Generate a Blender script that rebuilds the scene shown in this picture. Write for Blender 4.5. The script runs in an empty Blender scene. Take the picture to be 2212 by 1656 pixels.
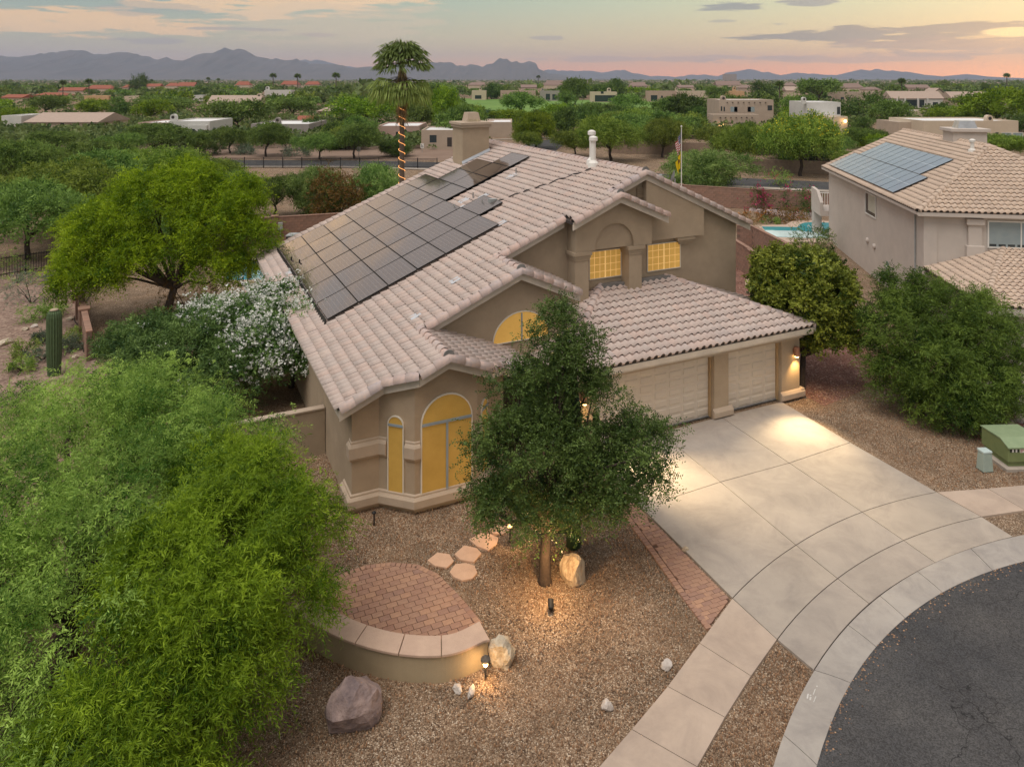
import bpy, bmesh, math, random
import numpy as np
from mathutils import Vector, Matrix

SC = bpy.context.scene
COL = SC.collection
R = math.radians
rnd = random.Random(7)

# ------------------------------------------------------------------ camera
CAM_H = 12.0
FPX, CX, HY = 1573.0, 1106.0, 170.0          # focal length, centre and horizon, in pixels of a 2212 px wide picture
cam = bpy.data.cameras.new('camera')
cam_o = bpy.data.objects.new('camera', cam)
COL.objects.link(cam_o)
cam_o.location = (0, 0, CAM_H)
cam_o.rotation_euler = (R(90), 0, 0)
cam.sensor_width = 36.0
cam.lens = FPX / 2212 * 36.0
cam.shift_y = -(828 - HY) / 2212            # an architectural shift lens keeps the walls upright
cam.clip_end = 60000
SC.camera = cam_o

# ------------------------------------------------------------------ sky
world = bpy.data.worlds.new('World')
SC.world = world
world.use_nodes = True
WN, WL = world.node_tree.nodes, world.node_tree.links
WN.clear()


def wn(t, **kw):
    n = WN.new(t)
    for k, v in kw.items():
        setattr(n, k, v)
    return n


def wmath(op, a, b=None, c=None):
    n = WN.new('ShaderNodeMath')
    n.operation = op
    for i, x in enumerate((a, b, c)):
        if x is None:
            continue
        if isinstance(x, (int, float)):
            n.inputs[i].default_value = x
        else:
            WL.new(x, n.inputs[i])
    return n.outputs[0]


def wmix(f, a, b):
    n = WN.new('ShaderNodeMix')
    n.data_type = 'RGBA'
    for sock, x in ((n.inputs[0], f), (n.inputs[6], a), (n.inputs[7], b)):
        if isinstance(x, (int, float)):
            sock.default_value = x
        elif isinstance(x, tuple):
            sock.default_value = x + (1,)
        else:
            WL.new(x, sock)
    return n.outputs[2]


def wramp(f, stops):
    n = WN.new('ShaderNodeValToRGB')
    e = n.color_ramp.elements
    while len(e) < len(stops):
        e.new(0.5)
    for el, (p, c) in zip(e, stops):
        el.position = p
        el.color = c + (1,)
    WL.new(f, n.inputs[0])
    return n.outputs[0]


tc = wn('ShaderNodeTexCoord')
sep = wn('ShaderNodeSeparateXYZ')
WL.new(tc.outputs['Generated'], sep.inputs[0])
dx, dy, dz = sep.outputs
az = wmath('ARCTAN2', dx, dy)
el = wmath('ARCSINE', dz)
elp = wmath('SQRT', wmath('MAXIMUM', el, 0.0))      # more ramp room near the horizon
# dusk gradient away from and towards the sunset (front right)
away = wramp(elp, [(0.0, (.62, .38, .33)), (.16, (.56, .41, .33)), (.23, (.46, .45, .34)), (.34, (.20, .35, .37)), (.6, (.46, .49, .53)), (1.0, (.46, .53, .62))])
toward = wramp(elp, [(0.0, (1.7, .46, .15)), (.12, (1.5, .50, .19)), (.19, (.98, .58, .28)), (.34, (.72, .76, .46)), (.6, (.60, .60, .56)), (1.0, (.46, .53, .62))])
sun_az = R(42)
m = wmath('COSINE', wmath('SUBTRACT', az, sun_az))
m = wmath('POWER', wmath('MAXIMUM', wmath('MULTIPLY_ADD', m, 0.5, 0.5), 0.0), 5.0)
m = wmath('MULTIPLY', m, 1.0)
sky = wmix(m, away, toward)
# cloud streaks: azimuth, elevation, half sizes, colour, density
mp = wn('ShaderNodeCombineXYZ')
WL.new(wmath('MULTIPLY', az, 13.0), mp.inputs[0])
WL.new(wmath('MULTIPLY', el, 105.0), mp.inputs[1])
nz = wn('ShaderNodeTexNoise')
nz.inputs['Scale'].default_value = 1.0
nz.inputs['Detail'].default_value = 7.0
nz.inputs['Roughness'].default_value = .62
WL.new(mp.outputs[0], nz.inputs['Vector'])
ns = nz.outputs[0]


def streak(col, u, v, hu, hv, c, dens, ragged=2.5):
    a0 = math.atan((u - CX) / FPX)
    e0 = math.atan((HY - v) / FPX * math.cos(a0))
    qa = wmath('DIVIDE', wmath('SUBTRACT', az, a0), hu / FPX)
    qe = wmath('DIVIDE', wmath('SUBTRACT', el, e0), hv / FPX)
    d = wmath('ADD', wmath('MULTIPLY', qa, qa), wmath('MULTIPLY', qe, qe))
    d = wmath('SUBTRACT', 1.0, d)
    d = wmath('MULTIPLY_ADD', wmath('SUBTRACT', ns, .5), ragged * 2.2, d)
    mr = wn('ShaderNodeMapRange', interpolation_type='SMOOTHSTEP')
    WL.new(d, mr.inputs[0])
    mr.inputs[1].default_value = 0.0
    mr.inputs[2].default_value = .55
    mr.inputs[4].default_value = dens
    return wmix(mr.outputs[0], col, c)


for st in [(120, 45, 330, 30, (1.05, .64, .34), .85), (560, 8, 260, 30, (1.05, .66, .36), .85), (330, 20, 120, 14, (.36, .35, .34), .5),
           (700, 45, 260, 60, (.80, .58, .40), .45), (800, 2, 160, 10, (1.0, .66, .38), .8),
           (335, 87, 75, 8, (.40, .33, .33), .8), (520, 63, 90, 4, (.40, .35, .34), .7), (680, 77, 50, 5, (.52, .38, .34), .7),
           (1180, 82, 40, 5, (.40, .33, .33), .75), (1570, 16, 75, 9, (.22, .23, .27), .9), (1750, 5, 65, 8, (.26, .26, .30), .85),
           (1560, 46, 30, 3, (.32, .31, .32), .6), (1680, 53, 16, 3, (.32, .31, .32), .6), (1430, 128, 300, 7, (.50, .34, .34), .6),
           (2010, 72, 330, 18, (.20, .18, .21), .97), (1820, 75, 200, 9, (.20, .19, .22), .95), (2060, 97, 240, 16, (.30, .21, .23), .85),
           (1780, 128, 260, 9, (.50, .33, .32), .7), (2120, 112, 160, 9, (.37, .27, .28), .8), (2190, 70, 60, 10, (1.35, .95, .42), .95, .8), (430, -260, 950, 165, (1.7, 1.05, .48), .95), (560, -480, 900, 210, (.55, .45, .39), .8)]:
    sky = streak(sky, *st)
# soft, low-contrast cloud bands in the rest of the dome
mp2 = wn('ShaderNodeCombineXYZ')
WL.new(wmath('DIVIDE', dx, wmath('ADD', wmath('ABSOLUTE', dz), .12)), mp2.inputs[0])
WL.new(wmath('DIVIDE', dy, wmath('ADD', wmath('ABSOLUTE', dz), .12)), mp2.inputs[1])
nz2 = wn('ShaderNodeTexNoise')
nz2.inputs['Scale'].default_value = .9
nz2.inputs['Detail'].default_value = 5.0
WL.new(mp2.outputs[0], nz2.inputs['Vector'])
mr2 = wn('ShaderNodeMapRange', interpolation_type='SMOOTHSTEP')
WL.new(nz2.outputs[0], mr2.inputs[0])
mr2.inputs[1].default_value = .44
mr2.inputs[2].default_value = .62
mr2.inputs[4].default_value = .8
mr3 = wn('ShaderNodeMapRange', interpolation_type='SMOOTHSTEP')
WL.new(el, mr3.inputs[0])
mr3.inputs[1].default_value = .10
mr3.inputs[2].default_value = .30
sky = wmix(wmath('MULTIPLY', mr2.outputs[0], mr3.outputs[0]), sky, (.92, .62, .40))

SUN_EL, SUN_ROT = R(38), R(35)
nish = wn('ShaderNodeTexSky')
nish.sky_type = 'NISHITA'
nish.sun_disc = False
nish.sun_elevation = R(4)
nish.sun_rotation = sun_az
nish.altitude = 700
bg1 = wn('ShaderNodeBackground')
WL.new(sky, bg1.inputs['Color'])
bg1.inputs['Strength'].default_value = 0.56
bg2 = wn('ShaderNodeBackground')
WL.new(nish.outputs[0], bg2.inputs['Color'])
bg2.inputs['Strength'].default_value = 0.05 * .35
ad = wn('ShaderNodeAddShader')
WL.new(bg1.outputs[0], ad.inputs[0])
WL.new(bg2.outputs[0], ad.inputs[1])
wo = wn('ShaderNodeOutputWorld')
WL.new(ad.outputs[0], wo.inputs[0])

# the broad glow of the dusk sky: one very soft sun
sun = bpy.data.lights.new('sun', 'SUN')
sun.energy = 1.5
sun.angle = R(42)
sun.color = (1.0, .94, .87)
sun_o = bpy.data.objects.new('sun', sun)
COL.objects.link(sun_o)
sun_dir = Vector((-.30, -.35, 1.0)).normalized()      # towards the light: high, a little behind the camera
sun_o.rotation_euler = sun_dir.to_track_quat('Z', 'Y').to_euler()

SC.view_settings.view_transform = 'Standard'
SC.view_settings.look = 'None'
SC.view_settings.gamma = 1.0
SC.view_settings.use_curve_mapping = False
SC.view_settings.exposure = 0.74

# ------------------------------------------------------------------ helpers
MATS = {}


def mat(name, color, rough=.85, **kw):
    """procedural principled material; kw: var (brightness variation), scale, bump, bscale, color2, spec, emit, metal, tint"""
    if name in MATS:
        return MATS[name]
    m_ = bpy.data.materials.new(name)
    m_.use_nodes = True
    N, L = m_.node_tree.nodes, m_.node_tree.links
    b = N['Principled BSDF']
    b.inputs['Roughness'].default_value = rough
    b.inputs['Metallic'].default_value = kw.get('metal', 0.0)
    b.inputs['Specular IOR Level'].default_value = kw.get('spec', .3)
    t = N.new('ShaderNodeTexCoord')
    n1 = N.new('ShaderNodeTexNoise')
    n1.inputs['Scale'].default_value = kw.get('scale', 3.0)
    n1.inputs['Detail'].default_value = kw.get('detail', 6.0)
    n1.inputs['Roughness'].default_value = .65
    if kw.get('stretch'):
        mpn = N.new('ShaderNodeMapping')
        mpn.inputs['Scale'].default_value = kw['stretch']
        L.new(t.outputs['Object'], mpn.inputs['Vector'])
        L.new(mpn.outputs[0], n1.inputs['Vector'])
    else:
        L.new(t.outputs['Object'], n1.inputs['Vector'])
    c2 = kw.get('color2')
    v = kw.get('var', .12)
    if c2 is None:
        c2 = tuple(x * (1 - 2 * v) for x in color)
        c1 = tuple(min(1, x * (1 + v)) for x in color)
    else:
        c1 = color
    rp = N.new('ShaderNodeValToRGB')
    rp.color_ramp.elements[0].position = .3
    rp.color_ramp.elements[1].position = .7
    rp.color_ramp.elements[0].color = c2 + (1,)
    rp.color_ramp.elements[1].color = c1 + (1,)
    L.new(n1.outputs[0], rp.inputs[0])
    out = rp.outputs[0]
    if kw.get('stain'):
        n5 = N.new('ShaderNodeTexNoise')
        n5.inputs['Scale'].default_value = kw.get('stain_scale', 1.1)
        n5.inputs['Detail'].default_value = 9
        n5.inputs['Roughness'].default_value = .72
        n5.inputs['Distortion'].default_value = .6
        L.new(t.outputs['Object'], n5.inputs['Vector'])
        r5 = N.new('ShaderNodeValToRGB')
        s_ = kw['stain']
        r5.color_ramp.elements[0].position = .34
        r5.color_ramp.elements[0].color = (1 - s_, 1 - s_, 1 - s_ * .9, 1)
        r5.color_ramp.elements[1].position = .56
        r5.color_ramp.elements[1].color = (1, 1, 1, 1)
        L.new(n5.outputs[0], r5.inputs[0])
        m5 = N.new('ShaderNodeMix')
        m5.data_type = 'RGBA'
        m5.blend_type = 'MULTIPLY'
        m5.inputs[0].default_value = 1
        L.new(out, m5.inputs[6])
        L.new(r5.outputs[0], m5.inputs[7])
        out = m5.outputs[2]
    if kw.get('tint'):
        # per-piece colour: object random for single pieces, a face attribute for joined ones
        oi = N.new('ShaderNodeObjectInfo')
        at = N.new('ShaderNodeAttribute')
        at.attribute_name = 'tint'
        ad_ = N.new('ShaderNodeMath')
        ad_.operation = 'ADD'
        L.new(oi.outputs['Random'], ad_.inputs[0])
        L.new(at.outputs['Fac'], ad_.inputs[1])
        fr = N.new('ShaderNodeMath')
        fr.operation = 'FRACT'
        L.new(ad_.outputs[0], fr.inputs[0])
        r2 = N.new('ShaderNodeValToRGB')
        el_ = r2.color_ramp.elements
        ts = kw['tint']
        while len(el_) < len(ts):
            el_.new(.5)
        for i, c in enumerate(ts):
            el_[i].position = i / (len(ts) - 1)
            el_[i].color = c + (1,)
        L.new(fr.outputs[0], r2.inputs[0])
        mx = N.new('ShaderNodeMix')
        mx.data_type = 'RGBA'
        mx.blend_type = 'MULTIPLY'
        mx.inputs[0].default_value = 1.0
        L.new(out, mx.inputs[6])
        L.new(r2.outputs[0], mx.inputs[7])
        out = mx.outputs[2]
    L.new(out, b.inputs['Base Color'])
    if kw.get('bump'):
        n2 = N.new('ShaderNodeTexNoise')
        n2.inputs['Scale'].default_value = kw.get('bscale', 60.0)
        n2.inputs['Detail'].default_value = 4.0
        L.new(t.outputs['Object'], n2.inputs['Vector'])
        bp = N.new('ShaderNodeBump')
        bp.inputs['Strength'].default_value = kw['bump']
        bp.inputs['Distance'].default_value = kw.get('bdist', .02)
        L.new(n2.outputs[0], bp.inputs['Height'])
        L.new(bp.outputs[0], b.inputs['Normal'])
    if kw.get('emit'):
        b.inputs['Emission Color'].default_value = kw['emit'] + (1,)
        b.inputs['Emission Strength'].default_value = kw.get('estr', 1.0)
    MATS[name] = m_
    return m_


def leaf_mat(name, c_dark, c_light, trans=.35, rough=.55):
    if name in MATS:
        return MATS[name]
    m_ = bpy.data.materials.new(name)
    m_.use_nodes = True
    N, L = m_.node_tree.nodes, m_.node_tree.links
    N.clear()
    at = N.new('ShaderNodeAttribute')
    at.attribute_name = 'tint'
    rp = N.new('ShaderNodeValToRGB')
    rp.color_ramp.elements[0].color = c_dark + (1,)
    rp.color_ramp.elements[1].color = c_light + (1,)
    L.new(at.outputs['Fac'], rp.inputs[0])
    oi = N.new('ShaderNodeObjectInfo')
    hs = N.new('ShaderNodeHueSaturation')
    mr = N.new('ShaderNodeMapRange')
    mr.inputs[3].default_value = .75
    mr.inputs[4].default_value = 1.25
    L.new(oi.outputs['Random'], mr.inputs[0])
    L.new(mr.outputs[0], hs.inputs['Value'])
    mr_ = N.new('ShaderNodeMapRange')
    mr_.inputs[3].default_value = .488
    mr_.inputs[4].default_value = .512
    L.new(oi.outputs['Random'], mr_.inputs[0])
    L.new(mr_.outputs[0], hs.inputs['Hue'])
    L.new(rp.outputs[0], hs.inputs['Color'])
    d = N.new('ShaderNodeBsdfPrincipled')
    d.inputs['Roughness'].default_value = rough
    d.inputs['Specular IOR Level'].default_value = .25
    L.new(hs.outputs[0], d.inputs['Base Color'])
    tr = N.new('ShaderNodeBsdfTranslucent')
    L.new(hs.outputs[0], tr.inputs['Color'])
    mx = N.new('ShaderNodeMixShader')
    mx.inputs[0].default_value = trans
    L.new(d.outputs[0], mx.inputs[1])
    L.new(tr.outputs[0], mx.inputs[2])
    o = N.new('ShaderNodeOutputMaterial')
    L.new(mx.outputs[0], o.inputs[0])
    MATS[name] = m_
    return m_


class MB:
    """collects polygons and links them as one mesh object"""

    def __init__(s):
        s.v, s.f, s.t = [], [], []
        s.tint = 0.0

    def poly(s, pts):
        i = len(s.v)
        s.v += [tuple(p) for p in pts]
        s.f.append(tuple(range(i, i + len(pts))))
        s.t.append(s.tint)

    def raw(s, v, f):
        i = len(s.v)
        s.v += [tuple(p) for p in v]
        s.f += [tuple(i + k for k in q) for q in f]
        s.t += [s.tint] * len(f)

    def box(s, x0, x1, y0, y1, z0, z1, M=None):
        v = [(x, y, z) for z in (z0, z1) for y in (y0, y1) for x in (x0, x1)]
        if M is not None:
            v = [M @ Vector(p) for p in v]
        s.raw(v, [(0, 2, 3, 1), (4, 5, 7, 6), (0, 1, 5, 4), (2, 6, 7, 3), (0, 4, 6, 2), (1, 3, 7, 5)])

    def prism(s, pts, z0, z1):
        """footprint polygon (ccw) extruded from z0 to z1 (numbers or per-vertex lists)"""
        n = len(pts)
        zb = z0 if isinstance(z0, (list, tuple)) else [z0] * n
        zt = z1 if isinstance(z1, (list, tuple)) else [z1] * n
        v = [(p[0], p[1], zb[i]) for i, p in enumerate(pts)] + [(p[0], p[1], zt[i]) for i, p in enumerate(pts)]
        f = [tuple(range(n - 1, -1, -1)), tuple(range(n, 2 * n))]
        f += [(i, (i + 1) % n, n + (i + 1) % n, n + i) for i in range(n)]
        s.raw(v, f)

    def slab(s, pts, vec):
        """any planar polygon extruded by a vector"""
        n = len(pts)
        a = [Vector(p) for p in pts]
        vec = Vector(vec)
        v = a + [p + vec for p in a]
        f = [tuple(range(n - 1, -1, -1)), tuple(range(n, 2 * n))]
        f += [(i, (i + 1) % n, n + (i + 1) % n, n + i) for i in range(n)]
        s.raw(v, f)

    def tube(s, pts, rad, n=8, cap=True):
        pts = [Vector(p) for p in pts]
        rs = rad if isinstance(rad, (list, tuple)) else [rad] * len(pts)
        v, f = [], []
        for i, p in enumerate(pts):
            d = (pts[min(i + 1, len(pts) - 1)] - pts[max(i - 1, 0)]).normalized()
            ax = Vector((1, 0, 0)) if abs(d.x) < .9 else Vector((0, 1, 0))
            a = d.cross(ax).normalized()
            b = d.cross(a)
            v += [p + (a * math.cos(2 * math.pi * k / n) + b * math.sin(2 * math.pi * k / n)) * rs[i] for k in range(n)]
        for i in range(len(pts) - 1):
            f += [(i * n + k, i * n + (k + 1) % n, (i + 1) * n + (k + 1) % n, (i + 1) * n + k) for k in range(n)]
        if cap:
            f += [tuple(range(n - 1, -1, -1)), tuple(range(len(v) - n, len(v)))]
        s.raw(v, f)

    def lathe(s, prof, c=(0, 0, 0), n=16):
        v, f = [], []
        for r_, z in prof:
            v += [(c[0] + r_ * math.cos(2 * math.pi * k / n), c[1] + r_ * math.sin(2 * math.pi * k / n), c[2] + z) for k in range(n)]
        for i in range(len(prof) - 1):
            f += [(i * n + k, i * n + (k + 1) % n, (i + 1) * n + (k + 1) % n, (i + 1) * n + k) for k in range(n)]
        f += [tuple(range(n - 1, -1, -1)), tuple(range(len(v) - n, len(v)))]
        s.raw(v, f)

    def mesh(s, name, material, smooth=False):
        me = bpy.data.meshes.new(name)
        me.from_pydata(s.v, [], s.f)
        for m_ in (material if isinstance(material, (list, tuple)) else [material]):
            me.materials.append(m_)
        at = me.attributes.new('tint', 'FLOAT', 'FACE')
        at.data.foreach_set('value', s.t)
        if smooth:
            me.polygons.foreach_set('use_smooth', [True] * len(me.polygons))
        me.update()
        return me

    def build(s, name, material, parent=None, smooth=False, bevel=0):
        o = link(name, s.mesh(name, material, smooth), parent)
        if bevel:
            b = o.modifiers.new('bevel', 'BEVEL')
            b.width = bevel
            b.segments = 2
            b.limit_method = 'ANGLE'
        return o


def link(name, me, parent=None, M=None):
    o = bpy.data.objects.new(name, me)
    COL.objects.link(o)
    if parent is not None:
        o.parent = parent
    if M is not None:
        o.matrix_local = M
    return o


def tag(o, label=None, cat=None, group=None, kind=None):
    if label:
        o['label'] = label
    if cat:
        o['category'] = cat
    if group:
        o['group'] = group
    if kind:
        o['kind'] = kind
    return o


def thing(name, loc, label, cat, group=None, rz=0.0):
    o = bpy.data.objects.new(name, None)
    COL.objects.link(o)
    o.location = loc
    o.rotation_euler = (0, 0, rz)
    o.empty_display_size = .3
    return tag(o, label, cat, group)


def G(u, v, z=0.0):
    """ground (or height z) point seen at pixel u, v of the 2212 px wide picture"""
    t = (CAM_H - z) * FPX / (v - HY)
    return Vector(((u - CX) / FPX * t, t, z))


def AT(u, v, Y):
    """point at distance Y seen at pixel u, v"""
    return Vector(((u - CX) / FPX * Y, Y, CAM_H - (v - HY) / FPX * Y))


def offset(poly, d):
    """shrink a ccw polygon by d"""
    n = len(poly)
    out = []
    for i in range(n):
        p0, p1, p2 = (Vector(poly[(i + k) % n][:2]) for k in (-1, 0, 1))
        e1, e2 = (p1 - p0), (p2 - p1)
        if e1.length < 1e-6 or e2.length < 1e-6:
            out.append(p1)
            continue
        e1.normalize()
        e2.normalize()
        n1, n2 = Vector((-e1.y, e1.x)), Vector((-e2.y, e2.x))
        b = n1 + n2
        if b.length < 1e-4:
            b = n1
        b.normalize()
        out.append(p1 + b * (d / max(.35, b.dot(n1))))
    return out


def ccw(poly):
    a = sum(poly[i - 1][0] * poly[i][1] - poly[i][0] * poly[i - 1][1] for i in range(len(poly)))
    return poly if a > 0 else poly[::-1]


def inside(poly, x, y):
    c = False
    n = len(poly)
    for i in range(n):
        x1, y1 = poly[i][0], poly[i][1]
        x2, y2 = poly[i - 1][0], poly[i - 1][1]
        if (y1 > y) != (y2 > y) and x < (x2 - x1) * (y - y1) / (y2 - y1) + x1:
            c = not c
    return c


def clip_poly(sub, clip):
    """Sutherland-Hodgman: sub clipped by a convex ccw polygon"""
    out = [tuple(p[:2]) for p in sub]
    n = len(clip)
    for i in range(n):
        a, b = clip[i], clip[(i + 1) % n]
        inp, out = out, []
        if not inp:
            return []
        for j in range(len(inp)):
            p, q = inp[j - 1], inp[j]
            sp = (b[0] - a[0]) * (p[1] - a[1]) - (b[1] - a[1]) * (p[0] - a[0])
            sq = (b[0] - a[0]) * (q[1] - a[1]) - (b[1] - a[1]) * (q[0] - a[0])
            if (sp >= 0) != (sq >= 0):
                t = sp / (sp - sq)
                out.append((p[0] + (q[0] - p[0]) * t, p[1] + (q[1] - p[1]) * t))
            if sq >= 0:
                out.append(q)
    return out
# ------------------------------------------------------------------ materials of the setting
def gravel_mat(name, stones, scale, soil, bump=.6, patch=None, soil_amt=.25):
    m_ = bpy.data.materials.new(name)
    m_.use_nodes = True
    N, L = m_.node_tree.nodes, m_.node_tree.links
    b = N['Principled BSDF']
    b.inputs['Roughness'].default_value = .95
    b.inputs['Specular IOR Level'].default_value = .15
    t = N.new('ShaderNodeTexCoord')
    nd = N.new('ShaderNodeTexNoise')
    nd.inputs['Scale'].default_value = scale * .6
    L.new(t.outputs['Object'], nd.inputs['Vector'])
    vm = N.new('ShaderNodeMix')
    vm.data_type = 'VECTOR'
    vm.inputs[0].default_value = .02
    L.new(t.outputs['Object'], vm.inputs[4])
    L.new(nd.outputs['Color'], vm.inputs[5])
    vo = N.new('ShaderNodeTexVoronoi')
    vo.inputs['Scale'].default_value = scale
    L.new(vm.outputs[1], vo.inputs['Vector'])
    sp = N.new('ShaderNodeSeparateColor')
    L.new(vo.outputs['Color'], sp.inputs[0])
    rp = N.new('ShaderNodeValToRGB')
    e = rp.color_ramp.elements
    while len(e) < len(stones):
        e.new(.5)
    for i, (p, c) in enumerate(stones):
        e[i].position = p
        e[i].color = c + (1,)
    L.new(sp.outputs[0], rp.inputs[0])
    # larger patches of bare soil
    n3 = N.new('ShaderNodeTexNoise')
    n3.inputs['Scale'].default_value = .55
    n3.inputs['Detail'].default_value = 8
    n3.inputs['Roughness'].default_value = .7
    L.new(t.outputs['Object'], n3.inputs['Vector'])
    mr = N.new('ShaderNodeMapRange')
    mr.inputs[1].default_value = .45
    mr.inputs[2].default_value = .72
    mr.inputs[4].default_value = soil_amt * 2
    L.new(n3.outputs[0], mr.inputs[0])
    mx = N.new('ShaderNodeMix')
    mx.data_type = 'RGBA'
    L.new(mr.outputs[0], mx.inputs[0])
    L.new(rp.outputs[0], mx.inputs[6])
    mx.inputs[7].default_value = soil + (1,)
    L.new(mx.outputs[2], b.inputs['Base Color'])
    n6 = N.new('ShaderNodeTexNoise')
    n6.inputs['Scale'].default_value = .9
    n6.inputs['Detail'].default_value = 7
    n6.inputs['Roughness'].default_value = .7
    L.new(t.outputs['Object'], n6.inputs['Vector'])
    m6 = N.new('ShaderNodeMapRange')
    m6.inputs[1].default_value = .3
    m6.inputs[2].default_value = .7
    m6.inputs[3].default_value = .62
    m6.inputs[4].default_value = 1.22
    L.new(n6.outputs[0], m6.inputs[0])
    h6 = N.new('ShaderNodeHueSaturation')
    L.new(m6.outputs[0], h6.inputs['Value'])
    L.new(mx.outputs[2], h6.inputs['Color'])
    L.new(h6.outputs[0], b.inputs['Base Color'])
    bp = N.new('ShaderNodeBump')
    bp.inputs['Strength'].default_value = bump
    bp.inputs['Distance'].default_value = .02
    bp.invert = True
    L.new(vo.outputs['Distance'], bp.inputs['Height'])
    L.new(bp.outputs[0], b.inputs['Normal'])
    MATS[name] = m_
    return m_


M_GROUND = gravel_mat('gravel_ground', [(0, (.065, .043, .03)), (.3, (.165, .112, .073)), (.6, (.255, .175, .115)), (.85, (.35, .25, .165)), (1, (.62, .52, .40))], 52, (.30, .19, .115))
M_REDROCK = gravel_mat('red_gravel', [(0, (.09, .045, .035)), (.5, (.21, .10, .075)), (.9, (.32, .18, .14)), (1, (.45, .36, .30))], 24, (.2, .1, .07))
M_DIRT = gravel_mat('hill_dirt', [(0, (.18, .12, .095)), (.5, (.28, .195, .155)), (1, (.36, .27, .21))], 10, (.26, .18, .14), .3)
M_CONC = mat('concrete', (.43, .375, .32), .9, color2=(.335, .295, .255), scale=.55, detail=10, bump=.15, bscale=150, stain=.20, stain_scale=.8, tint=[(.92, .92, .93), (1.0, 1.0, 1.0), (1.04, 1.02, .98)])
M_CONC2 = mat('pink_concrete', (.50, .40, .32), .9, color2=(.41, .325, .26), scale=.9, detail=10, bump=.15, bscale=150, stain=.16, stain_scale=1.1, tint=[(.94, .94, .94), (1.0, 1.0, 1.0), (1.03, 1.01, .99)])
M_CURB = mat('curb_concrete', (.42, .385, .345), .9, color2=(.33, .30, .27), scale=.8, detail=10, bump=.15, bscale=150, stain=.22, stain_scale=1.4, tint=[(.94, .94, .94), (1.0, 1.0, 1.0), (1.03, 1.01, .99)])


def asphalt_mat():
    m_ = mat('asphalt', (.088, .085, .083), .95, color2=(.045, .047, .052), stain=.3, stain_scale=.5, scale=.35, detail=10, bump=.5, bscale=120)
    N, L = m_.node_tree.nodes, m_.node_tree.links
    b = N['Principled BSDF']
    src = b.inputs['Base Color'].links[0].from_socket
    t = N.new('ShaderNodeTexCoord')
    sg = N.new('ShaderNodeTexVoronoi')
    sg.inputs['Scale'].default_value = 45
    L.new(t.outputs['Object'], sg.inputs['Vector'])
    sc_ = N.new('ShaderNodeSeparateColor')
    L.new(sg.outputs['Color'], sc_.inputs[0])
    mg = N.new('ShaderNodeMapRange')
    mg.inputs[3].default_value = .6
    mg.inputs[4].default_value = 1.45
    L.new(sc_.outputs[0], mg.inputs[0])
    hg = N.new('ShaderNodeHueSaturation')
    L.new(mg.outputs[0], hg.inputs['Value'])
    L.new(src, hg.inputs['Color'])
    src = hg.outputs[0]
    nd = N.new('ShaderNodeTexNoise')
    nd.inputs['Scale'].default_value = 1.3
    nd.inputs['Detail'].default_value = 6
    L.new(t.outputs['Object'], nd.inputs['Vector'])
    vm = N.new('ShaderNodeMix')
    vm.data_type = 'VECTOR'
    vm.inputs[0].default_value = .45
    L.new(t.outputs['Object'], vm.inputs[4])
    L.new(nd.outputs['Color'], vm.inputs[5])
    for sc, wd, dens in ((.42, .0022, .52), (1.3, .0012, .42)):
        vo = N.new('ShaderNodeTexVoronoi')
        vo.feature = 'DISTANCE_TO_EDGE'
        vo.inputs['Scale'].default_value = sc
        L.new(vm.outputs[1], vo.inputs['Vector'])
        n2 = N.new('ShaderNodeTexNoise')
        n2.inputs['Scale'].default_value = .5 * sc + .3
        L.new(t.outputs['Object'], n2.inputs['Vector'])
        lt = N.new('ShaderNodeMapRange')
        lt.inputs[1].default_value = wd * .2
        lt.inputs[2].default_value = wd * (2 if sc > 1 else 1)
        lt.inputs[3].default_value = 1
        lt.inputs[4].default_value = 0
        L.new(vo.outputs[0], lt.inputs[0])
        gt = N.new('ShaderNodeMapRange')
        gt.inputs[1].default_value = dens - .08
        gt.inputs[2].default_value = dens + .02
        gt.inputs[3].default_value = 1 if sc < 1 else 1
        gt.inputs[4].default_value = 0
        L.new(n2.outputs[0], gt.inputs[0])
        mu = N.new('ShaderNodeMath')
        mu.operation = 'MULTIPLY'
        L.new(lt.outputs[0], mu.inputs[0])
        L.new(gt.outputs[0], mu.inputs[1])
        mx = N.new('ShaderNodeMix')
        mx.data_type = 'RGBA'
        L.new(mu.outputs[0], mx.inputs[0])
        L.new(src, mx.inputs[6])
        mx.inputs[7].default_value = (.018, .018, .019, 1)
        src = mx.outputs[2]
    L.new(src, b.inputs['Base Color'])
    return m_


M_ASPH = asphalt_mat()
M_GRASS = mat('golf_grass', (.16, .27, .055), .9, color2=(.10, .20, .04), scale=.05, detail=8)
M_STUCCO = mat('house_stucco', (.42, .33, .235), .95, var=.05, stain=.10, stain_scale=.5, scale=1.5, bump=.5, bscale=140, bdist=.01)
M_TRIM = mat('pale_stucco_trim', (.46, .37, .285), .95, var=.05, scale=2, bump=.4, bscale=140, bdist=.01)
M_FASCIA = mat('pale_fascia', (.60, .53, .45), .8, var=.08, scale=2)
M_TILE = mat('clay_roof_tile', (.60, .525, .485), .85, color2=(.50, .435, .41), stain=.12, stain_scale=.9, scale=9, bump=.2, bscale=60,
             tint=[(.88, .82, .78), (.97, .90, .86), (.93, .90, .87), (1.0, .89, .83), (.90, .87, .85), (1.0, .94, .89)])
M_TILE2 = mat('barrel_cap_tile', (.62, .50, .445), .85, color2=(.40, .375, .375), scale=5, bump=.2, bscale=60,
              tint=[(.86, .84, .86), (1.0, .90, .86), (.95, .93, .92), (1.0, .86, .80), (.84, .85, .90)])
M_TILE_N = mat('tan_roof_tile', (.60, .495, .41), .85, color2=(.52, .43, .36), scale=9, bump=.2, bscale=60,
               tint=[(.84, .80, .77), (.98, .92, .86), (1.0, .96, .92), (.92, .86, .82)])
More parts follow.
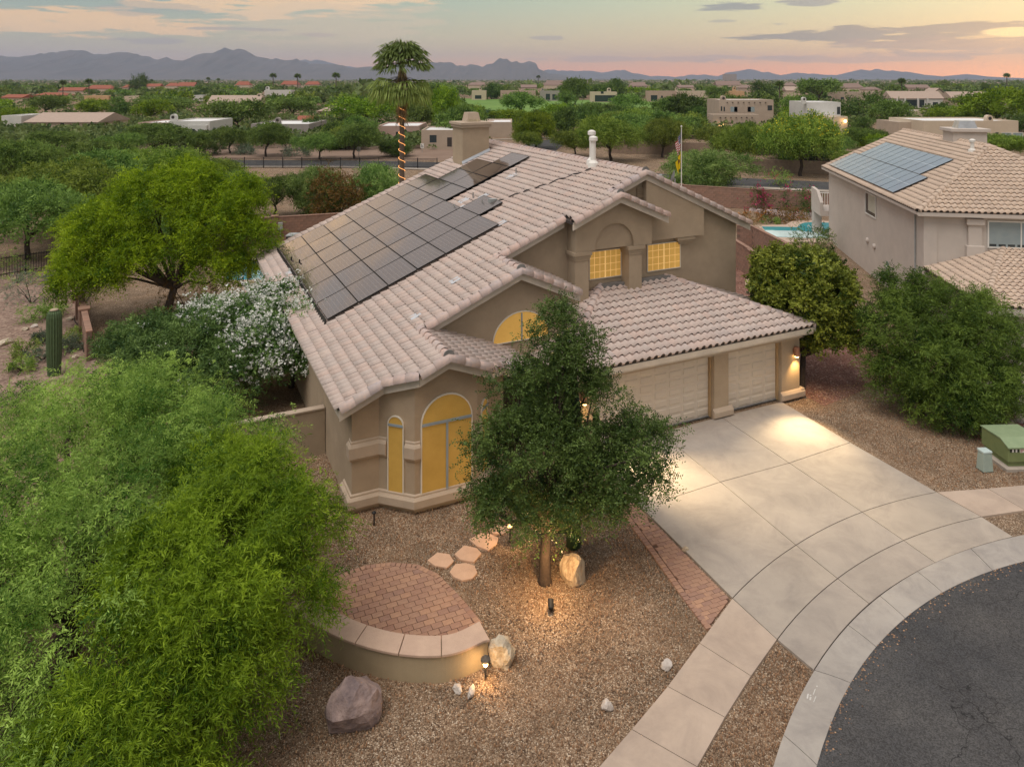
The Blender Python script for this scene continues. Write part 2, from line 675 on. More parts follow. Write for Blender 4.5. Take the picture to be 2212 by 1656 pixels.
M_UNDER = mat('underlay_and_hollow_shade', (.06, .05, .045), .95)  # also painted on tile ends and openings as their shade
M_MORTAR = mat('grey_mortar', (.22, .215, .21), .95, var=.2)
M_WHITE = mat('white_paint', (.74, .72, .68), .6, var=.03)
M_DOOR = mat('garage_door_paint', (.60, .525, .44), .7, var=.02)
M_JAMB = mat('tan_door_jamb', (.42, .29, .16), .8, var=.05)
M_BLACK = mat('black_metal', (.012, .012, .013), .5)
M_METAL = mat('galvanised_metal', (.52, .53, .54), .35, metal=.7)
M_GREYM = mat('grey_painted_metal', (.34, .36, .36), .6)
M_BLOCK = mat('slump_block', (.33, .205, .155), .95, color2=(.25, .155, .115), scale=5, bump=.5, bscale=50, tint=[(.85, .85, .85), (1, 1, 1), (1.06, 1.0, .97)])
M_BLOCKTAN = mat('tan_block', (.32, .235, .175), .95, color2=(.25, .18, .135), scale=3, bump=.4, bscale=50, tint=[(.9, .9, .9), (1, 1, 1)])
M_MORT2 = mat('block_mortar', (.19, .13, .10), .95)
M_PAVER = mat('clay_paver', (.40, .245, .18), .9, color2=(.32, .19, .14), scale=6, bump=.4, bscale=70,
              tint=[(.82, .82, .85), (.95, .92, .88), (1.0, 1.0, .95), (1.15, 1.12, 1.0), (.85, .80, .78)])
M_SAND = mat('joint_sand', (.13, .075, .05), .95)
M_FLAG = mat('flagstone', (.62, .40, .27), .85, color2=(.52, .33, .22), scale=3, bump=.3, bscale=30)
M_CAPST = mat('cap_stone', (.56, .40, .30), .9, color2=(.47, .33, .25), scale=3, bump=.3, bscale=40)
M_BARK = mat('bark', (.09, .065, .05), .95, color2=(.045, .033, .026), scale=12, bump=.8, bscale=25)
M_BARK2 = mat('grey_bark', (.15, .12, .095), .95, color2=(.08, .065, .05), scale=12, bump=.8, bscale=25)

# ------------------------------------------------------------------ ground
mb = MB()
n_ = 96
ring = [(0.0, [(0, 30)])]
rad_list = [40, 90, 200, 500, 1500, 5000, 30000]
prev = None
mb.v.append((0, 30, -.03))
for r_ in rad_list:
    mb.v += [(r_ * math.cos(2 * math.pi * k / n_), 30 + r_ * math.sin(2 * math.pi * k / n_), -.03) for k in range(n_)]
for k in range(n_):
    mb.f.append((0, 1 + k, 1 + (k + 1) % n_))
for i in range(len(rad_list) - 1):
    a, b_ = 1 + i * n_, 1 + (i + 1) * n_
    for k in range(n_):
        mb.f.append((a + k, b_ + k, b_ + (k + 1) % n_, a + (k + 1) % n_))
mb.t = [0.0] * len(mb.f)
tag(mb.build('ground', M_GROUND), kind='structure')


def c8(x, y, z=0.0):                 # a reading of the driveway corner enlarged
    return G(1400.94 + .51009 * x, 811.07 + .51009 * y, z)


def sheet(name, pts, z, material, kind='structure', thick=0):
    m_ = MB()
    if thick:
        m_.prism(ccw([tuple(p[:2]) for p in pts]), z - thick, z)
    else:
        m_.poly([(p[0], p[1], z) for p in ccw([tuple(p[:2]) for p in pts])])
    return tag(m_.build(name, material), kind=kind)


# street: the turning circle and the road leaving it
SC_C = Vector((16.46, 5.24))
SC_R = 13.42
mb = MB()
pts = [(SC_C.x + (SC_R + .15) * math.cos(2 * math.pi * k / 120), SC_C.y + (SC_R + .15) * math.sin(2 * math.pi * k / 120)) for k in range(120)]
mb.poly([(x, y, -.018) for x, y in pts])
mb.poly([(24, 0, -.022), (80, -40, -.022), (86, -31, -.022), (28, 11, -.022)])
tag(mb.build('street', M_ASPH), kind='structure')

# driveway of concrete slabs
CIR = {2: ((16.48, 5.94), 15.74), 3: ((17.04, 4.95), 15.554), 4: ((17.08, 4.75), 14.848)}
CORN = [[(2.45, 23.35), (5.03, 24.68), (7.40, 25.83), (10.01, 27.02)],
        [(3.62, 20.36), (6.20, 21.65), (8.65, 22.72), (11.15, 24.0)],
        [(5.09, 16.81), (7.30, 18.72), (9.69, 20.15), (12.32, 21.12)],
        [(5.67, 15.57), (7.81, 17.47), (10.17, 18.91), (12.85, 19.93)],
        [(6.12, 14.76), (8.16, 16.63), (10.49, 18.04), (13.12, 19.06)]]


def arc(p, q, row, n=6):
    if row not in CIR:
        return [p, q]
    (cx, cy), _ = CIR[row]
    a0, a1 = math.atan2(p[1] - cy, p[0] - cx), math.atan2(q[1] - cy, q[0] - cx)
    r0, r1 = math.hypot(p[0] - cx, p[1] - cy), math.hypot(q[0] - cx, q[1] - cy)
    return [(cx + (r0 + (r1 - r0) * i / n) * math.cos(a0 + (a1 - a0) * i / n), cy + (r0 + (r1 - r0) * i / n) * math.sin(a0 + (a1 - a0) * i / n)) for i in range(n + 1)]


drive = thing('driveway', (7.5, 20.5, 0), None, None)
drive['kind'] = 'structure'
for i in range(4):
    for j in range(3):
        poly = ccw(arc(CORN[i + 1][j], CORN[i + 1][j + 1], i + 1) + arc(CORN[i][j], CORN[i][j + 1], i)[::-1])
        poly = offset(poly, .011)
        m_ = MB()
        m_.prism([(p[0] - 7.5, p[1] - 20.5) for p in poly], -.1, .02)
        m_.build('slab', M_CONC, drive)
m_ = MB()
m_.poly([(p[0] - 7.5, p[1] - 20.5, .003) for p in ccw([(2.45, 23.3), (6.1, 14.8), (8.16, 16.6), (10.49, 18.0), (13.1, 19.08), (10.0, 27.0)])])
m_.build('joint_filler', M_UNDER, drive)


def walk(name, quads, material, c):
    t_ = thing(name, (c[0], c[1], 0), None, None)
    t_['kind'] = 'structure'
    for q in quads:
        poly = offset(ccw([tuple(p[:2]) for p in q]), .009)
        m_ = MB()
        m_.prism([(p[0] - c[0], p[1] - c[1]) for p in poly], -.1, .022)
        m_.build('slab', material, t_)
    return t_


walk('sidewalk', [[c8(355, 945), c8(545, 1120), c8(435, 1275), c8(215, 1135)],
                  [c8(215, 1135), c8(435, 1275), c8(325, 1450), c8(80, 1318)],
                  [c8(80, 1318), c8(325, 1450), c8(207, 1660), c8(-72, 1500)],
                  [c8(-72, 1500), c8(207, 1660), c8(100, 1870), c8(-250, 1705)],
                  [c8(-250, 1705), c8(100, 1870), c8(0, 2110), c8(-430, 1940)]], M_CONC2, (3.5, 14))
walk('sidewalk', [[c8(1222, 495), c8(1410, 600), c8(1597, 573), c8(1435, 480)],
                  [c8(1435, 480), c8(1597, 573), c8(1800, 552), c8(1630, 462)],
                  [c8(1630, 462), c8(1800, 552), c8(2010, 540), c8(1830, 450)]], M_CONC2, (14, 20.5))

# kerb of cast segments round the turning circle
kerb = thing('kerb', (10, 16, 0), None, None)
kerb['kind'] = 'structure'


def ang(p, c):
    return math.atan2(p[1] - c[1], p[0] - c[0])


KJ = [(c8(350, 2150), c8(600, 2160)), (c8(400, 1890), c8(640, 1960)), (c8(570, 1525), c8(705, 1640)), (c8(700, 1250), c8(862, 1300)), (c8(850, 1063), c8(965, 1145)), (c8(985, 940), c8(1090, 1025)),
      (c8(1150, 840), c8(1245, 915)), (c8(1370, 740), c8(1455, 820)), (c8(1600, 668), c8(1680, 765)), (c8(1850, 625), c8(1920, 720)), (c8(2150, 600), c8(2200, 700))]
CB, RB = (17.08, 4.75), 14.83
for (b0, f0), (b1, f1) in zip(KJ[:-1], KJ[1:]):
    ab0, ab1, af0, af1 = ang(b0, CB) - .0006, ang(b1, CB) + .0006, ang(f0, SC_C) - .0006, ang(f1, SC_C) + .0006
    m_ = MB()
    n = 5
    prof = [(0.0, .028), (.35, .024), (.75, .008), (1.0, -.012)]
    V, F = [], []
    for i in range(n + 1):
        tb, tf = ab0 + (ab1 - ab0) * i / n, af0 + (af1 - af0) * i / n
        B_ = Vector((CB[0] + RB * math.cos(tb), CB[1] + RB * math.sin(tb)))
        F_ = Vector((SC_C.x + SC_R * math.cos(tf), SC_C.y + SC_R * math.sin(tf)))
        for s_, z_ in prof:
            p = B_.lerp(F_, s_)
            V.append((p.x - 10, p.y - 16, z_))
        V.append((F_.x - 10, F_.y - 16, -.12))
        V.append((B_.x - 10, B_.y - 16, -.12))
    k_ = 6
    for i in range(n):
        for j in range(k_):
            F.append((i * k_ + j, i * k_ + (j + 1) % k_, (i + 1) * k_ + (j + 1) % k_, (i + 1) * k_ + j))
    F.append(tuple(range(k_)))
    F.append(tuple(range(n * k_ + k_ - 1, n * k_ - 1, -1)))
    m_.raw(V, F)
    m_.build('kerb_segment', M_CURB, kerb)
# faded white house number painted on the kerb
m_ = MB()


def mark(pts):
    m_.poly([(p.x - 10, p.y - 16, .031) for p in pts])


def c9(x, y):                        # enlargement of the kerb number
    return G((2200 + x * .2089) / 1.35624, (1900 + y * .2089) / 1.35624, .03)


for st in ([(790, 630), (815, 625), (800, 695), (780, 690)], [(822, 640), (845, 640), (850, 655), (825, 660)], [(825, 668), (852, 672), (840, 718), (818, 715)], [(905, 660), (918, 665), (885, 748), (874, 742)],
           [(915, 515), (935, 512), (938, 525), (918, 530)], [(895, 560), (910, 556), (880, 640), (868, 634)]):
    mark([c9(*p) for p in st[::-1]])
m_.build('painted_number', mat('faded_white_paint', (.60, .58, .55), .9, var=.1), kerb)

# brick strip along the driveway
def paver_field(parent, org, poly, rot, L_, W_, gap, z0, z1, limit, name='brick', stagger=True, material=None):
    """running-bond pavers clipped to a convex polygon; each whole or cut paver is an object"""
    poly = ccw([tuple(p[:2]) for p in poly])
    c, s = math.cos(rot), math.sin(rot)
    cx, cy = org
    sx, sy = L_ + gap, W_ + gap
    whole = MB()
    whole.prism([(-L_ / 2, -W_ / 2), (L_ / 2, -W_ / 2), (L_ / 2, W_ / 2), (-L_ / 2, W_ / 2)], z0, z1)
    me = whole.mesh(name, material or M_PAVER)
    k = 0
    for j in range(-60, 61):
        for i in range(-60, 61):
            lx = (i + (.5 if (j % 2 and stagger) else 0)) * sx
            ly = j * sy
            x, y = cx + lx * c - ly * s, cy + lx * s + ly * c
            q = [(x + a * c - b * s, y + a * s + b * c) for a, b in ((-L_ / 2, -W_ / 2), (L_ / 2, -W_ / 2), (L_ / 2, W_ / 2), (-L_ / 2, W_ / 2))]
            ins = [inside(poly, *p) for p in q]
            if not any(ins) and not inside(poly, x, y):
                continue
            k += 1
            dz = rnd.uniform(-.003, .003)
            if all(ins):
                link(name, me, parent, Matrix.Translation((x - org[0], y - org[1], dz)) @ Matrix.Rotation(rot + rnd.uniform(-.01, .01), 4, 'Z'))
            else:
                cl = clip_poly(q, poly)
                if len(cl) < 3:
                    continue
                area = abs(sum(cl[t - 1][0] * cl[t][1] - cl[t][0] * cl[t - 1][1] for t in range(len(cl)))) / 2
                if area < .004:
                    continue
                mm = MB()
                mm.prism([(p[0] - org[0], p[1] - org[1]) for p in cl], z0 + dz, z1 + dz)
                mm.build(name, material or M_PAVER, parent)
    return k


strip = thing('brick_strip', (3.9, 18, 0), None, None)
strip['kind'] = 'structure'
SP = [c8(-10, 570), c8(350, 938), c8(245, 1078), c8(118, 905), c8(20, 760), c8(-40, 640)]
SP = [(2.95, 21.8), (3.70, 20.02), (5.02, 16.80), tuple(c8(247, 1074)[:2]), tuple(c8(120, 905)[:2]), tuple(c8(18, 760)[:2]), (3.02, 20.2), (2.7, 21.7)]
a_ = math.atan2(-3.2, 1.33)
mb = MB()
mb.poly([(p[0] - 3.9, p[1] - 18, -.012) for p in ccw(SP)])
mb.build('sand_bed', M_SAND, strip)
inner = [SP[0], SP[1], SP[2], SP[3], (SP[4][0] + .16, SP[4][1] + .03), (SP[5][0] + .16, SP[5][1] + .03), (SP[6][0] + .16, SP[6][1] + .0), SP[7]]
# cut into convex pieces by hand: the strip is nearly convex
for pc_ in ([inner[6], inner[5], inner[1], inner[0]], [inner[5], inner[4], inner[2], inner[1]], [inner[4], inner[3], inner[2]]):
    paver_field(strip, (3.9, 18), pc_, a_ + math.pi / 2, .235, .112, .009, -.06, .012, 300)
edge = [SP[6], SP[5], SP[4], SP[3]]
for (x0, y0), (x1, y1) in zip(edge[:-1], edge[1:]):
    d = math.hypot(x1 - x0, y1 - y0)
    n = int(d / .125)
    for i in range(n):
        t_ = (i + .5) / n
        mm = MB()
        mm.box(-.055, .055, -.01, .135, -.06, .014, Matrix.Rotation(math.atan2(y1 - y0, x1 - x0), 4, 'Z'))
        o = mm.build('border_brick', M_PAVER, strip)
        o.location = (x0 + (x1 - x0) * t_ - 3.9, y0 + (y1 - y0) * t_ - 18, 0)

# round patio with its curved seat wall
PX, PY = -2.6, 16.3
patio = thing('brick_patio', (PX, PY, 0), None, None)
patio['kind'] = 'structure'
top = [(-.66, 16.05), (-.99, 16.56), (-1.37, 17.09), (-1.81, 17.65), (-2.33, 17.98), (-3.0, 18.06), (-3.62, 17.95), (-4.12, 17.65), (-4.55, 17.2), (-4.8, 16.6), (-4.75, 16.0)]
wall_in = [(-4.55, 15.9), (-4.25, 15.62), (-3.75, 15.25), (-3.3, 15.05), (-2.45, 14.85), (-1.88, 14.82), (-1.21, 14.95), (-.70, 15.2), (-.50, 15.6)]
pout = ccw(top + wall_in)
mb = MB()
mb.poly([(p[0] - PX, p[1] - PY, -.012) for p in pout])
mb.build('sand_bed', M_SAND, patio)
pin = offset(ccw(top[::-1] + [wall_in[-1]] + wall_in[::-1][1:] if False else top + wall_in), .13)
paver_field(patio, (PX, PY), pin, R(24), .235, .155, .014, -.06, .012, 300)
for (x0, y0), (x1, y1) in zip(top[:-1], top[1:]):
    d = math.hypot(x1 - x0, y1 - y0)
    n = max(1, round(d / .13))
    for i in range(n):
        t_ = (i + .5) / n
        mm = MB()
        mm.box(-.058, .058, -.002, .128, -.06, .016, Matrix.Rotation(math.atan2(y1 - y0, x1 - x0), 4, 'Z'))
        o = mm.build('border_brick', M_PAVER, patio)
        o.location = (x0 + (x1 - x0) * t_ - PX, y0 + (y1 - y0) * t_ - PY, 0)

M_PWALL = mat('tan_stucco_wall', (.40, .315, .20), .95, var=.06, scale=1.5, bump=.5, bscale=120, bdist=.01)
w_out = [(-4.75, 15.85), (-4.31, 15.42), (-3.56, 14.98), (-2.83, 14.69), (-2.15, 14.53), (-1.49, 14.50), (-1.01, 14.62), (-.50, 14.93)]
w_in = [(-4.42, 16.12), (-4.02, 15.77), (-3.36, 15.38), (-2.72, 15.11), (-2.11, 14.97), (-1.53, 14.94), (-1.14, 15.03), (-.68, 15.34)]
seat = thing('curved_seat_wall', (-2.4, 15, 0), 'low curved tan stucco wall with a pale stone cap round the front of the brick patio', 'garden wall')
mb = MB()


def smooth(pl, n=6):
    out = []
    for i in range(len(pl) - 1):
        p0, p1, p2, p3 = (Vector(pl[max(0, min(len(pl) - 1, i + k))]) for k in (-1, 0, 1, 2))
        for t in range(n):
            t /= n
            out.append(.5 * ((2 * p1) + (p2 - p0) * t + (2 * p0 - 5 * p1 + 4 * p2 - p3) * t * t + (3 * p1 - p0 - 3 * p2 + p3) * t ** 3))
    out.append(Vector(pl[-1]))
    return out


so, si = smooth([(x, y - .05) for x, y in w_out]), smooth([(x, y + .05) for x, y in w_in])
_b = [tuple(p) for p in smooth(w_out)] + [tuple(p) for p in smooth(w_in)][::-1]
mb.prism([(x + 2.4, y - 15) for x, y in ccw(_b)], -.05, .50)
mb.build('wall_body', M_PWALL, seat)
so[-1] += Vector((.06, -.02))
cuts = [0, 6, 15, 23, 31, 42]
for c0, c1 in zip(cuts[:-1], cuts[1:]):
    c1 = min(c1, len(so) - 1)
    p_o, p_i = so[c0:c1 + 1], si[c0:c1 + 1]
    ja, jb = rnd.uniform(-.05, .05), rnd.uniform(-.05, .05)
    poly = offset(ccw([(p.x + 2.4, p.y - 15) for p in p_o] + [(p.x + 2.4, p.y - 15) for p in p_i[::-1]]), .008)
    mm = MB()
    mm.prism(poly, .502, .56)
    mm.build('cap_stone', M_CAPST, seat, bevel=.012)

# stepping stones
def c7(x, y, z=0.0):                 # enlargement of the patio corner
    return G((800 + x * .48077) / 1.35624, (1450 + y * .48077) / 1.35624, z)


for k, (pl, lab) in enumerate([
        ([(940, 400), (1000, 352), (1075, 362), (1102, 405), (1060, 445), (985, 432)], 'salmon flagstone nearest the top edge of the brick patio'),
        ([(1075, 470), (1110, 422), (1175, 415), (1228, 432), (1245, 475), (1215, 510), (1150, 522), (1100, 500)], 'rounded salmon flagstone nearest the camera, right of the patio edge'),
        ([(1105, 362), (1165, 308), (1240, 325), (1270, 355), (1225, 410), (1140, 395)], 'four-sided salmon flagstone second from the oak tree'),
        ([(1195, 272), (1265, 235), (1330, 240), (1372, 262), (1365, 300), (1312, 340), (1240, 312)], 'salmon flagstone half shaded by the edge of the oak crown'),
        ([(1310, 205), (1350, 175), (1420, 190), (1440, 215), (1400, 240), (1340, 235)], 'farthest salmon flagstone, almost hidden under the oak crown')]):
    P = ccw([tuple(c7(*p)[:2]) for p in pl])
    c = Vector((sum(p[0] for p in P) / len(P), sum(p[1] for p in P) / len(P)))
    mm = MB()
    mm.prism([(p[0] - c.x, p[1] - c.y) for p in P], -.05, .022)
    o = mm.build('stepping_stone', M_FLAG, bevel=.012)
    o.location = (c.x, c.y, 0)
    tag(o, lab, 'stepping stone', 'flagstones leading to the patio')
# ------------------------------------------------------------------ the house
HP, HQ = 13.0, 28.0                     # base point in house coordinates (p along the facade, q away from the street)
HB, HA = Vector((.9024, .4308)), Vector((-.4308, .9024))
H_ROT = math.atan2(.4308, .9024)


def HW(p, q, z=0.0):
    """house coordinates to world"""
    w = HB * p + HA * q
    return Vector((w.x, w.y, z))


house = thing('house', HW(HP, HQ), 'large tan stucco house with stepped clay tile gables and golden window screens', 'house', None, H_ROT)


def h(p, q, z):
    return (p - HP, q - HQ, z)


S0, Z0 = .42, 1.23                      # the long left roof slope: z = Z0 + S0 p


def zm(p):
    return Z0 + S0 * p


def hpoly(pts):
    return [(p - HP, q - HQ) for p, q in pts]


# walls, one closed body per block of the house
mb = MB()


def body_q(prof, q0, q1):
    """profile in (p, z) extruded along q"""
    mb.slab([h(p, q0, z) for p, z in prof][::-1], (0, q1 - q0, 0))


body_q([(4.68, -.05), (21.8, -.05), (21.8, 5.95), (16.95, zm(16.95) - .2), (4.68, zm(4.68) - .2)], 23.7, 38.6)
body_q([(4.68, -.05), (9.3, -.05), (9.3, 2.6), (12.3, 2.6), (12.3, 4.75), (10.6, zm(10.6) - .2), (4.68, zm(4.68) - .2)], 21.8, 23.695)
fp = [(4.68, 21.795), (4.68, 20.1), (5.45, 20.1), (6.25, 19.35), (7.15, 19.35), (8.13, 19.35), (8.88, 20.1), (9.3, 20.1), (9.3, 21.795), (7.15, 21.795)]
ztop = [min(zm(p), zm(7.15) - .39 * (p - 7.15)) - .16 for p, q in fp]
f2 = hpoly(fp)
# split at the ridge so that both tops stay planar
for idx in ([0, 1, 2, 3, 4, 9], [4, 5, 6, 7, 8, 9]):
    mb.prism([f2[i] for i in idx], -.05, [ztop[i] for i in idx])
mb.build('wall', M_STUCCO, house)

# garage block: piers, header and the walls behind
mb = MB()
mb.box(11.7 - HP, 12.62 - HP, 20.1 - HQ, 20.6 - HQ, -.05, 2.26)
mb.box(17.5 - HP, 18.15 - HP, 20.1 - HQ, 20.6 - HQ, -.05, 2.26)
mb.box(20.70 - HP, 21.6 - HP, 20.1 - HQ, 20.6 - HQ, -.05, 2.26)
mb.box(11.7 - HP, 21.6 - HP, 20.1 - HQ, 20.6 - HQ, 2.262, 2.62)
mb.box(11.7 - HP, 21.6 - HP, 20.602 - HQ, 23.69 - HQ, -.05, 2.62)
mb.build('garage_wall', M_STUCCO, house)
mb = MB()
mb.box(11.66 - HP, 21.7 - HP, 20.04 - HQ, 20.098 - HQ, 2.25, 2.44)
mb.build('header_trim', M_TRIM, house, bevel=.01)
for a, b in ((12.5, 12.7), (17.42, 18.28), (20.62, 21.78)):
    mb = MB()
    pr = [(20.098, .03), (20.03, .03), (19.97, .08), (19.97, .26), (20.03, .33), (20.098, .37)]
    if a < 13:
        continue
    mb.slab([h(a, q, z) for q, z in pr], (b - a, 0, 0))
    mb.build('pier_base_trim', M_TRIM, house, bevel=.012)
mb = MB()
mb.box(21.602 - HP, 21.78 - HP, 20.0 - HQ, 20.7 - HQ, .03, .36)
mb.build('pier_base_trim', M_TRIM, house, bevel=.02)
# doors
for p0, p1, nc in ((18.16, 20.69, 4), (12.63, 17.49, 8)):
    d = MB()
    d.box(p0 - HP, p1 - HP, 20.36 - HQ, 20.42 - HQ, .03, 2.25)
    do = d.build('garage_door', M_DOOR, house)
    w_ = (p1 - p0) / nc
    pm = MB()
    hh, ww = .115, w_ / 2 - .055
    v = [(-ww, 0, -hh), (ww, 0, -hh), (ww, 0, hh), (-ww, 0, hh), (-ww + .03, -.024, -hh + .03), (ww - .03, -.024, -hh + .03), (ww - .03, -.024, hh - .03), (-ww + .03, -.024, hh - .03)]
    pm.raw(v, [(4, 5, 6, 7), (0, 1, 5, 4), (1, 2, 6, 5), (2, 3, 7, 6), (3, 0, 4, 7)])
    me = pm.mesh('door_panel', M_DOOR)
    for c in range(nc):
        for r_ in range(7):
            link('door_panel', me, do, Matrix.Translation((p0 - HP + (c + .5) * w_, 20.36 - HQ, .21 + r_ * .313)))
    sl = MB()
    sl.box(p0 - HP, p1 - HP, 20.30 - HQ, 20.43 - HQ, .021, .05)
    sl.build('bottom_seal', M_MORTAR, do)
    for a in (p0 - .005, p1 - .055):
        j = MB()
        j.box(a - HP, a + .06 - HP, 20.25 - HQ, 20.355 - HQ, .02, 2.255)
        j.build('door_jamb', M_JAMB, house)

# ---- roof planes
class Plane:
    """roof plane: origin on the eave, X along the eave, slope direction up D (in p, q), rise per metre s"""

    def __init__(s, o, d, rise):
        s.o = Vector(o)
        s.d = Vector((d[0], d[1], 0)).normalized()
        n = Vector((s.d.x, s.d.y, rise)).normalized()
        s.Y = n
        s.X = Vector((s.d.y, -s.d.x, 0))
        s.N = s.X.cross(s.Y)
        s.rise = rise
        s.inv = None

    def z(s, p, q):
        return s.o.z + s.rise * ((p - s.o.x) * s.d.x + (q - s.o.y) * s.d.y)

    def pt(s, p, q, lift=0.0):
        return Vector((p, q, s.z(p, q))) + s.N * lift

    def xy(s, p, q):
        v = Vector((p, q, s.z(p, q))) - s.o
        return v.dot(s.X), v.dot(s.Y)


TW, TL = .285, .345


def tile_mesh(w=TW, l=.40):
    """S-shaped clay tile: pan and barrel with a thick lower rim; the last faces are painted dark for the shade in its end"""
    prof = [(-.5, .012), (-.36, .0), (-.22, .006), (-.12, .026), (.0, .066), (.16, .082), (.32, .066), (.44, .026), (.5, .012)]
    v, f = [], []
    for y, dz in ((-.02, .062), (l, .0)):
        v += [(x * w, y, z + dz) for x, z in prof]
    v += [(x * w, -.018, max(z + .062 - .020, .004)) for x, z in prof]
    v += [(x * w, -.006, .0) for x, z in prof]
    n = len(prof)
    f += [(i, i + 1, n + i + 1, n + i) for i in range(n - 1)]
    f += [(2 * n + i, 2 * n + i + 1, i + 1, i) for i in range(n - 1)]
    f += [(3 * n + i, 3 * n + i + 1, 2 * n + i + 1, 2 * n + i) for i in range(n - 1)]
    return v, f


TV, TF = tile_mesh()
N_TILE = len(TF)
TILE_MAT = [0] * 16 + [0, 0, 0, 1, 1, 1, 1, 0]  # the dark slot paints the shade of the hollow barrel end
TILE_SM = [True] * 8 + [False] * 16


def tile_slots(pl, poly, holes=()):
    """positions of the tiles on a plane polygon given in (p, q)"""
    P = [pl.xy(p, q) for p, q in poly]
    Hs = [[pl.xy(p, q) for p, q in hp] for hp in holes]
    x0, x1 = min(p[0] for p in P), max(p[0] for p in P)
    y0, y1 = min(p[1] for p in P), max(p[1] for p in P)
    out = []
    nx, ny = int((x1 - x0) / TW) + 2, int((y1 - y0) / TL) + 1
    for j in range(ny):
        for i in range(nx):
            x, y = x0 + (i + .5) * TW, y0 + j * TL
            yc = y + TL * .45
            if not inside(P, x, yc):
                continue
            if any(inside(hp, x, yc) for hp in Hs):
                continue
            out.append((x, y))
    return out


def tile_matrix(pl, x, y, org):
    o = pl.o + pl.X * x + pl.Y * y + pl.N * (.02 + rnd.uniform(-.006, .006))
    a = rnd.uniform(-.02, .02)
    X = (pl.X * math.cos(a) + pl.Y * math.sin(a))
    Y = (pl.Y * math.cos(a) - pl.X * math.sin(a))
    M = Matrix(((X.x, Y.x, pl.N.x, o.x - org[0]), (X.y, Y.y, pl.N.y, o.y - org[1]), (X.z, Y.z, pl.N.z, o.z), (0, 0, 0, 1)))
    return M


def lay_tiles(slots, parent_singles, parent_bulk, material, org, cam_local, n_single):
    """slots: list of (plane, x, y, roof object). The n_single nearest become objects, the rest one joined part"""
    S = []
    for pl, x, y, roof in slots:
        c = pl.o + pl.X * x + pl.Y * y
        S.append(((c - cam_local).length * (1.0 + .9 * (1 - max(0, pl.N.dot((cam_local - c).normalized())))), pl, x, y, roof))
    S.sort(key=lambda s: s[0])
    me = bpy.data.meshes.new('roof_tile')
    me.from_pydata(TV, [], TF)
    me.materials.append(material)
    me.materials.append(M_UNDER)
    at = me.attributes.new('tint', 'FLOAT', 'FACE')
    me.polygons.foreach_set('use_smooth', TILE_SM)
    me.polygons.foreach_set('material_index', TILE_MAT)
    for s in S[:n_single]:
        link('roof_tile', me, s[4], tile_matrix(s[1], s[2], s[3], org))
    bulk = MB()
    for s in S[n_single:]:
        bulk.tint = rnd.random()
        M = tile_matrix(s[1], s[2], s[3], org)
        bulk.raw([M @ Vector(v) for v in TV], TF)
    if bulk.v:
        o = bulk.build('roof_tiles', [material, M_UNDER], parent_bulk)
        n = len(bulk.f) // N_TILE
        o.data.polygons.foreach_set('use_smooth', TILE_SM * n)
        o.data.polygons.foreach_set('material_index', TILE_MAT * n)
        o['kind'] = 'stuff'


def deck(name, pl, poly, parent, org, thick=.10):
    m_ = MB()
    pts = [pl.pt(p, q) for p, q in poly]
    m_.slab([(p.x - org[0], p.y - org[1], p.z) for p in pts], (0, 0, -thick))
    return m_.build(name, M_UNDER, parent)


HOR = (HP, HQ)
PM = Plane((4.28, 19.05, zm(4.28)), (1, 0), S0)
PM.X = Vector((0, -1, 0)); PM.N = PM.X.cross(PM.Y)
if PM.N.z < 0:
    PM.X = -PM.X; PM.N = PM.X.cross(PM.Y)
poly_main = [(4.28, 19.8), (5.5, 19.8), (6.3, 19.05), (7.15, 19.05), (7.15, 21.5), (10.6, 21.5), (10.6, 23.4), (13.3, 23.4), (13.3, 22.75), (15.35, 22.75), (15.35, 23.4), (16.95, 23.4), (16.95, 38.9), (4.2, 38.9)]
ZR = zm(7.15)
P_f = Plane((10.3, 19.05, ZR - .39 * 3.15), (-1, 0), .39)
poly_f = [(7.15, 19.05), (8.45, 19.05), (9.1, 19.75), (10.3, 19.75), (10.3, 21.78), (7.15, 21.78)]
P_m = Plane((12.85, 21.5, zm(10.6) - .45 * 2.25), (-1, 0), .45)
poly_m = [(10.6, 21.5), (12.85, 21.5), (12.85, 23.68), (10.6, 23.68)]
P_r = Plane((22.3, 23.4, zm(16.95) - .457 * 5.35), (-1, 0), .457)
poly_r = [(16.95, 23.4), (22.3, 23.4), (22.3, 38.9), (16.95, 38.9)]
P_p = Plane((17.55, 22.75, zm(15.35) - .43 * 2.2), (-1, 0), .43)
poly_p = [(15.35, 22.75), (17.55, 22.75), (17.55, 23.68), (15.35, 23.68)]
GZ, GS = 2.74, .33
P_g = Plane((11.05, 19.7, GZ), (0, 1), GS)
poly_g = [(11.05, 19.7), (22.0, 19.7), (18.1, 23.68), (15.05, 23.68)]
P_gl = Plane((11.05, 19.7, GZ), (1, 0), GS)
poly_gl = [(11.05, 19.7), (15.05, 23.68), (11.05, 23.68)]
P_gr = Plane((22.0, 19.7, GZ), (-1, 0), GS)
poly_gr = [(22.0, 19.7), (22.0, 23.68), (18.1, 23.68)]
for pl in (P_f, P_m, P_r, P_p, P_g, P_gl, P_gr):
    if pl.N.z < 0:
        pl.X = -pl.X
        pl.N = pl.X.cross(pl.Y)
roof = deck('roof', PM, poly_main, house, HOR)
for pl, po in ((P_f, poly_f), (P_m, poly_m), (P_r, poly_r), (P_p, poly_p)):
    deck('roof', pl, po, house, HOR)
groof = deck('garage_roof', P_g, poly_g, house, HOR)
for pl, po in ((P_gl, poly_gl), (P_gr, poly_gr)):
    deck('garage_roof', pl, po, house, HOR)
# soffit of the garage eave
mb = MB()
mb.box(11.1 - HP, 21.95 - HP, 19.75 - HQ, 20.03 - HQ, 2.46, 2.62)
mb.build('eave_soffit', M_FASCIA, house)

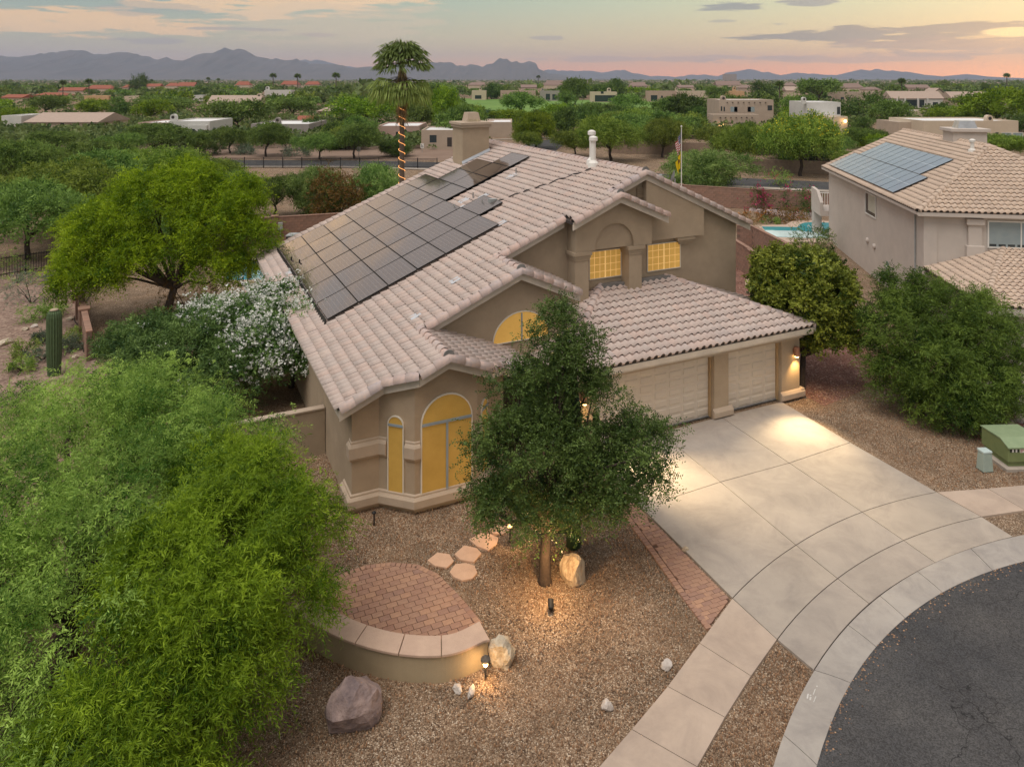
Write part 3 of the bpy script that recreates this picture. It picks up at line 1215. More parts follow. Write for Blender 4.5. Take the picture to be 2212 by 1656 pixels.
# which part of the slope the solar array covers
SOLAR_ROWS = {0: 6, 1: 7, 2: 6, 3: 10, 4: 9, 5: 7}
SP0, SQ0, SDP, SDQ = 5.20, 25.70, 1.098, 2.005
holes = [[(SP0 + .5, SQ0 + SDQ * r_ + (.5 if r_ == 0 else 0)), (SP0 + SDP * n_ - .5, SQ0 + SDQ * r_ + (.5 if r_ == 0 else 0)), (SP0 + SDP * n_ - .5, SQ0 + SDQ * (r_ + 1)), (SP0 + .5, SQ0 + SDQ * (r_ + 1))] for r_, n_ in SOLAR_ROWS.items()]
holes.append([(14.35, 36.4), (16.05, 36.4), (16.05, 37.9), (14.35, 37.9)])
cam_l = Vector((-HB.x * 0, 0, CAM_H))
cam_h = Vector((0.0, 0.0, CAM_H))       # the camera in house coordinates before the base offset is (0, 0)
slots = []
for pl, po, ro, ho in ((PM, poly_main, roof, holes), (P_f, poly_f, roof, ()), (P_m, poly_m, roof, ()), (P_p, poly_p, roof, ()), (P_r, poly_r, roof, ()),
                       (P_g, poly_g, groof, ()), (P_gl, poly_gl, groof, ()), (P_gr, poly_gr, groof, ())):
    slots += [(pl, x, y, ro) for x, y in tile_slots(pl, po, ho)]
lay_tiles(slots, None, house, M_TILE, HOR, cam_h, 300)


# ---- barrel caps along ridges, hips and rakes
def cap_mesh(name, r_, l, material):
    n = 7
    v, f = [], []
    for x, rr in ((0.0, r_ * 1.0), (l, r_ * .86)):
        v += [(x, rr * math.cos(math.pi * (k / (n - 1) * 1.16 - .08)), rr * math.sin(math.pi * (k / (n - 1) * 1.16 - .08))) for k in range(n)]
    v += [(0.0, r_ * .86 * math.cos(math.pi * (k / (n - 1) * 1.16 - .08)), r_ * .86 * math.sin(math.pi * (k / (n - 1) * 1.16 - .08))) for k in range(n)]
    f += [(i, n + i, n + i + 1, i + 1) for i in range(n - 1)]
    f += [(2 * n + i, i, i + 1, 2 * n + i + 1) for i in range(n - 1)]
    m_ = MB()
    m_.raw(v, f)
    me = m_.mesh(name, material)
    me.polygons.foreach_set('use_smooth', [True] * (n - 1) + [False] * (n - 1))
    return me


CAPS = {}


def caps(A, B, name, parent, r_=.155, step=.40, material=None, org=HOR, up=Vector((0, 0, 1)), lift=.05):
    """overlapping barrel tiles from A (low end) to B"""
    A, B = Vector(A), Vector(B)
    d = (B - A)
    n = max(1, round(d.length / step))
    X = d.normalized()
    Y = up.cross(X).normalized()
    Z = X.cross(Y)
    l = d.length / n
    key = (name, r_, material.name, round(l, 2))
    if key not in CAPS:
        CAPS[key] = cap_mesh(name, r_, l * 1.1, material)
    for i in range(n):
        o = A + d * (i / n) + Z * (lift + rnd.uniform(-.004, .004)) + Y * rnd.uniform(-.008, .008)
        Xt = (X - Z * .05 + Y * rnd.uniform(-.015, .015)).normalized()
        Zt = Xt.cross(Y).normalized()
        Yt = Zt.cross(Xt)
        link(name, CAPS[key], parent, Matrix(((Xt.x, Yt.x, Zt.x, o.x - org[0]), (Xt.y, Yt.y, Zt.y, o.y - org[1]), (Xt.z, Yt.z, Zt.z, o.z), (0, 0, 0, 1))))


def board(A, B, parent, name='fascia', w=.05, h0=-.26, h1=-.02, out=(0, 0), material=None, org=HOR):
    A, B = Vector(A), Vector(B)
    m_ = MB()
    o = Vector((out[0], out[1], 0))
    m_.slab([A + Vector((0, 0, h0)) + o - Vector((org[0], org[1], 0)), B + Vector((0, 0, h0)) + o - Vector((org[0], org[1], 0)),
             B + Vector((0, 0, h1)) + o - Vector((org[0], org[1], 0)), A + Vector((0, 0, h1)) + o - Vector((org[0], org[1], 0))], -o.normalized() * w if o.length else (0, w, 0))
    return m_.build(name, material or M_FASCIA, parent)


def z_f(p):
    return ZR - .39 * (p - 7.15)


def z_mr(p):
    return zm(10.6) - .45 * (p - 10.6)


def z_rr(p):
    return zm(16.95) - .457 * (p - 16.95)


def z_pr(p):
    return zm(15.35) - .43 * (p - 15.35)


rakes = [((4.28, 19.8), (5.5, 19.8), zm), ((5.5, 19.8), (6.3, 19.05), zm), ((6.3, 19.05), (7.15, 19.05), zm),
         ((8.45, 19.05), (7.15, 19.05), z_f), ((9.1, 19.75), (8.45, 19.05), z_f), ((10.3, 19.75), (9.1, 19.75), z_f),
         ((7.3, 21.5), (10.6, 21.5), zm), ((12.85, 21.5), (10.6, 21.5), z_mr),
         ((10.7, 23.4), (13.3, 23.4), zm), ((15.5, 23.4), (16.95, 23.4), zm), ((22.3, 23.4), (16.95, 23.4), z_rr),
         ((13.3, 22.75), (15.35, 22.75), zm), ((17.55, 22.75), (15.35, 22.75), z_pr),
         ((4.2, 38.9), (16.95, 38.9), zm)]
for (a, b, zf) in rakes:
    A, B = Vector((a[0], a[1], zf(a[0]))), Vector((b[0], b[1], zf(b[0])))
    if a[1] < 30:
        caps(A, B, 'rake_tile', roof, .165, .42, M_TILE2, lift=-.01)
        e = (B - A)
        nrm = Vector((e.y, -e.x, 0)) if e.x > 0 else Vector((-e.y, e.x, 0))
        if nrm.y > 0:
            nrm = -nrm
        nrm.normalize()
        board(A, B, house, out=(nrm.x * .02, nrm.y * .02), h0=-.30, h1=-.02)
for a, b, z_ in (((7.15, 19.05), (7.15, 21.6), ZR), ((10.6, 21.5), (10.6, 23.5), zm(10.6)), ((16.95, 23.4), (16.95, 38.9), zm(16.95)), ((15.35, 22.75), (15.35, 23.45), zm(15.35))):
    caps((a[0], a[1], z_), (b[0], b[1], z_), 'ridge_tile', roof, .15, .38, M_TILE2, lift=.03)
    # closed end of the ridge
    m_ = MB()
    n = 9
    pts = [(a[0] - HP + .165 * math.cos(math.pi * k / n), a[1] - HQ - .012, z_ + .06 + .165 * math.sin(math.pi * k / n)) for k in range(n + 1)]
    m_.slab(pts, (0, .03, 0))
    m_.build('ridge_end', M_MORTAR, roof)
caps((11.05, 19.7, GZ), (15.05, 23.68, GZ + GS * 3.98), 'hip_tile', groof, .15, .40, M_TILE2, lift=.03)
caps((22.0, 19.7, GZ), (18.1, 23.68, GZ + GS * 3.98), 'hip_tile', groof, .15, .40, M_TILE2, lift=.03)
board((4.28, 19.8, zm(4.28)), (4.2, 38.9, zm(4.2)), house, out=(-.02, 0), h0=-.22, h1=-.03)
board((11.05, 19.7, GZ), (22.0, 19.7, GZ), house, out=(0, -.02), h0=-.20, h1=-.02)
board((22.0, 19.7, GZ), (22.0, 23.68, GZ), house, out=(.02, 0), h0=-.20, h1=-.02)
# mortar where the garage roof meets the wall
mb = MB()
mb.box(15.0 - HP, 18.2 - HP, 23.45 - HQ, 23.69 - HQ, GZ + GS * 3.9, GZ + GS * 3.9 + .14)
mb.build('mortar_flashing', M_MORTAR, house)

# ---- the projecting gable above the garage
zt = 5.62
mb = MB()
ac, ar, asz = 15.3, .86, 5.72
arch = [(ac + ar * math.cos(math.pi * k / 20), asz + ar * .98 * math.sin(math.pi * k / 20)) for k in range(21)]
front = [(13.6, zt), (ac - ar, zt)] + arch[::-1] + [(ac + ar, zt), (17.0, zt), (17.0, z_pr(17.0) - .14), (15.35, zm(15.35) - .14), (13.6, zm(13.6) - .14)]
mb.slab([h(p, 23.07, z) for p, z in front], (0, .10, 0))
back = [(13.6, zt), (17.0, zt), (17.0, z_pr(17.0) - .14), (15.35, zm(15.35) - .14), (13.6, zm(13.6) - .14)]
mb.slab([h(p, 23.172, z) for p, z in back], (0, .525, 0))
mb.build('projecting_gable', M_STUCCO, house)
mb = MB()
pan = [(17.003, zt + .02), (19.85, zt + .02), (19.85, z_rr(19.85) - .16), (17.003, z_rr(17.003) - .16)]
mb.slab([h(p, 23.42, z) for p, z in pan], (0, .277, 0))
mb.build('wall_panel', M_STUCCO, house)
for p0, p1 in ((13.62, 14.2), (16.0, 16.58)):
    mb = MB()
    mb.box(p0 - HP, p1 - HP, 23.14 - HQ, 23.695 - HQ, 3.4, zt - .002)
    po = mb.build('pillar', M_STUCCO, house)
    for k, (e, z0, z1) in enumerate(((.10, 5.47, 5.612), (.06, 5.37, 5.468), (.03, 5.28, 5.368))):
        mb = MB()
        mb.box(p0 - e - HP, p1 + e - HP, 23.14 - e - HQ, 23.69 - HQ, z0, z1)
        mb.build('corbel', M_TRIM if k == 5 else M_STUCCO, po, bevel=.012)
for k, (a, b, z0, z1, q) in enumerate(((18.55, 19.45, 5.5, 5.63, 23.45), (18.65, 19.35, 5.4, 5.498, 23.52), (18.75, 19.25, 5.31, 5.398, 23.58))):
    mb = MB()
    mb.box(a - HP, b - HP, q - HQ, 23.69 - HQ, z0, z1)
    mb.build('corbel', M_STUCCO, house, bevel=.012)
# gable vent
mb = MB()
mb.box(16.72 - HP, 17.36 - HP, 23.66 - HQ, 23.698 - HQ, 7.30, 7.72)
ve = mb.build('gable_vent', M_STUCCO, house)
for k in range(5):
    mb = MB()
    Mx = Matrix.Translation((17.04 - HP, 23.64 - HQ, 7.36 + .075 * k)) @ Matrix.Rotation(R(-35), 4, 'X')
    mb.box(-.31, .31, -.03, .03, -.008, .008, Mx)
    mb.build('slat', M_STUCCO, ve)

# ---- windows
M_SCREEN = mat('gold_sun_screen', (.52, .33, .085), .6, color2=(.41, .255, .06), scale=1.4, emit=(.8, .45, .08), estr=.05)  # faint emission and uneven tone put in as a window glow
M_SCREEN2 = mat('gold_lit_screen', (.64, .40, .11), .55, color2=(.50, .29, .07), scale=1.2, emit=(1.0, .55, .12), estr=.14)  # stronger emission and uneven tone put in as a window glow
M_FRAME = mat('white_window_frame', (.70, .66, .58), .5, var=.03)
M_MULL = mat('blue_grey_mullion', (.27, .33, .38), .5, var=.05)
M_MUNT = mat('glowing_muntin', (.85, .60, .25), .5, emit=(1.0, .6, .2), estr=.25)  # bars given a glow of their own by emission


def window(outline, o, X, N, scr=M_SCREEN, fw=.035, bars=(), munt=None, name='window'):
    """outline in (x, z) of the wall plane at o with direction X and outward normal N"""
    o, X, N = Vector(o), Vector((X[0], X[1], 0)).normalized(), Vector((N[0], N[1], 0)).normalized()

    def P(x, z, out=0.0):
        v = o + X * x + N * out
        return (v.x - HP, v.y - HQ, z)
    out_ = ccw(outline)
    inn = offset(out_, fw)
    m_ = MB()
    n = len(out_)
    V = [P(x, z, .045) for x, z in out_] + [P(x, z, .045) for x, z in inn] + [P(x, z, 0) for x, z in out_] + [P(x, z, .018) for x, z in inn]
    F = []
    for i in range(n):
        j = (i + 1) % n
        F += [(i, j, n + j, n + i), (2 * n + j, 2 * n + i, i, j)[::-1], (n + i, n + j, 3 * n + j, 3 * n + i)]
    m_.raw(V, F)
    fr = m_.build('window', M_FRAME, house)
    m_ = MB()
    m_.poly([P(x, z, .02) for x, z in inn])
    m_.build('screen', scr, fr)
    for (x0, x1, z0, z1) in bars:
        m_ = MB()
        V = [P(x, z, d) for d in (.022, .055) for x, z in ((x0, z0), (x1, z0), (x1, z1), (x0, z1))]
        m_.raw(V, [(4, 5, 6, 7), (0, 1, 5, 4), (1, 2, 6, 5), (2, 3, 7, 6), (3, 0, 4, 7)])
        m_.build('mullion', M_MULL, fr)
    if munt:
        xs, zs = munt
        xa, xb = min(p[0] for p in inn), max(p[0] for p in inn)
        za, zb = min(p[1] for p in inn), max(p[1] for p in inn)
        for x in xs:
            w = .03 if abs(x - (xa + xb) / 2) < .05 else .012
            m_ = MB()
            m_.poly([P(x - w, za, .024), P(x + w, za, .024), P(x + w, zb, .024), P(x - w, zb, .024)])
            m_.build('muntin', M_MUNT, fr)
        for z in zs:
            m_ = MB()
            m_.poly([P(xa, z - .01, .0265), P(xb, z - .01, .0265), P(xb, z + .01, .0265), P(xa, z + .01, .0265)])
            m_.build('muntin', M_MUNT, fr)
    return fr


def arched(x0, x1, z0, zs, n=16):
    c, r_ = (x0 + x1) / 2, (x1 - x0) / 2
    return [(x0, z0), (x1, z0)] + [(c + r_ * math.cos(math.pi * k / n), zs + r_ * math.sin(math.pi * k / n)) for k in range(n + 1)]


# upstairs
for x0, x1 in ((14.54, 16.0), (17.22, 18.86)):
    w_ = x1 - x0
    window([(x0, 4.36), (x1, 4.36), (x1, 5.44), (x0, 5.44)], (0, 23.698, 0), (1, 0), (0, -1), M_SCREEN2, .03,
           munt=([x0 + w_ * k / 6 for k in (1, 2, 3, 4, 5)], [4.36 + 1.08 * k / 4 for k in (1, 2, 3)]))
# half-round window over the entry
c_, r_ = 10.75, 1.06
hr = [(c_ + r_ * math.cos(math.pi * k / 20), 3.28 + .98 * math.sin(math.pi * k / 20)) for k in range(21)]
window(hr, (0, 21.798, 0), (1, 0), (0, -1), M_SCREEN2, .025, bars=[(c_ - .02, c_ + .02, 3.30, 4.2)])
# bay: main window and the two narrow ones
window(arched(6.42, 7.97, .42, 2.36), (0, 19.348, 0), (1, 0), (0, -1), M_SCREEN, .035, bars=[(6.45, 7.94, 2.33, 2.40), (7.165, 7.225, .45, 2.328)])
d45 = Vector((.8, -.75)).normalized()
ln = math.hypot(.8, .75)
window(arched(.28, .28 + .50, .42, 2.36, 12), (5.45, 20.1, 0), d45, (d45.y, -d45.x), M_SCREEN, .03, bars=[(.30, .76, 2.31, 2.37)])
d45b = Vector((.75, .75)).normalized()
window(arched(.25, .75, .42, 2.36, 12), (8.13, 19.35, 0), d45b, (d45b.y, -d45b.x), M_SCREEN, .03, bars=[(.27, .73, 2.31, 2.37)])

# ---- moulded bands round the front room
base = [(4.68, 21.0), (4.68, 20.1), (5.45, 20.1), (6.25, 19.35), (8.13, 19.35), (8.88, 20.1), (9.3, 20.1)]


def band(pts, prof, name, closed_ends=True):
    """sweep a (out, z) profile along a wall line"""
    n = len(pts)
    k = len(prof)
    V = []
    for i in range(n):
        p = Vector(pts[i])
        e1 = (p - Vector(pts[i - 1])).normalized() if i > 0 else None
        e2 = (Vector(pts[i + 1]) - p).normalized() if i < n - 1 else None
        n1 = Vector((e1.y, -e1.x)) if e1 else None
        n2 = Vector((e2.y, -e2.x)) if e2 else None
        b = (n1 or n2) if not (n1 and n2) else (n1 + n2).normalized()
        sc_ = 1.0 / max(.4, b.dot(n1 or n2))
        for o_, z in prof:
            q = p + b * o_ * sc_
            V.append((q.x - HP, q.y - HQ, z))
    F = [(i * k + j, i * k + j + 1, (i + 1) * k + j + 1, (i + 1) * k + j) for i in range(n - 1) for j in range(k - 1)]
    F.append(tuple(range(k - 1, -1, -1)))
    F.append(tuple((n - 1) * k + j for j in range(k)))
    m_ = MB()
    m_.raw(V, F)
    return m_.build(name, M_TRIM, house)


pb = [(.004, .10), (.10, .10), (.14, .16), (.14, .36), (.09, .42), (.05, .42), (.05, .47), (.004, .50)]
band(base, pb, 'base_moulding')
pc = [(.004, 1.40), (.05, 1.42), (.08, 1.48), (.10, 1.50), (.10, 1.80), (.06, 1.86), (.03, 1.88), (.03, 1.93), (.004, 1.96)]


def lerp2(a, b, t):
    return (a[0] + (b[0] - a[0]) * t, a[1] + (b[1] - a[1]) * t)


c1 = lerp2(base[2], base[3], .23)
c2 = lerp2(base[2], base[3], .75)
band([(4.68, 20.35), (4.68, 20.1), (5.45, 20.1), c1], pc, 'waist_moulding')
band([c2, (6.25, 19.35), (6.40, 19.35)], pc, 'waist_moulding')
band([(7.99, 19.35), (8.13, 19.35), lerp2(base[4], base[5], .2)], pc, 'waist_moulding')
band([lerp2(base[4], base[5], .76), (8.88, 20.1), (9.3, 20.1)], pc, 'waist_moulding')

# dark panel painted for the shade of the entry recess, porch beam
mb = MB()
mb.box(9.32 - HP, 11.6 - HP, 21.74 - HQ, 21.79 - HQ, .0, 2.5)
mb.build('entry_shade_panel', mat('entry_shade_paint', (.05, .035, .025), .6), house)
mb = MB()
mb.box(9.32 - HP, 12.3 - HP, 21.70 - HQ, 21.796 - HQ, 2.62, 2.95)
mb.build('entry_lintel', M_STUCCO, house)

# ---- chimney, vents, flashings, cable
cp0, cp1, cq0, cq1 = 14.45, 16.0, 36.42, 37.9
ch = MB()
ch.box(cp0 - HP, cp1 - HP, cq0 - HQ, cq1 - HQ, 6.5, 9.35)
cho = ch.build('chimney', M_STUCCO, house)
for e, z0, z1 in ((.09, 9.352, 9.5), (.16, 9.502, 9.64)):
    mb = MB()
    mb.box(cp0 - e - HP, cp1 + e - HP, cq0 - e - HQ, cq1 + e - HQ, z0, z1)
    mb.build('cap', M_TRIM, cho, bevel=.01)
mb = MB()
a0, a1, b0, b1 = 14.85, 15.65, 36.75, 37.55
mb.raw([h(a0, b0, 9.642), h(a1, b0, 9.642), h(a1, b1, 9.642), h(a0, b1, 9.642), h(a0 + .1, b0 + .1, 10.15), h(a1 - .1, b0 + .1, 10.15), h(a1 - .1, b1 - .1, 10.15), h(a0 + .1, b1 - .1, 10.15)],
       [(4, 5, 6, 7), (0, 1, 5, 4), (1, 2, 6, 5), (2, 3, 7, 6), (3, 0, 4, 7)])
vt = mb.build('chimney_vent', M_TRIM, cho)
for k in range(8):
    mb = MB()
    mb.box(a0 + .08 + k * .085 - HP, a0 + .12 + k * .085 - HP, b0 - .004 - HQ, b0 + .01 - HQ, 9.66, 9.80)
    mb.build('vent_slot', mat('cream_grille', (.55, .48, .33), .8), cho)
mb = MB()
mb.slab([h(cp0 - .05, cq0 - .12, zm(cp0) + .14), h(cp1 + .02, cq0 - .12, zm(cp1) + .14), h(cp1 + .02, cq0 - .003, zm(cp1) + .26), h(cp0 - .05, cq0 - .003, zm(cp0) + .26)], (0, 0, -.04))
mb.build('chimney_flashing', mat('dull_flashing', (.36, .39, .43), .5, var=.08), house)
for p, q, hh, r_ in ((16.55, 26.6, 1.15, .11), (16.72, 27.0, 1.30, .10)):
    mb = MB()
    z_ = zm(p)
    mb.lathe([(.24, .0), (.22, .22), (r_ + .02, .32), (r_, .34), (r_, hh), (r_ + .06, hh), (r_ + .075, hh + .03), (r_ + .075, hh + .16), (r_ * .7, hh + .22)], (p - HP, q - HQ, z_), 14)
    mb.build('vent_pipe', M_WHITE, house, smooth=False)
M_LEAD = mat('pale_flashing', (.50, .52, .55), .5, var=.08, scale=8)
for p, q, w_, l_ in ((14.6, 30.6, .5, .55), (12.9, 29.9, .35, .45), (12.3, 30.7, .45, .5), (12.55, 28.4, .5, .4), (11.9, 30.0, .35, .3), (5.1, 33.2, .5, .5), (11.95, 25.9, .3, .4), (7.3, 22.4, .33, .36), (9.0, 23.3, .33, .36)):
    mb = MB()
    c = PM.pt(p, q, .105)
    pts = [c + PM.X * sx * w_ / 2 + PM.Y * sy * l_ / 2 for sx, sy in ((-1, -1), (1, -1), (1, 1), (-1, 1))]
    if PM.N.dot((pts[1] - pts[0]).cross(pts[2] - pts[0])) < 0:
        pts = pts[::-1]
    mb.slab([(v.x - HP, v.y - HQ, v.z) for v in pts], PM.N * .015)
    mb.build('flashing_sheet', M_LEAD, house)
for p, q in ((14.85, 30.6), (12.6, 30.4), (12.4, 28.9), (11.6, 30.2), (5.5, 33.6), (5.3, 34.6)):
    c = PM.pt(p, q, .08)
    mb = MB()
    mb.tube([(c.x - HP, c.y - HQ, c.z), (c.x - HP, c.y - HQ, c.z + .28)], .035, 8)
    mb.build('plumbing_stub', M_BLACK if p < 6 else M_METAL, house)
mb = MB()
pts = []
for k in range(25):
    t = k / 24
    p = 12.75 + (16.3 - 12.75) * t + .12 * math.sin(t * 9) * (1 - t)
    q = 28.35 - (28.35 - 26.3) * t ** 1.2
    c = PM.pt(p, q, .12 + .03 * math.sin(t * 40))
    pts.append((c.x - HP, c.y - HQ, c.z))
mb.tube(pts, .028, 6)
mb.build('roof_cable', M_BLACK, house)
mb = MB()
c = PM.pt(12.75, 28.45, .2)
mb.box(c.x - .16 - HP, c.x + .16 - HP, c.y - .13 - HQ, c.y + .13 - HQ, c.z - .1, c.z + .1)
mb.build('junction_box', M_GREYM, house)

# ---- solar array
def solar_mat(name, body, line, nline, rough=.12):
    m_ = bpy.data.materials.new(name)
    m_.use_nodes = True
    N, L = m_.node_tree.nodes, m_.node_tree.links
    b = N['Principled BSDF']
    t = N.new('ShaderNodeUVMap')
    sp = N.new('ShaderNodeSeparateXYZ')
    L.new(t.outputs[0], sp.inputs[0])

    def lines(sock, n, w):
        a = N.new('ShaderNodeMath'); a.operation = 'MULTIPLY'; a.inputs[1].default_value = n
        L.new(sock, a.inputs[0])
        f = N.new('ShaderNodeMath'); f.operation = 'FRACT'
        L.new(a.outputs[0], f.inputs[0])
        s = N.new('ShaderNodeMath'); s.operation = 'SUBTRACT'; s.inputs[1].default_value = .5
        L.new(f.outputs[0], s.inputs[0])
        ab = N.new('ShaderNodeMath'); ab.operation = 'ABSOLUTE'
        L.new(s.outputs[0], ab.inputs[0])
        g = N.new('ShaderNodeMath'); g.operation = 'GREATER_THAN'; g.inputs[1].default_value = .5 - w
        L.new(ab.outputs[0], g.inputs[0])
        return g.outputs[0]
    la = lines(sp.outputs[1], nline[0], .014)
    lb = lines(sp.outputs[0], nline[1], .03)
    mx = N.new('ShaderNodeMix'); mx.data_type = 'RGBA'
    L.new(lb, mx.inputs[0])
    mx.inputs[6].default_value = body + (1,)
    mx.inputs[7].default_value = tuple(x * .6 for x in body) + (1,)
    m2 = N.new('ShaderNodeMix'); m2.data_type = 'RGBA'
    L.new(la, m2.inputs[0])
    L.new(mx.outputs[2], m2.inputs[6])
    m2.inputs[7].default_value = line + (1,)
    L.new(m2.outputs[2], b.inputs['Base Color'])
    b.inputs['Roughness'].default_value = rough
    b.inputs['Specular IOR Level'].default_value = .5
    b.inputs['Coat Weight'].default_value = 1.0
    b.inputs['Coat IOR'].default_value = 2.0
    b.inputs['Coat Roughness'].default_value = .05
    MATS[name] = m_
    return m_


M_SOLAR = solar_mat('solar_cells', (.065, .048, .043), (.36, .31, .27), (7, 40))
M_SOLARB = solar_mat('blue_solar_cells', (.03, .085, .17), (.34, .40, .46), (2, 10))


def panel_mesh(name, w, l, material):
    """framed module: black frame and glass"""
    v = [(-w / 2, -l / 2, 0), (w / 2, -l / 2, 0), (w / 2, l / 2, 0), (-w / 2, l / 2, 0)]
    e = .014
    g = [(-w / 2 + e, -l / 2 + e, .041), (w / 2 - e, -l / 2 + e, .041), (w / 2 - e, l / 2 - e, .041), (-w / 2 + e, l / 2 - e, .041)]
    t_ = [(a, b, .045) for a, b, _ in v]
    m_ = MB()
    m_.raw(v + t_ + [(a, b, .045) for a, b, _ in g] + g,
           [(0, 3, 2, 1)] + [(i, (i + 1) % 4, 4 + (i + 1) % 4, 4 + i) for i in range(4)] + [(4 + i, 4 + (i + 1) % 4, 8 + (i + 1) % 4, 8 + i) for i in range(4)]
           + [(8 + i, 8 + (i + 1) % 4, 12 + (i + 1) % 4, 12 + i) for i in range(4)] + [(12, 13, 14, 15)])
    me = m_.mesh(name, [M_BLACK, material])
    me.polygons[len(me.polygons) - 1].material_index = 1
    uv = me.uv_layers.new(name='UVMap')
    pl_ = me.polygons[len(me.polygons) - 1]
    for li, c in zip(pl_.loop_indices, ((0, 0), (1, 0), (1, 1), (0, 1))):
        uv.data[li].uv = c
    return me


array = thing('solar_array', house.location.copy(), 'dark bronze solar array on the long left roof slope of the tan house', 'solar array', None, H_ROT)
cosl = 1 / math.sqrt(1 + S0 * S0)
pw, plen = SDP / cosl - .02, SDQ - .02
me = panel_mesh('solar_panel', plen, pw, M_SOLAR)
for r_, n_ in SOLAR_ROWS.items():
    for c in range(n_):
        p, q = SP0 + SDP * (c + .5), SQ0 + SDQ * (r_ + .5)
        o = PM.pt(p, q, .17)
        X = Vector((0, 1, 0))
        Y = -PM.Y
        if X.cross(Y).dot(PM.N) < 0:
            Y = PM.Y
        Nn = X.cross(Y)
        tl = Matrix.Rotation(rnd.uniform(-.010, .010), 4, 'X') @ Matrix.Rotation(rnd.uniform(-.006, .006), 4, 'Y')
        M = Matrix(((X.x, Y.x, Nn.x, o.x - HP), (X.y, Y.y, Nn.y, o.y - HQ), (X.z, Y.z, Nn.z, o.z), (0, 0, 0, 1)))
        link('solar_panel', me, array, M @ tl)
mb = MB()
A, B = PM.pt(SP0 - .02, SQ0, .21), PM.pt(SP0 - .02, SQ0 + SDQ * 6, .21)
mb.slab([(A.x - HP, A.y - HQ, A.z), (B.x - HP, B.y - HQ, B.z), (B.x - HP - .06, B.y - HQ, B.z - .24), (A.x - HP - .06, A.y - HQ, A.z - .24)], (-.02, 0, .005))
mb.build('edge_skirt', M_BLACK, array)
for r_, n_ in SOLAR_ROWS.items():
    for k in range(2):
        q = SQ0 + SDQ * (r_ + .25 + .5 * k)
        mb = MB()
        A, B = PM.pt(SP0, q, .14), PM.pt(SP0 + SDP * n_ + .05, q, .14)
        mb.tube([(A.x - HP, A.y - HQ, A.z), (B.x - HP, B.y - HQ, B.z)], .025, 6)
        mb.build('mounting_rail', M_BLACK, array)
# ------------------------------------------------------------------ the neighbour's house
NP, NQ = 19.0, 47.0
NB, NA = Vector((.9862, -.1655)), Vector((.1655, .9862))
N_ROT = math.atan2(-.1655, .9862)


def NW(p, q, z=0.0):
    w = NB * p + NA * q
    return Vector((w.x, w.y, z))


M_STUCN = mat('pale_stucco', (.56, .50, .45), .95, var=.04, scale=1.2, bump=.5, bscale=120, bdist=.01)
nh = thing('house', NW(NP, NQ), 'pale two-storey stucco house at the right edge with a tan tile hip roof', 'house', None, N_ROT)


def nb(p, q, z):
    return (p - NP, q - NQ, z)


def nbox(name, p0, p1, q0, q1, z0, z1, m_, parent=None, bevel=0):
    b = MB()
    b.box(p0 - NP, p1 - NP, q0 - NQ, q1 - NQ, z0, z1)
    return b.build(name, m_, parent or nh, bevel=bevel)


nbox('wall', 14.3, 24.9, 39.4, 57.4, -.05, 5.22, M_STUCN)
nbox('wall', 15.6, 24.9, 33.6, 39.398, -.05, 2.45, M_STUCN)
mb = MB()
mb.slab([nb(14.3, 57.38, 5.2), nb(24.9, 57.38, 5.2), nb(19.6, 57.38, 7.95)], (0, -.2, 0))
mb.build('gable_wall', M_STUCN, nh)
NZ, NS = 5.38, .4925
N_l = Plane((13.9, 39.0, NZ), (1, 0), NS)
N_f = Plane((13.9, 39.0, NZ), (0, 1), NS)
N_r = Plane((25.3, 39.0, NZ), (-1, 0), NS)
pn_l = [(13.9, 39.0), (19.6, 44.7), (19.6, 57.8), (13.9, 57.8)]
pn_f = [(13.9, 39.0), (25.3, 39.0), (19.6, 44.7)]
pn_r = [(25.3, 39.0), (25.3, 57.8), (19.6, 57.8), (19.6, 44.7)]
N_g = Plane((14.3, 33.0, 2.52), (0, 1), .17)
pn_g = [(14.3, 33.0), (25.3, 33.0), (25.3, 39.38), (17.9, 39.38)]
N_gl = Plane((14.3, 33.0, 2.52), (1, 0), .302)
pn_gl = [(14.3, 33.0), (17.9, 39.38), (14.3, 39.38)]
for pl in (N_l, N_f, N_r, N_g, N_gl):
    if pl.N.z < 0:
        pl.X = -pl.X
        pl.N = pl.X.cross(pl.Y)
NOR = (NP, NQ)
nroof = deck('roof', N_l, pn_l, nh, NOR)
for pl, po in ((N_f, pn_f), (N_r, pn_r)):
    deck('roof', pl, po, nh, NOR)
ngroof = deck('garage_roof', N_g, pn_g, nh, NOR)
deck('garage_roof', N_gl, pn_gl, nh, NOR)
slots = []
for pl, po, ro in ((N_l, pn_l, nroof), (N_f, pn_f, nroof), (N_r, pn_r, nroof), (N_g, pn_g, ngroof), (N_gl, pn_gl, ngroof)):
    slots += [(pl, x, y, ro) for x, y in tile_slots(pl, po, [[(14.9, 46.9), (17.2, 46.9), (17.2, 55.6), (14.9, 55.6)]] if pl is N_l else ())]
lay_tiles(slots, None, nh, M_TILE_N, NOR, cam_h, 300)
zr = NZ + NS * 5.7
caps((13.9, 39.0, NZ), (19.6, 44.7, zr), 'hip_tile', nroof, .16, .40, M_TILE_N, NOR, lift=.04)
caps((25.3, 39.0, NZ), (19.6, 44.7, zr), 'hip_tile', nroof, .16, .40, M_TILE_N, NOR, lift=.04)
caps((19.6, 44.7, zr), (19.6, 57.8, zr), 'ridge_tile', nroof, .16, .40, M_TILE_N, NOR, lift=.04)
caps((14.3, 33.0, 2.52), (17.9, 39.3, 3.6), 'hip_tile', ngroof, .16, .40, M_TILE_N, NOR, lift=.05)
board((13.9, 39.0, NZ), (25.3, 39.0, NZ), nh, out=(0, -.02), h0=-.2, h1=-.01, material=M_STUCN, org=NOR)
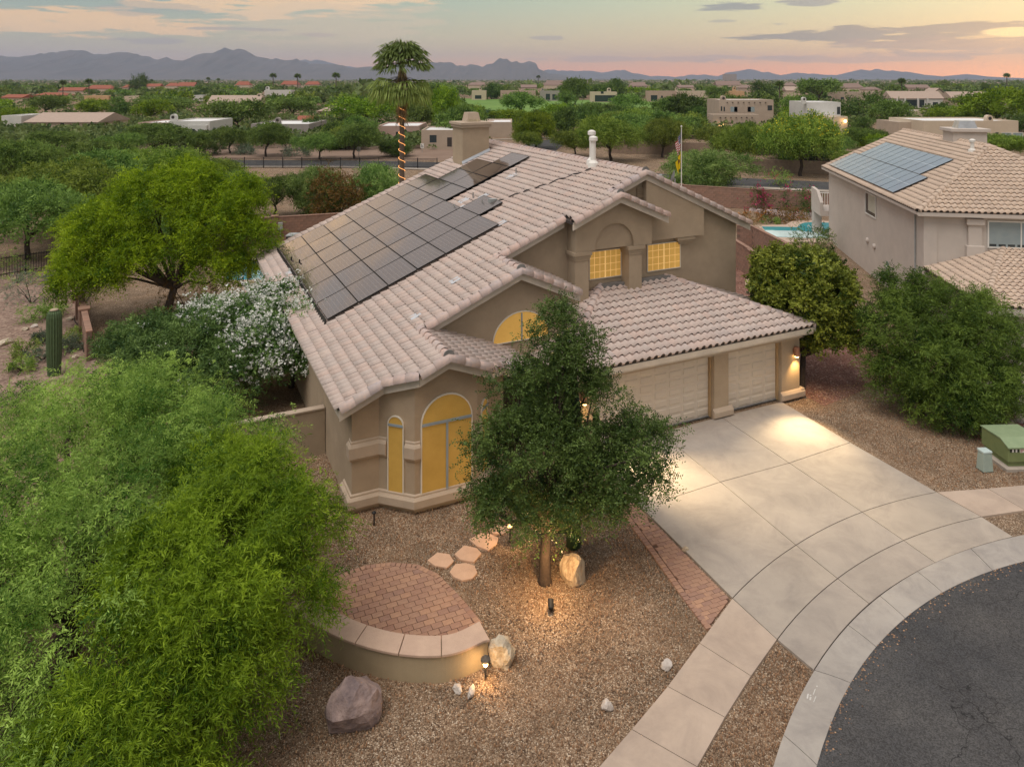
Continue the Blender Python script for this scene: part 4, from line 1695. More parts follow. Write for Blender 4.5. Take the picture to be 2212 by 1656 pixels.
board((13.9, 39.0, NZ), (13.9, 57.8, NZ), nh, out=(-.02, 0), h0=-.16, h1=-.01, material=M_STUCN, org=NOR)
board((14.3, 33.0, 2.52), (25.3, 33.0, 2.52), nh, out=(0, -.02), h0=-.3, h1=-.01, material=M_STUCN, org=NOR)
nbox('eave_soffit', 13.95, 14.298, 39.05, 57.6, 5.18, 5.26, M_STUCN)
nbox('eave_soffit', 14.3, 25.2, 39.05, 39.398, 5.18, 5.26, M_STUCN)
pil = nbox('pilaster', 16.3, 16.92, 39.24, 39.398, 2.6, 5.0, M_STUCN)
nbox('capital', 16.2, 17.02, 39.14, 39.398, 4.78, 5.08, M_STUCN, pil, .02)
nbox('plinth', 16.2, 17.02, 39.14, 39.398, 2.7, 3.75, M_STUCN, pil, .02)
nbox('corner_strip', 14.28, 14.9, 39.33, 39.398, -.05, 5.18, M_STUCN)
M_GLASSW = mat('window_with_blinds', (.30, .36, .37), .25, color2=(.25, .31, .33), scale=2, spec=.6)
M_GLASSD = mat('dark_window_glass', (.04, .055, .06), .1, color2=(.025, .035, .04), scale=2, spec=.6)
M_CURT = mat('cream_curtain', (.50, .48, .40), .7, var=.05, scale=3)


def nwin(p0, p1, z0, z1, q, side, n=2, glass=M_GLASSW):
    """window on the front (side 0: along p at q) or on the left wall (side 1: along q at p)"""
    def B(name, a0, a1, zz0, zz1, d0, d1, m_, par):
        if side == 0:
            return nbox(name, a0, a1, q - d1, q - d0, zz0, zz1, m_, par)
        return nbox(name, q - d1, q - d0, a0, a1, zz0, zz1, m_, par)
    w = B('window', p0, p1, z0, z1, .002, .012, glass, nh)
    for a0, a1, b0, b1 in ((p0, p1, z0 - .04, z0 + .03), (p0, p1, z1 - .03, z1 + .04), (p0 - .04, p0 + .03, z0 - .04, z1 + .04), (p1 - .03, p1 + .04, z0 - .04, z1 + .04)):
        B('frame', a0, a1, b0, b1, .0125, .05, M_WHITE, w)
    for k in range(1, n):
        x = p0 + (p1 - p0) * k / n
        B('mullion', x - .025, x + .025, z0 + .03, z1 - .03, .0125, .045, M_WHITE, w)
    return w, B


w, B = nwin(17.25, 20.2, 3.68, 4.96, 39.398, 0, 2)
for k in range(7):
    B('blind_gap', 17.3 + k * .42, 17.62 + k * .42, 3.72, 3.84, .0125, .016, M_GLASSD, w)
w, B = nwin(46.65, 48.6, 3.62, 4.92, 14.298, 1, 1, M_CURT)
B('pane', 46.7, 48.55, 3.66, 3.86, .0125, .018, M_GLASSD, w)
B('pane', 48.15, 48.55, 3.87, 4.88, .0125, .018, M_GLASSD, w)
mb = MB()
ar_ = [(44.35, .55), (44.95, .55)] + [(44.65 + .3 * math.cos(math.pi * k / 10), 1.25 + .3 * math.sin(math.pi * k / 10)) for k in range(11)]
mb.slab([nb(14.28, q, z) for q, z in ar_], (.018, 0, 0))
aw = mb.build('window', mat('green_glass', (.12, .20, .17), .15, var=.1), nh)
nbox('mullion', 14.25, 14.278, 44.35, 44.95, 1.2, 1.26, M_WHITE, aw)
mb = MB()
mb.tube([nb(14.24, 40.35, .1), nb(14.24, 40.35, 5.1)], .035, 6)
mb.build('downpipe', M_GREYM, nh)
for q, z in ((48.2, 1.98), (46.9, 1.9)):
    mb = MB()
    mb.lathe([(.16, 0), (.16, .08), (.09, .13)], (0, 0, 0), 10)
    o = mb.build('dryer_vent', M_STUCN, nh)
    o.location = nb(14.3, q, z)
    o.rotation_euler = (0, R(-90), 0)
# chimney
ch2 = nbox('chimney', 19.2, 21.1, 48.3, 49.8, 7.2, 8.75, M_STUCN)
nbox('cap', 19.05, 21.25, 48.15, 49.95, 8.752, 8.95, M_STUCN, ch2, .02)
mb = MB()
a0, a1, b0, b1 = 19.6, 20.7, 48.6, 49.5
mb.raw([nb(a0, b0, 8.952), nb(a1, b0, 8.952), nb(a1, b1, 8.952), nb(a0, b1, 8.952), nb(a0 + .12, b0 + .12, 9.4), nb(a1 - .12, b0 + .12, 9.4), nb(a1 - .12, b1 - .12, 9.4), nb(a0 + .12, b1 - .12, 9.4)],
       [(4, 5, 6, 7), (0, 1, 5, 4), (1, 2, 6, 5), (2, 3, 7, 6), (3, 0, 4, 7)])
mb.build('spark_arrester', M_METAL, ch2)
for p, q, pl in ((18.85, 44.9, N_l), (20.7, 41.6, N_f), (22.4, 42.0, N_f)):
    mb = MB()
    mb.lathe([(.22, 0), (.2, .18), (.1, .22), (.1, .6), (.15, .6), (.16, .72), (.06, .78)], nb(p, q, pl.z(p, q)), 12)
    mb.build('vent_pipe', M_WHITE, nh)
# balcony at the back corner
bal = nbox('balcony', 13.7, 19, 57.41, 60.2, 1.75, 2.15, M_STUCN)
mb = MB()
mb.slab([nb(13.7, 57.41, 2.152), nb(13.7, 60.2, 2.152), nb(13.7, 60.2, 3.55), nb(13.7, 58.6, 3.5), nb(13.7, 57.41, 2.75)], (.22, 0, 0))
mb.build('parapet', M_STUCN, bal)
nbox('pillar', 13.72, 14.3, 59.5, 60.15, -.05, 1.748, M_STUCN, bal)
for k in range(14):
    nbox('baluster', 14.3 + k * .18, 14.34 + k * .18, 60.1, 60.14, 2.16, 3.05, M_WHITE, bal)
nbox('rail', 14.2, 17, 60.09, 60.15, 3.052, 3.12, M_WHITE, bal)

arr2 = thing('solar_array', nh.location.copy(), 'blue solar array on the roof of the pale house at the right', 'solar array', None, N_ROT)
csl = 1 / math.sqrt(1 + NS * NS)
me2 = panel_mesh('solar_panel', 1.10, 1.78 / csl, M_SOLARB)
for row, (q0, n_) in enumerate(((43.2, 12), (44.45, 10))):
    for k in range(n_):
        p, q = 14.2 + 1.8 * row + .89, q0 + 1.115 * (k + .5)
        if row == 0 and k == 2:
            q += .0
        o = N_l.pt(p, q, .16)
        X = Vector((0, 1, 0))
        Y = -N_l.Y
        if X.cross(Y).dot(N_l.N) < 0:
            Y = N_l.Y
        Nn = X.cross(Y)
        link('solar_panel', me2, arr2, Matrix(((X.x, Y.x, Nn.x, o.x - NP), (X.y, Y.y, Nn.y, o.y - NQ), (X.z, Y.z, Nn.z, o.z), (0, 0, 0, 1))) @ Matrix.Rotation(rnd.uniform(-.006, .006), 4, 'X'))
for row, (q0, n_) in enumerate(((43.2, 12), (44.45, 10))):
    for e in (.35, 1.35):
        A, B_ = N_l.pt(14.2 + 1.8 * row + e, q0, .12), N_l.pt(14.2 + 1.8 * row + e, q0 + 1.115 * n_, .12)
        mb = MB()
        mb.tube([(A.x - NP, A.y - NQ, A.z), (B_.x - NP, B_.y - NQ, B_.z)], .025, 6)
        mb.build('mounting_rail', M_METAL, arr2)

# neighbour's drive and the bed beside it
sheet('neighbour_drive', [G(2128, 826), G(2300, 1000), G(2420, 960), G(2200, 800)], .01, M_CONC, thick=.1)
sheet('planting_bed', [G(2060, 925), G(2212, 990), G(2300, 1003), G(2128, 828), G(2050, 850)], -.018, M_REDROCK)
sheet('side_yard', [HW(21.9, 19.2), HW(21.9, 40), HW(25, 44), (17.5, 50), (18.5, 41), (16.5, 30)], -.022, M_REDROCK)


# ------------------------------------------------------------------ walls of slump block
def block_wall(name, label, A, B, hgt, bl=.41, bh=.2, material=None, piers=(), thick=.2, z0=0.0, cap=True, singles=True):
    A, B = Vector((A[0], A[1])), Vector((B[0], B[1]))
    d = B - A
    L_ = d.length
    t_ = thing(name, (A.x, A.y, z0), label, 'wall', None, math.atan2(d.y, d.x))
    material = material or M_BLOCK
    m_ = MB()
    m_.box(0, L_, -thick / 2 + .012, thick / 2 - .012, -.1, hgt - .01)
    m_.build('mortar_core', M_MORT2, t_)
    whole = MB()
    whole.box(-bl / 2 + .006, bl / 2 - .006, -thick / 2, thick / 2, .006, bh - .006)
    me = whole.mesh('block', material)
    rows = int(round(hgt / bh))
    n = int(L_ / bl)
    cnt = 0
    bulk = MB()
    for j in range(rows):
        for i in range(n + 1):
            x = (i + .5 + (.5 if j % 2 else 0)) * bl
            x0, x1 = max(0, x - bl / 2), min(L_, x + bl / 2)
            if x1 - x0 < .06:
                continue
            cnt += 1
            if not singles or cnt > 300:
                bulk.tint = rnd.random()
                bulk.box(x0 + .006, x1 - .006, -thick / 2, thick / 2, j * bh + .006, (j + 1) * bh - .006)
            elif x1 - x0 > bl - .01:
                link('block', me, t_, Matrix.Translation((x, rnd.uniform(-.004, .004), j * bh)))
            else:
                q = MB()
                q.box(x0 + .006, x1 - .006, -thick / 2, thick / 2, j * bh + .006, (j + 1) * bh - .006)
                q.build('block', material, t_)
    if bulk.v:
        tag(bulk.build('blocks', material, t_), kind='stuff')
    if cap:
        nc = max(1, int(L_ / .41))
        cm = MB()
        cm.box(.004, L_ / nc - .004, -thick / 2 - .025, thick / 2 + .025, 0, .06)
        ce = cm.mesh('cap_block', material)
        for i in range(min(nc, 60)):
            link('cap_block', ce, t_, Matrix.Translation((i * L_ / nc, 0, rows * bh + .001)))
    for x in piers:
        q = MB()
        q.box(x - .22, x + .22, -thick / 2 - .1, thick / 2 + .1, -.1, hgt + .08)
        po = q.build('pier', material, t_)
        q = MB()
        q.box(x - .26, x + .26, -thick / 2 - .14, thick / 2 + .14, hgt + .081, hgt + .15)
        q.build('pier_cap', material, po)
    return t_


block_wall('block_wall', 'red-brown block wall along the narrow side yard beside the citrus tree', (14.35, 47.5), (15.1, 33.5), 1.5, piers=(3.4,))
block_wall('block_wall', 'red-brown block wall stepping down beside the right-hand pool', (15.6, 50.5), (16.6, 50.3), 1.75, piers=())
block_wall('block_wall', 'upper red-brown block wall between the side yard and the right-hand pool', (16.62, 50.2), (17.1, 43.4), 1.75, piers=(6.5,))
block_wall('block_wall', 'long red-brown block wall behind the bougainvilleas and the right-hand pool', (13.0, 71.3), (28.0, 64.3), 1.75, piers=(3.5, 10.3))
sw = thing('side_wall', HW(4.66, 23.8), 'tan stucco side wall joining the left side of the tan house below the oleander', 'wall', None, H_ROT)
mb = MB()
mb.box(-5.6, 0, -.1, .1, -.1, 1.4)
mb.build('wall_body', M_STUCCO, sw)
mb = MB()
mb.box(-5.62, -.01, -.13, .13, 1.401, 1.46)
mb.build('coping', M_TRIM, sw, bevel=.01)
block_wall('block_wall', 'red-brown block wall edging the left yard beside the saguaro slope', (-26.9, 44.4), (-18.0, 31.0), 1.2, piers=(3.0, 6.2, 9.4, 12.6))
block_wall('block_wall', 'red-brown block wall behind the air conditioner at the far left corner of the roof', (-23.5, 51.5), (-12.5, 55.2), 1.8, piers=(6.4,))
block_wall('block_wall', 'long tan perimeter wall across the street behind the topiary ball', (15.5, 117.5), (31.5, 113), 2.0, material=M_BLOCKTAN, singles=False, cap=False)
block_wall('block_wall', 'long tan perimeter wall across the street behind the yellow-flowered tree', (24, 97), (48, 88.5), 1.55, material=M_BLOCKTAN, singles=False, cap=False)

# ------------------------------------------------------------------ pools
M_WATER = mat('pool_water', (.05, .36, .40), .03, color2=(.04, .30, .36), scale=.8, spec=.8)
M_WATER2 = mat('pool_water_blue', (.07, .42, .58), .05, color2=(.05, .34, .50), scale=.8, spec=.8)
M_PALESHEEN = mat('pool_painted_sheen', (.62, .78, .80), .08, var=.04, spec=.8)  # pale sheet painted on the water for its white reflection
M_DECK = mat('pool_deck', (.50, .38, .30), .9, var=.05)


def pool(label, coping, water, name, wm, loc, sheen=None):
    t_ = thing(name, (loc[0], loc[1], 0), label, 'pool')
    m_ = MB()
    m_.prism([(p[0] - loc[0], p[1] - loc[1]) for p in ccw([tuple(q[:2]) for q in coping])], -.1, .06)
    m_.build('coping', M_DECK, t_)
    m_ = MB()
    m_.poly([(p[0] - loc[0], p[1] - loc[1], .066) for p in ccw([tuple(q[:2]) for q in water])])
    m_.build('water', wm, t_)
    if sheen:
        m_ = MB()
        m_.poly([(p[0] - loc[0], p[1] - loc[1], .070) for p in ccw([tuple(q[:2]) for q in sheen])])
        m_.build('painted_reflection', M_PALESHEEN, t_)
    return t_


def cp(x, y):
    return G((2050 + x * .22948) / 1.35624, (480 + y * .22948) / 1.35624)


pool('turquoise freeform pool behind the pale house at the right', [cp(640, 790), cp(760, 790), cp(1100, 785), cp(1180, 740), cp(1350, 725), cp(1640, 740), cp(2100, 760), cp(2100, 1010), cp(1240, 1010), cp(960, 1000), cp(860, 965), cp(760, 880)],
     [cp(790, 810), cp(1000, 812), cp(1250, 818), cp(1265, 785), cp(1340, 760), cp(1450, 752), cp(1640, 760), cp(2050, 780), cp(2050, 965), cp(1300, 955), cp(930, 942), cp(880, 920)], 'swimming_pool', M_WATER, cp(1300, 880),
     [cp(830, 860), cp(1250, 866), cp(1640, 905), cp(2040, 915), cp(2045, 962), cp(1300, 952), cp(932, 940), cp(884, 918)])


def cl(x, y):
    return G((650 + x * .24155) / 1.35624, (550 + y * .24155) / 1.35624)


sheet('patio_deck', [cl(-60, 1300), cl(-40, 900), cl(340, 790), cl(620, 1000), cl(640, 1300)], -.012, M_DECK)
pool('blue pool seen between the bright green tree and the left eave', [cl(10, 1150), cl(60, 900), cl(330, 860), cl(420, 890), cl(560, 1100), cl(490, 1150)],
     [cl(40, 1130), cl(90, 920), cl(330, 885), cl(410, 915), cl(520, 1090), cl(470, 1125)], 'swimming_pool', M_WATER2, cl(280, 1020))

# folded umbrella by that pool
ub = cl(330, 1180)
um = thing('patio_umbrella', ub, 'folded tan patio umbrella on a black pole at the left pool', 'umbrella')
mb = MB()
mb.lathe([(.05, .35), (.16, .45), (.13, .8), (.10, .95), (.15, 1.1), (.13, 1.7), (.05, 2.05)], (0, 0, 0), 10)
mb.build('canopy', mat('tan_canvas', (.22, .15, .09), .9, var=.15), um)
mb = MB()
mb.tube([(-.35, 0, 0), (-.33, 0, 1.2), (-.12, 0, 2.15), (0, 0, 2.1)], .035, 8)
mb.build('pole', M_BLACK, um)
mb = MB()
mb.box(-.6, -.1, -.25, .25, 0, .06)
mb.build('base_plate', M_BLACK, um)

# air conditioner, meter box
ac = thing('air_conditioner', (-15.3, 51.2, 0), 'black outdoor air conditioner by the block wall behind the left roof edge', 'air conditioner')
mb = MB()
mb.box(-.45, .45, -.45, .45, .05, 1.0)
mb.build('casing', M_BLACK, ac, bevel=.03)
mb = MB()
mb.box(-.48, .48, -.48, .48, 1.002, 1.07)
mb.build('top_rim', M_GREYM, ac)
mb = MB()
mb.lathe([(.3, 1.072), (.3, 1.12), (.1, 1.16)], (0, 0, 0), 16)
mb.build('fan_guard', M_GREYM, ac)
for k in range(7):
    mb = MB()
    mb.box(-.44, .44, -.462, -.452, .15 + k * .11, .17 + k * .11)
    mb.build('louvre', M_GREYM, ac)
mt = thing('meter_box', (-17.0, 53.45, 1.1), 'small grey meter box fixed to the left rear block wall', 'meter box', None, R(18))
mb = MB()
mb.box(-.16, .16, -.1, .08, -.2, .35)
mb.build('box', M_GREYM, mt, bevel=.015)
mb = MB()
mb.tube([(0, -.02, -.2), (0, -.02, -.9)], .03, 6)
mb.build('conduit', M_GREYM, mt)

# ------------------------------------------------------------------ flags
fx, fy = 13.96, 60.0
fp_ = thing('flagpole', (fx, fy, 0), 'slender white flagpole rising behind the right end of the main roof', 'flagpole')
mb = MB()
mb.tube([(0, 0, 0), (0, 0, 4), (0, 0, 8.0)], [.05, .042, .03], 8)
mb.build('pole', M_WHITE, fp_)
mb = MB()
mb.lathe([(.02, 7.98), (.07, 8.03), (.07, 8.09), (.02, 8.14)], (0, 0, 0), 10)
mb.build('finial', M_WHITE, fp_)


def flag_mat(name, kind):
    m_ = bpy.data.materials.new(name)
    m_.use_nodes = True
    N, L = m_.node_tree.nodes, m_.node_tree.links
    b = N['Principled BSDF']
    b.inputs['Roughness'].default_value = .8
    uv = N.new('ShaderNodeUVMap')
    sp = N.new('ShaderNodeSeparateXYZ')
    L.new(uv.outputs[0], sp.inputs[0])

    def mth(op, a, c):
        n = N.new('ShaderNodeMath')
        n.operation = op
        for i, x in enumerate((a, c)):
            if isinstance(x, (int, float)):
                n.inputs[i].default_value = x
            else:
                L.new(x, n.inputs[i])
        return n.outputs[0]

    def mix(f, a, c):
        n = N.new('ShaderNodeMix')
        n.data_type = 'RGBA'
        L.new(f, n.inputs[0])
        for s, x in ((6, a), (7, c)):
            if isinstance(x, tuple):
                n.inputs[s].default_value = x + (1,)
            else:
                L.new(x, n.inputs[s])
        return n.outputs[2]
    u, v = sp.outputs[0], sp.outputs[1]
    if kind == 'stripes':
        st = mth('GREATER_THAN', mth('MODULO', mth('MULTIPLY', v, 13), 2), 1.0)
        c = mix(st, (.45, .02, .03), (.75, .72, .68))
        can = mth('MULTIPLY', mth('LESS_THAN', u, .42), mth('GREATER_THAN', v, 6 / 13))
        fu = mth('SUBTRACT', mth('FRACT', mth('MULTIPLY', u, 14), 0), .5)
        fv = mth('SUBTRACT', mth('FRACT', mth('MULTIPLY', v, 16.7), 0), .5)
        star = mth('LESS_THAN', mth('ADD', mth('MULTIPLY', fu, fu), mth('MULTIPLY', fv, fv)), .06)
        cc = mix(star, (.02, .03, .12), (.75, .75, .75))
        c = mix(can, c, cc)
    else:
        du, dv = mth('SUBTRACT', u, .5), mth('SUBTRACT', v, .60)
        em = mth('LESS_THAN', mth('ADD', mth('MULTIPLY', du, du), mth('MULTIPLY', dv, dv)), .03)
        c = mix(em, (.75, .55, .01), (.18, .06, .02))
    L.new(c, b.inputs['Base Color'])
    tr = N.new('ShaderNodeBsdfTranslucent')
    L.new(c, tr.inputs['Color'])
    mx = N.new('ShaderNodeMixShader')
    mx.inputs[0].default_value = .3
    L.new(b.outputs[0], mx.inputs[1])
    L.new(tr.outputs[0], mx.inputs[2])
    L.new(mx.outputs[0], N['Material Output'].inputs[0])
    return m_


def flag(name, label, z_top, hoist, fly, droop, material):
    """limp cloth: hoist edge on the pole, the fly hanging down in folds"""
    t_ = MB()
    nu, nv = 14, 10
    V, F, UV = [], [], []
    for j in range(nv + 1):
        for i in range(nu + 1):
            u, v = i / nu, j / nv
            sag = droop * u ** .8
            x = -.05 - fly * .42 * u * (1 - .35 * (1 - v)) - .05 * math.sin(u * 12 + v * 3)
            y = .10 * math.sin(u * 11 + v * 2.0) * (.3 + u)
            z = z_top - hoist * (1 - v) - sag
            V.append((x, y, z))
            UV.append((u, v))
    for j in range(nv):
        for i in range(nu):
            F.append((j * (nu + 1) + i, j * (nu + 1) + i + 1, (j + 1) * (nu + 1) + i + 1, (j + 1) * (nu + 1) + i))
    me = bpy.data.meshes.new(name)
    me.from_pydata(V, [], F)
    me.materials.append(material)
    uvl = me.uv_layers.new(name='UVMap')
    for lp in me.loops:
        uvl.data[lp.index].uv = UV[lp.vertex_index]
    me.polygons.foreach_set('use_smooth', [True] * len(me.polygons))
    o = link(name, me)
    o.location = (fx, fy, 0)
    return tag(o, label, 'flag')


flag('flag', 'limp red and white striped flag with a blue starred corner, upper on the pole', 7.65, 1.1, 1.0, .95, flag_mat('striped_flag', 'stripes'))
flag('flag', 'limp yellow flag with a dark emblem hanging below the striped one', 6.05, .95, .95, .95, flag_mat('yellow_flag', 'y'))

# ------------------------------------------------------------------ satellite dish on the far slope of the roof
dp = HW(21.2, 27.5)
dsh = thing('satellite_dish', (dp.x, dp.y, z_rr(21.2)), 'grey oval satellite dish with a feed arm at the right end of the main roof', 'satellite dish', None, R(-20))
mb = MB()
V, F = [], []
for i in range(7):
    r_ = i / 6
    for k in range(20):
        a = 2 * math.pi * k / 20
        V.append((.36 * r_ * math.cos(a), .42 * r_ * math.sin(a), .10 * r_ * r_))
for i in range(6):
    for k in range(20):
        F.append((i * 20 + k, i * 20 + (k + 1) % 20, (i + 1) * 20 + (k + 1) % 20, (i + 1) * 20 + k))
Mx = Matrix.Translation((.25, 0, .95)) @ Matrix.Rotation(R(-72), 4, 'Y')
mb.raw([Mx @ Vector(v) for v in V] + [Mx @ (Vector(v) - Vector((0, 0, .012))) for v in V], F + [tuple(140 + k for k in f[::-1]) for f in F])
mb.build('reflector', M_GREYM, dsh, smooth=True)
mb = MB()
mb.tube([(.3, 0, 0), (.3, 0, .95)], .035, 8)
mb.build('mast', M_METAL, dsh)
mb = MB()
mb.tube([(.25, 0, .62), (-.3, 0, 1.0)], .022, 6)
mb.build('feed_arm', M_METAL, dsh)
mb = MB()
mb.box(-.42, -.28, -.08, .08, .95, 1.12)
mb.build('feed_head', M_GREYM, dsh, bevel=.02)

# ------------------------------------------------------------------ transformer and pedestal
M_TRANS = mat('olive_green_paint', (.20, .24, .10), .6, color2=(.16, .20, .085), scale=3)
M_TRANST = mat('sea_green_paint', (.26, .33, .19), .6, color2=(.21, .28, .16), scale=3)
tl_ = G(2135, 1022)
TR_S = .78
tr = thing('transformer', (15.75, 22.9, 0), 'olive green utility transformer box on a concrete pad at the right edge', 'transformer', None, R(3))
mb = MB()
mb.box(-.85, 1.0, -.8, .95, -.05, .09)
mb.build('pad', M_CONC, tr, bevel=.015)
mb = MB()
mb.box(-.62, .8, -.58, .78, .092, .28)
mb.build('skirt', M_TRANS, tr)
mb = MB()
mb.slab([(-.7, -.66, .285), (-.7, .85, .285), (-.7, .85, .98), (-.7, -.25, 1.02), (-.7, -.66, .86)][::-1], (1.55, 0, 0))
mb.build('cabinet', M_TRANS, tr, bevel=.02)
mb = MB()
mb.slab([(-.73, -.72, .84), (-.73, -.25, 1.03), (-.73, .88, .99), (-.73, .88, 1.03), (-.73, -.25, 1.08), (-.73, -.72, .885)][::-1], (1.61, 0, 0))
mb.build('lid', M_TRANST, tr)
pl8 = [(-.62, -.55, M_BLACK), (-.535, -.47, M_WHITE), (-.455, -.41, M_BLACK), (-.395, -.33, M_WHITE), (-.32, -.26, M_BLACK)]
for a, b, m_ in pl8:
    mb = MB()
    mb.box(a, b, -.667, -.661, .68, .80)
    mb.build('number_plate', m_, tr)
mb = MB()
mb.box(-.22, .02, -.667, -.661, .66, .81)
lb_ = mb.build('warning_label', M_WHITE, tr)
for k in range(3):
    mb = MB()
    mb.box(-.20, -.02 - .05 * k, -.670, -.6675, .775 - .045 * k, .795 - .045 * k)
    mb.build('label_line', mat('label_red', (.5, .06, .05), .7), lb_)
mb = MB()
mb.box(-.02, .1, -.70, -.661, .24, .34)
mb.build('lock', M_BLACK, tr)
tr.scale = (TR_S, TR_S, TR_S)
pd = G(2135, 1008)
pe = thing('utility_pedestal', (14.53, 22.38, 0), 'pale grey-green utility pedestal standing left of the green transformer', 'pedestal', None, R(8))
mb = MB()
mb.raw([(-.20, -.18, 0), (.20, -.18, 0), (.20, .18, 0), (-.20, .18, 0), (-.165, -.15, .62), (.165, -.15, .62), (.165, .15, .62), (-.165, .15, .62)], [(4, 5, 6, 7), (0, 1, 5, 4), (1, 2, 6, 5), (2, 3, 7, 6), (3, 0, 4, 7)])
mb.build('body', mat('pale_grey_green', (.34, .41, .36), .6, var=.06), pe, bevel=.02)
mb = MB()
mb.box(-.18, .18, -.165, .165, .622, .72)
mb.build('cap', mat('pale_blue_grey', (.46, .55, .53), .6, var=.04), pe, bevel=.03)
pe.scale = (.85, .85, .85)


# ------------------------------------------------------------------ rocks
def rock_mesh(name, material, sx, sy, sz, seed, rough=.22, sub=3, flat=.0):
    bm = bmesh.new()
    bmesh.ops.create_icosphere(bm, subdivisions=sub, radius=1)
    rg = np.random.default_rng(seed)
    P = rg.normal(size=(12, 3))
    P /= np.linalg.norm(P, axis=1)[:, None]
    D = rg.uniform(.50, .88, 12)
    for v in bm.verts:
        c = np.array(v.co)
        s = 1.0
        for p_, d_ in zip(P, D):
            k = float(c @ p_)
            if k * s > d_:
                s = d_ / k
        c = c * s
        n = math.sin(c[0] * 7 + seed) * math.sin(c[1] * 6 + 2 * seed) * math.sin(c[2] * 8) * rough * .35 + rg.normal() * rough * .05
        c = c * (1 + n)
        v.co = (c[0] * sx, c[1] * sy, max(c[2], -.45) * sz)
    me = bpy.data.meshes.new(name)
    bm.to_mesh(me)
    bm.free()
    me.materials.append(material)
    return me


M_R_PALE = mat('pale_banded_rock', (.60, .50, .36), .9, color2=(.27, .18, .115), scale=2.2, stretch=(5, 5, .8), bump=1.0, bscale=16, bdist=.04, detail=10)
M_R_CREAM = mat('cream_rock', (.62, .55, .43), .9, color2=(.30, .23, .16), scale=5, bump=1.0, bscale=12, bdist=.05, detail=12)
M_R_DARK = mat('purple_grey_rock', (.42, .31, .275), .9, color2=(.13, .10, .105), scale=2.4, bump=1.0, bscale=9, bdist=.05, detail=12)
M_R_WHITE = mat('white_quartz', (.62, .57, .52), .8, color2=(.45, .38, .33), scale=8, bump=.4, bscale=20)


def rock(u, v, sx, sy, sz, m_, seed, label, rz=0, rough=.22, tilt=0, cat='boulder', z=0.0):
    p = G(u, v)
    me = rock_mesh('boulder' if cat == 'boulder' else 'rock', m_, sx, sy, sz, seed, rough)
    o = link('boulder' if cat == 'boulder' else 'rock', me)
    o.location = (p.x, p.y, sz * .30 + z)
    o.rotation_euler = (tilt, 0, rz)
    return tag(o, label, cat)


rock(1236, 1250, .38, .30, .52, M_R_PALE, 3, 'upright pale banded boulder beside the oak trunk', .3)
rock(1083, 1425, .34, .36, .46, M_R_CREAM, 12, 'knobbly cream boulder leaning against the end of the curved seat wall', .2, .4)
rock(758, 1548, .60, .5, .66, M_R_DARK, 31, 'large dark purple-grey boulder in the gravel in front of the seat wall', .5)
rock(815, 1500, .09, .10, .10, M_R_WHITE, 5, 'small white stone touching the dark purple-grey boulder', 0, .3, 0, 'stone')
rock(986, 1489, .10, .15, .09, M_R_WHITE, 6, 'small oval white stone left of its twin below the seat wall', .5, .3, 0, 'stone')
rock(1017, 1497, .08, .16, .10, M_R_WHITE, 7, 'narrow white stone below the path lamp, right of its twin', -.2, .3, 0, 'stone')
rock(1313, 1528, .13, .12, .12, M_R_WHITE, 8, 'round pinkish stone alone in the gravel below the oak tree', .5, .2, 0, 'stone')
rock(1440, 1440, .14, .11, .12, M_R_WHITE, 9, 'white stone in the gravel beside the left sidewalk', .8, .3, 0, 'stone')
rock(1628, 618, .75, .42, .38, M_R_PALE, 14, 'long pale boulder in the narrow red gravel side yard', -.2)
rock(1480, 1187, .12, .1, .08, M_R_PALE, 18, 'small stone under the right edge of the oak crown', .5, .3, 0, 'stone')
# river of pale stones in the pool garden and on the bed by the neighbour's drive
bulk = MB()
M_RIVER = mat('river_stone', (.42, .36, .34), .9, color2=(.30, .25, .24), scale=6, tint=[(.8, .78, .8), (1.1, 1.05, 1.05), (1.3, 1.25, 1.25)])


def scatter(bulk, poly, n, r0, r1, seed):
    rg = random.Random(seed)
    poly = [tuple(p[:2]) for p in poly]
    xs, ys = [p[0] for p in poly], [p[1] for p in poly]
    k = 0
    while k < n:
        x, y = rg.uniform(min(xs), max(xs)), rg.uniform(min(ys), max(ys))
        k += 1
        if not inside(poly, x, y):
            continue
        r_ = rg.uniform(r0, r1)
        a = rg.uniform(0, 6.28)
        b = [(x + r_ * math.cos(a + 1.256 * t) * rg.uniform(.7, 1.2), y + r_ * math.sin(a + 1.256 * t) * rg.uniform(.7, 1.2), -.02) for t in range(5)]
        t_ = [(x + (p[0] - x) * .55, y + (p[1] - y) * .55, r_ * rg.uniform(.4, .8)) for p in b]
        bulk.tint = rg.random()
        bulk.raw(b + t_, [(0, 1, 6, 5), (1, 2, 7, 6), (2, 3, 8, 7), (3, 4, 9, 8), (4, 0, 5, 9), (5, 6, 7, 8, 9)])


scatter(bulk, [cp(630, 590), cp(760, 560), cp(900, 600), cp(1100, 620), cp(1450, 640), cp(1450, 700), cp(1250, 670), cp(900, 650)], 900, .10, .28, 4)
scatter(bulk, [G(2080, 915), G(2212, 985), G(2300, 1000), G(2150, 850)], 500, .05, .12, 5)
tag(bulk.build('river_stones', M_RIVER), kind='stuff')
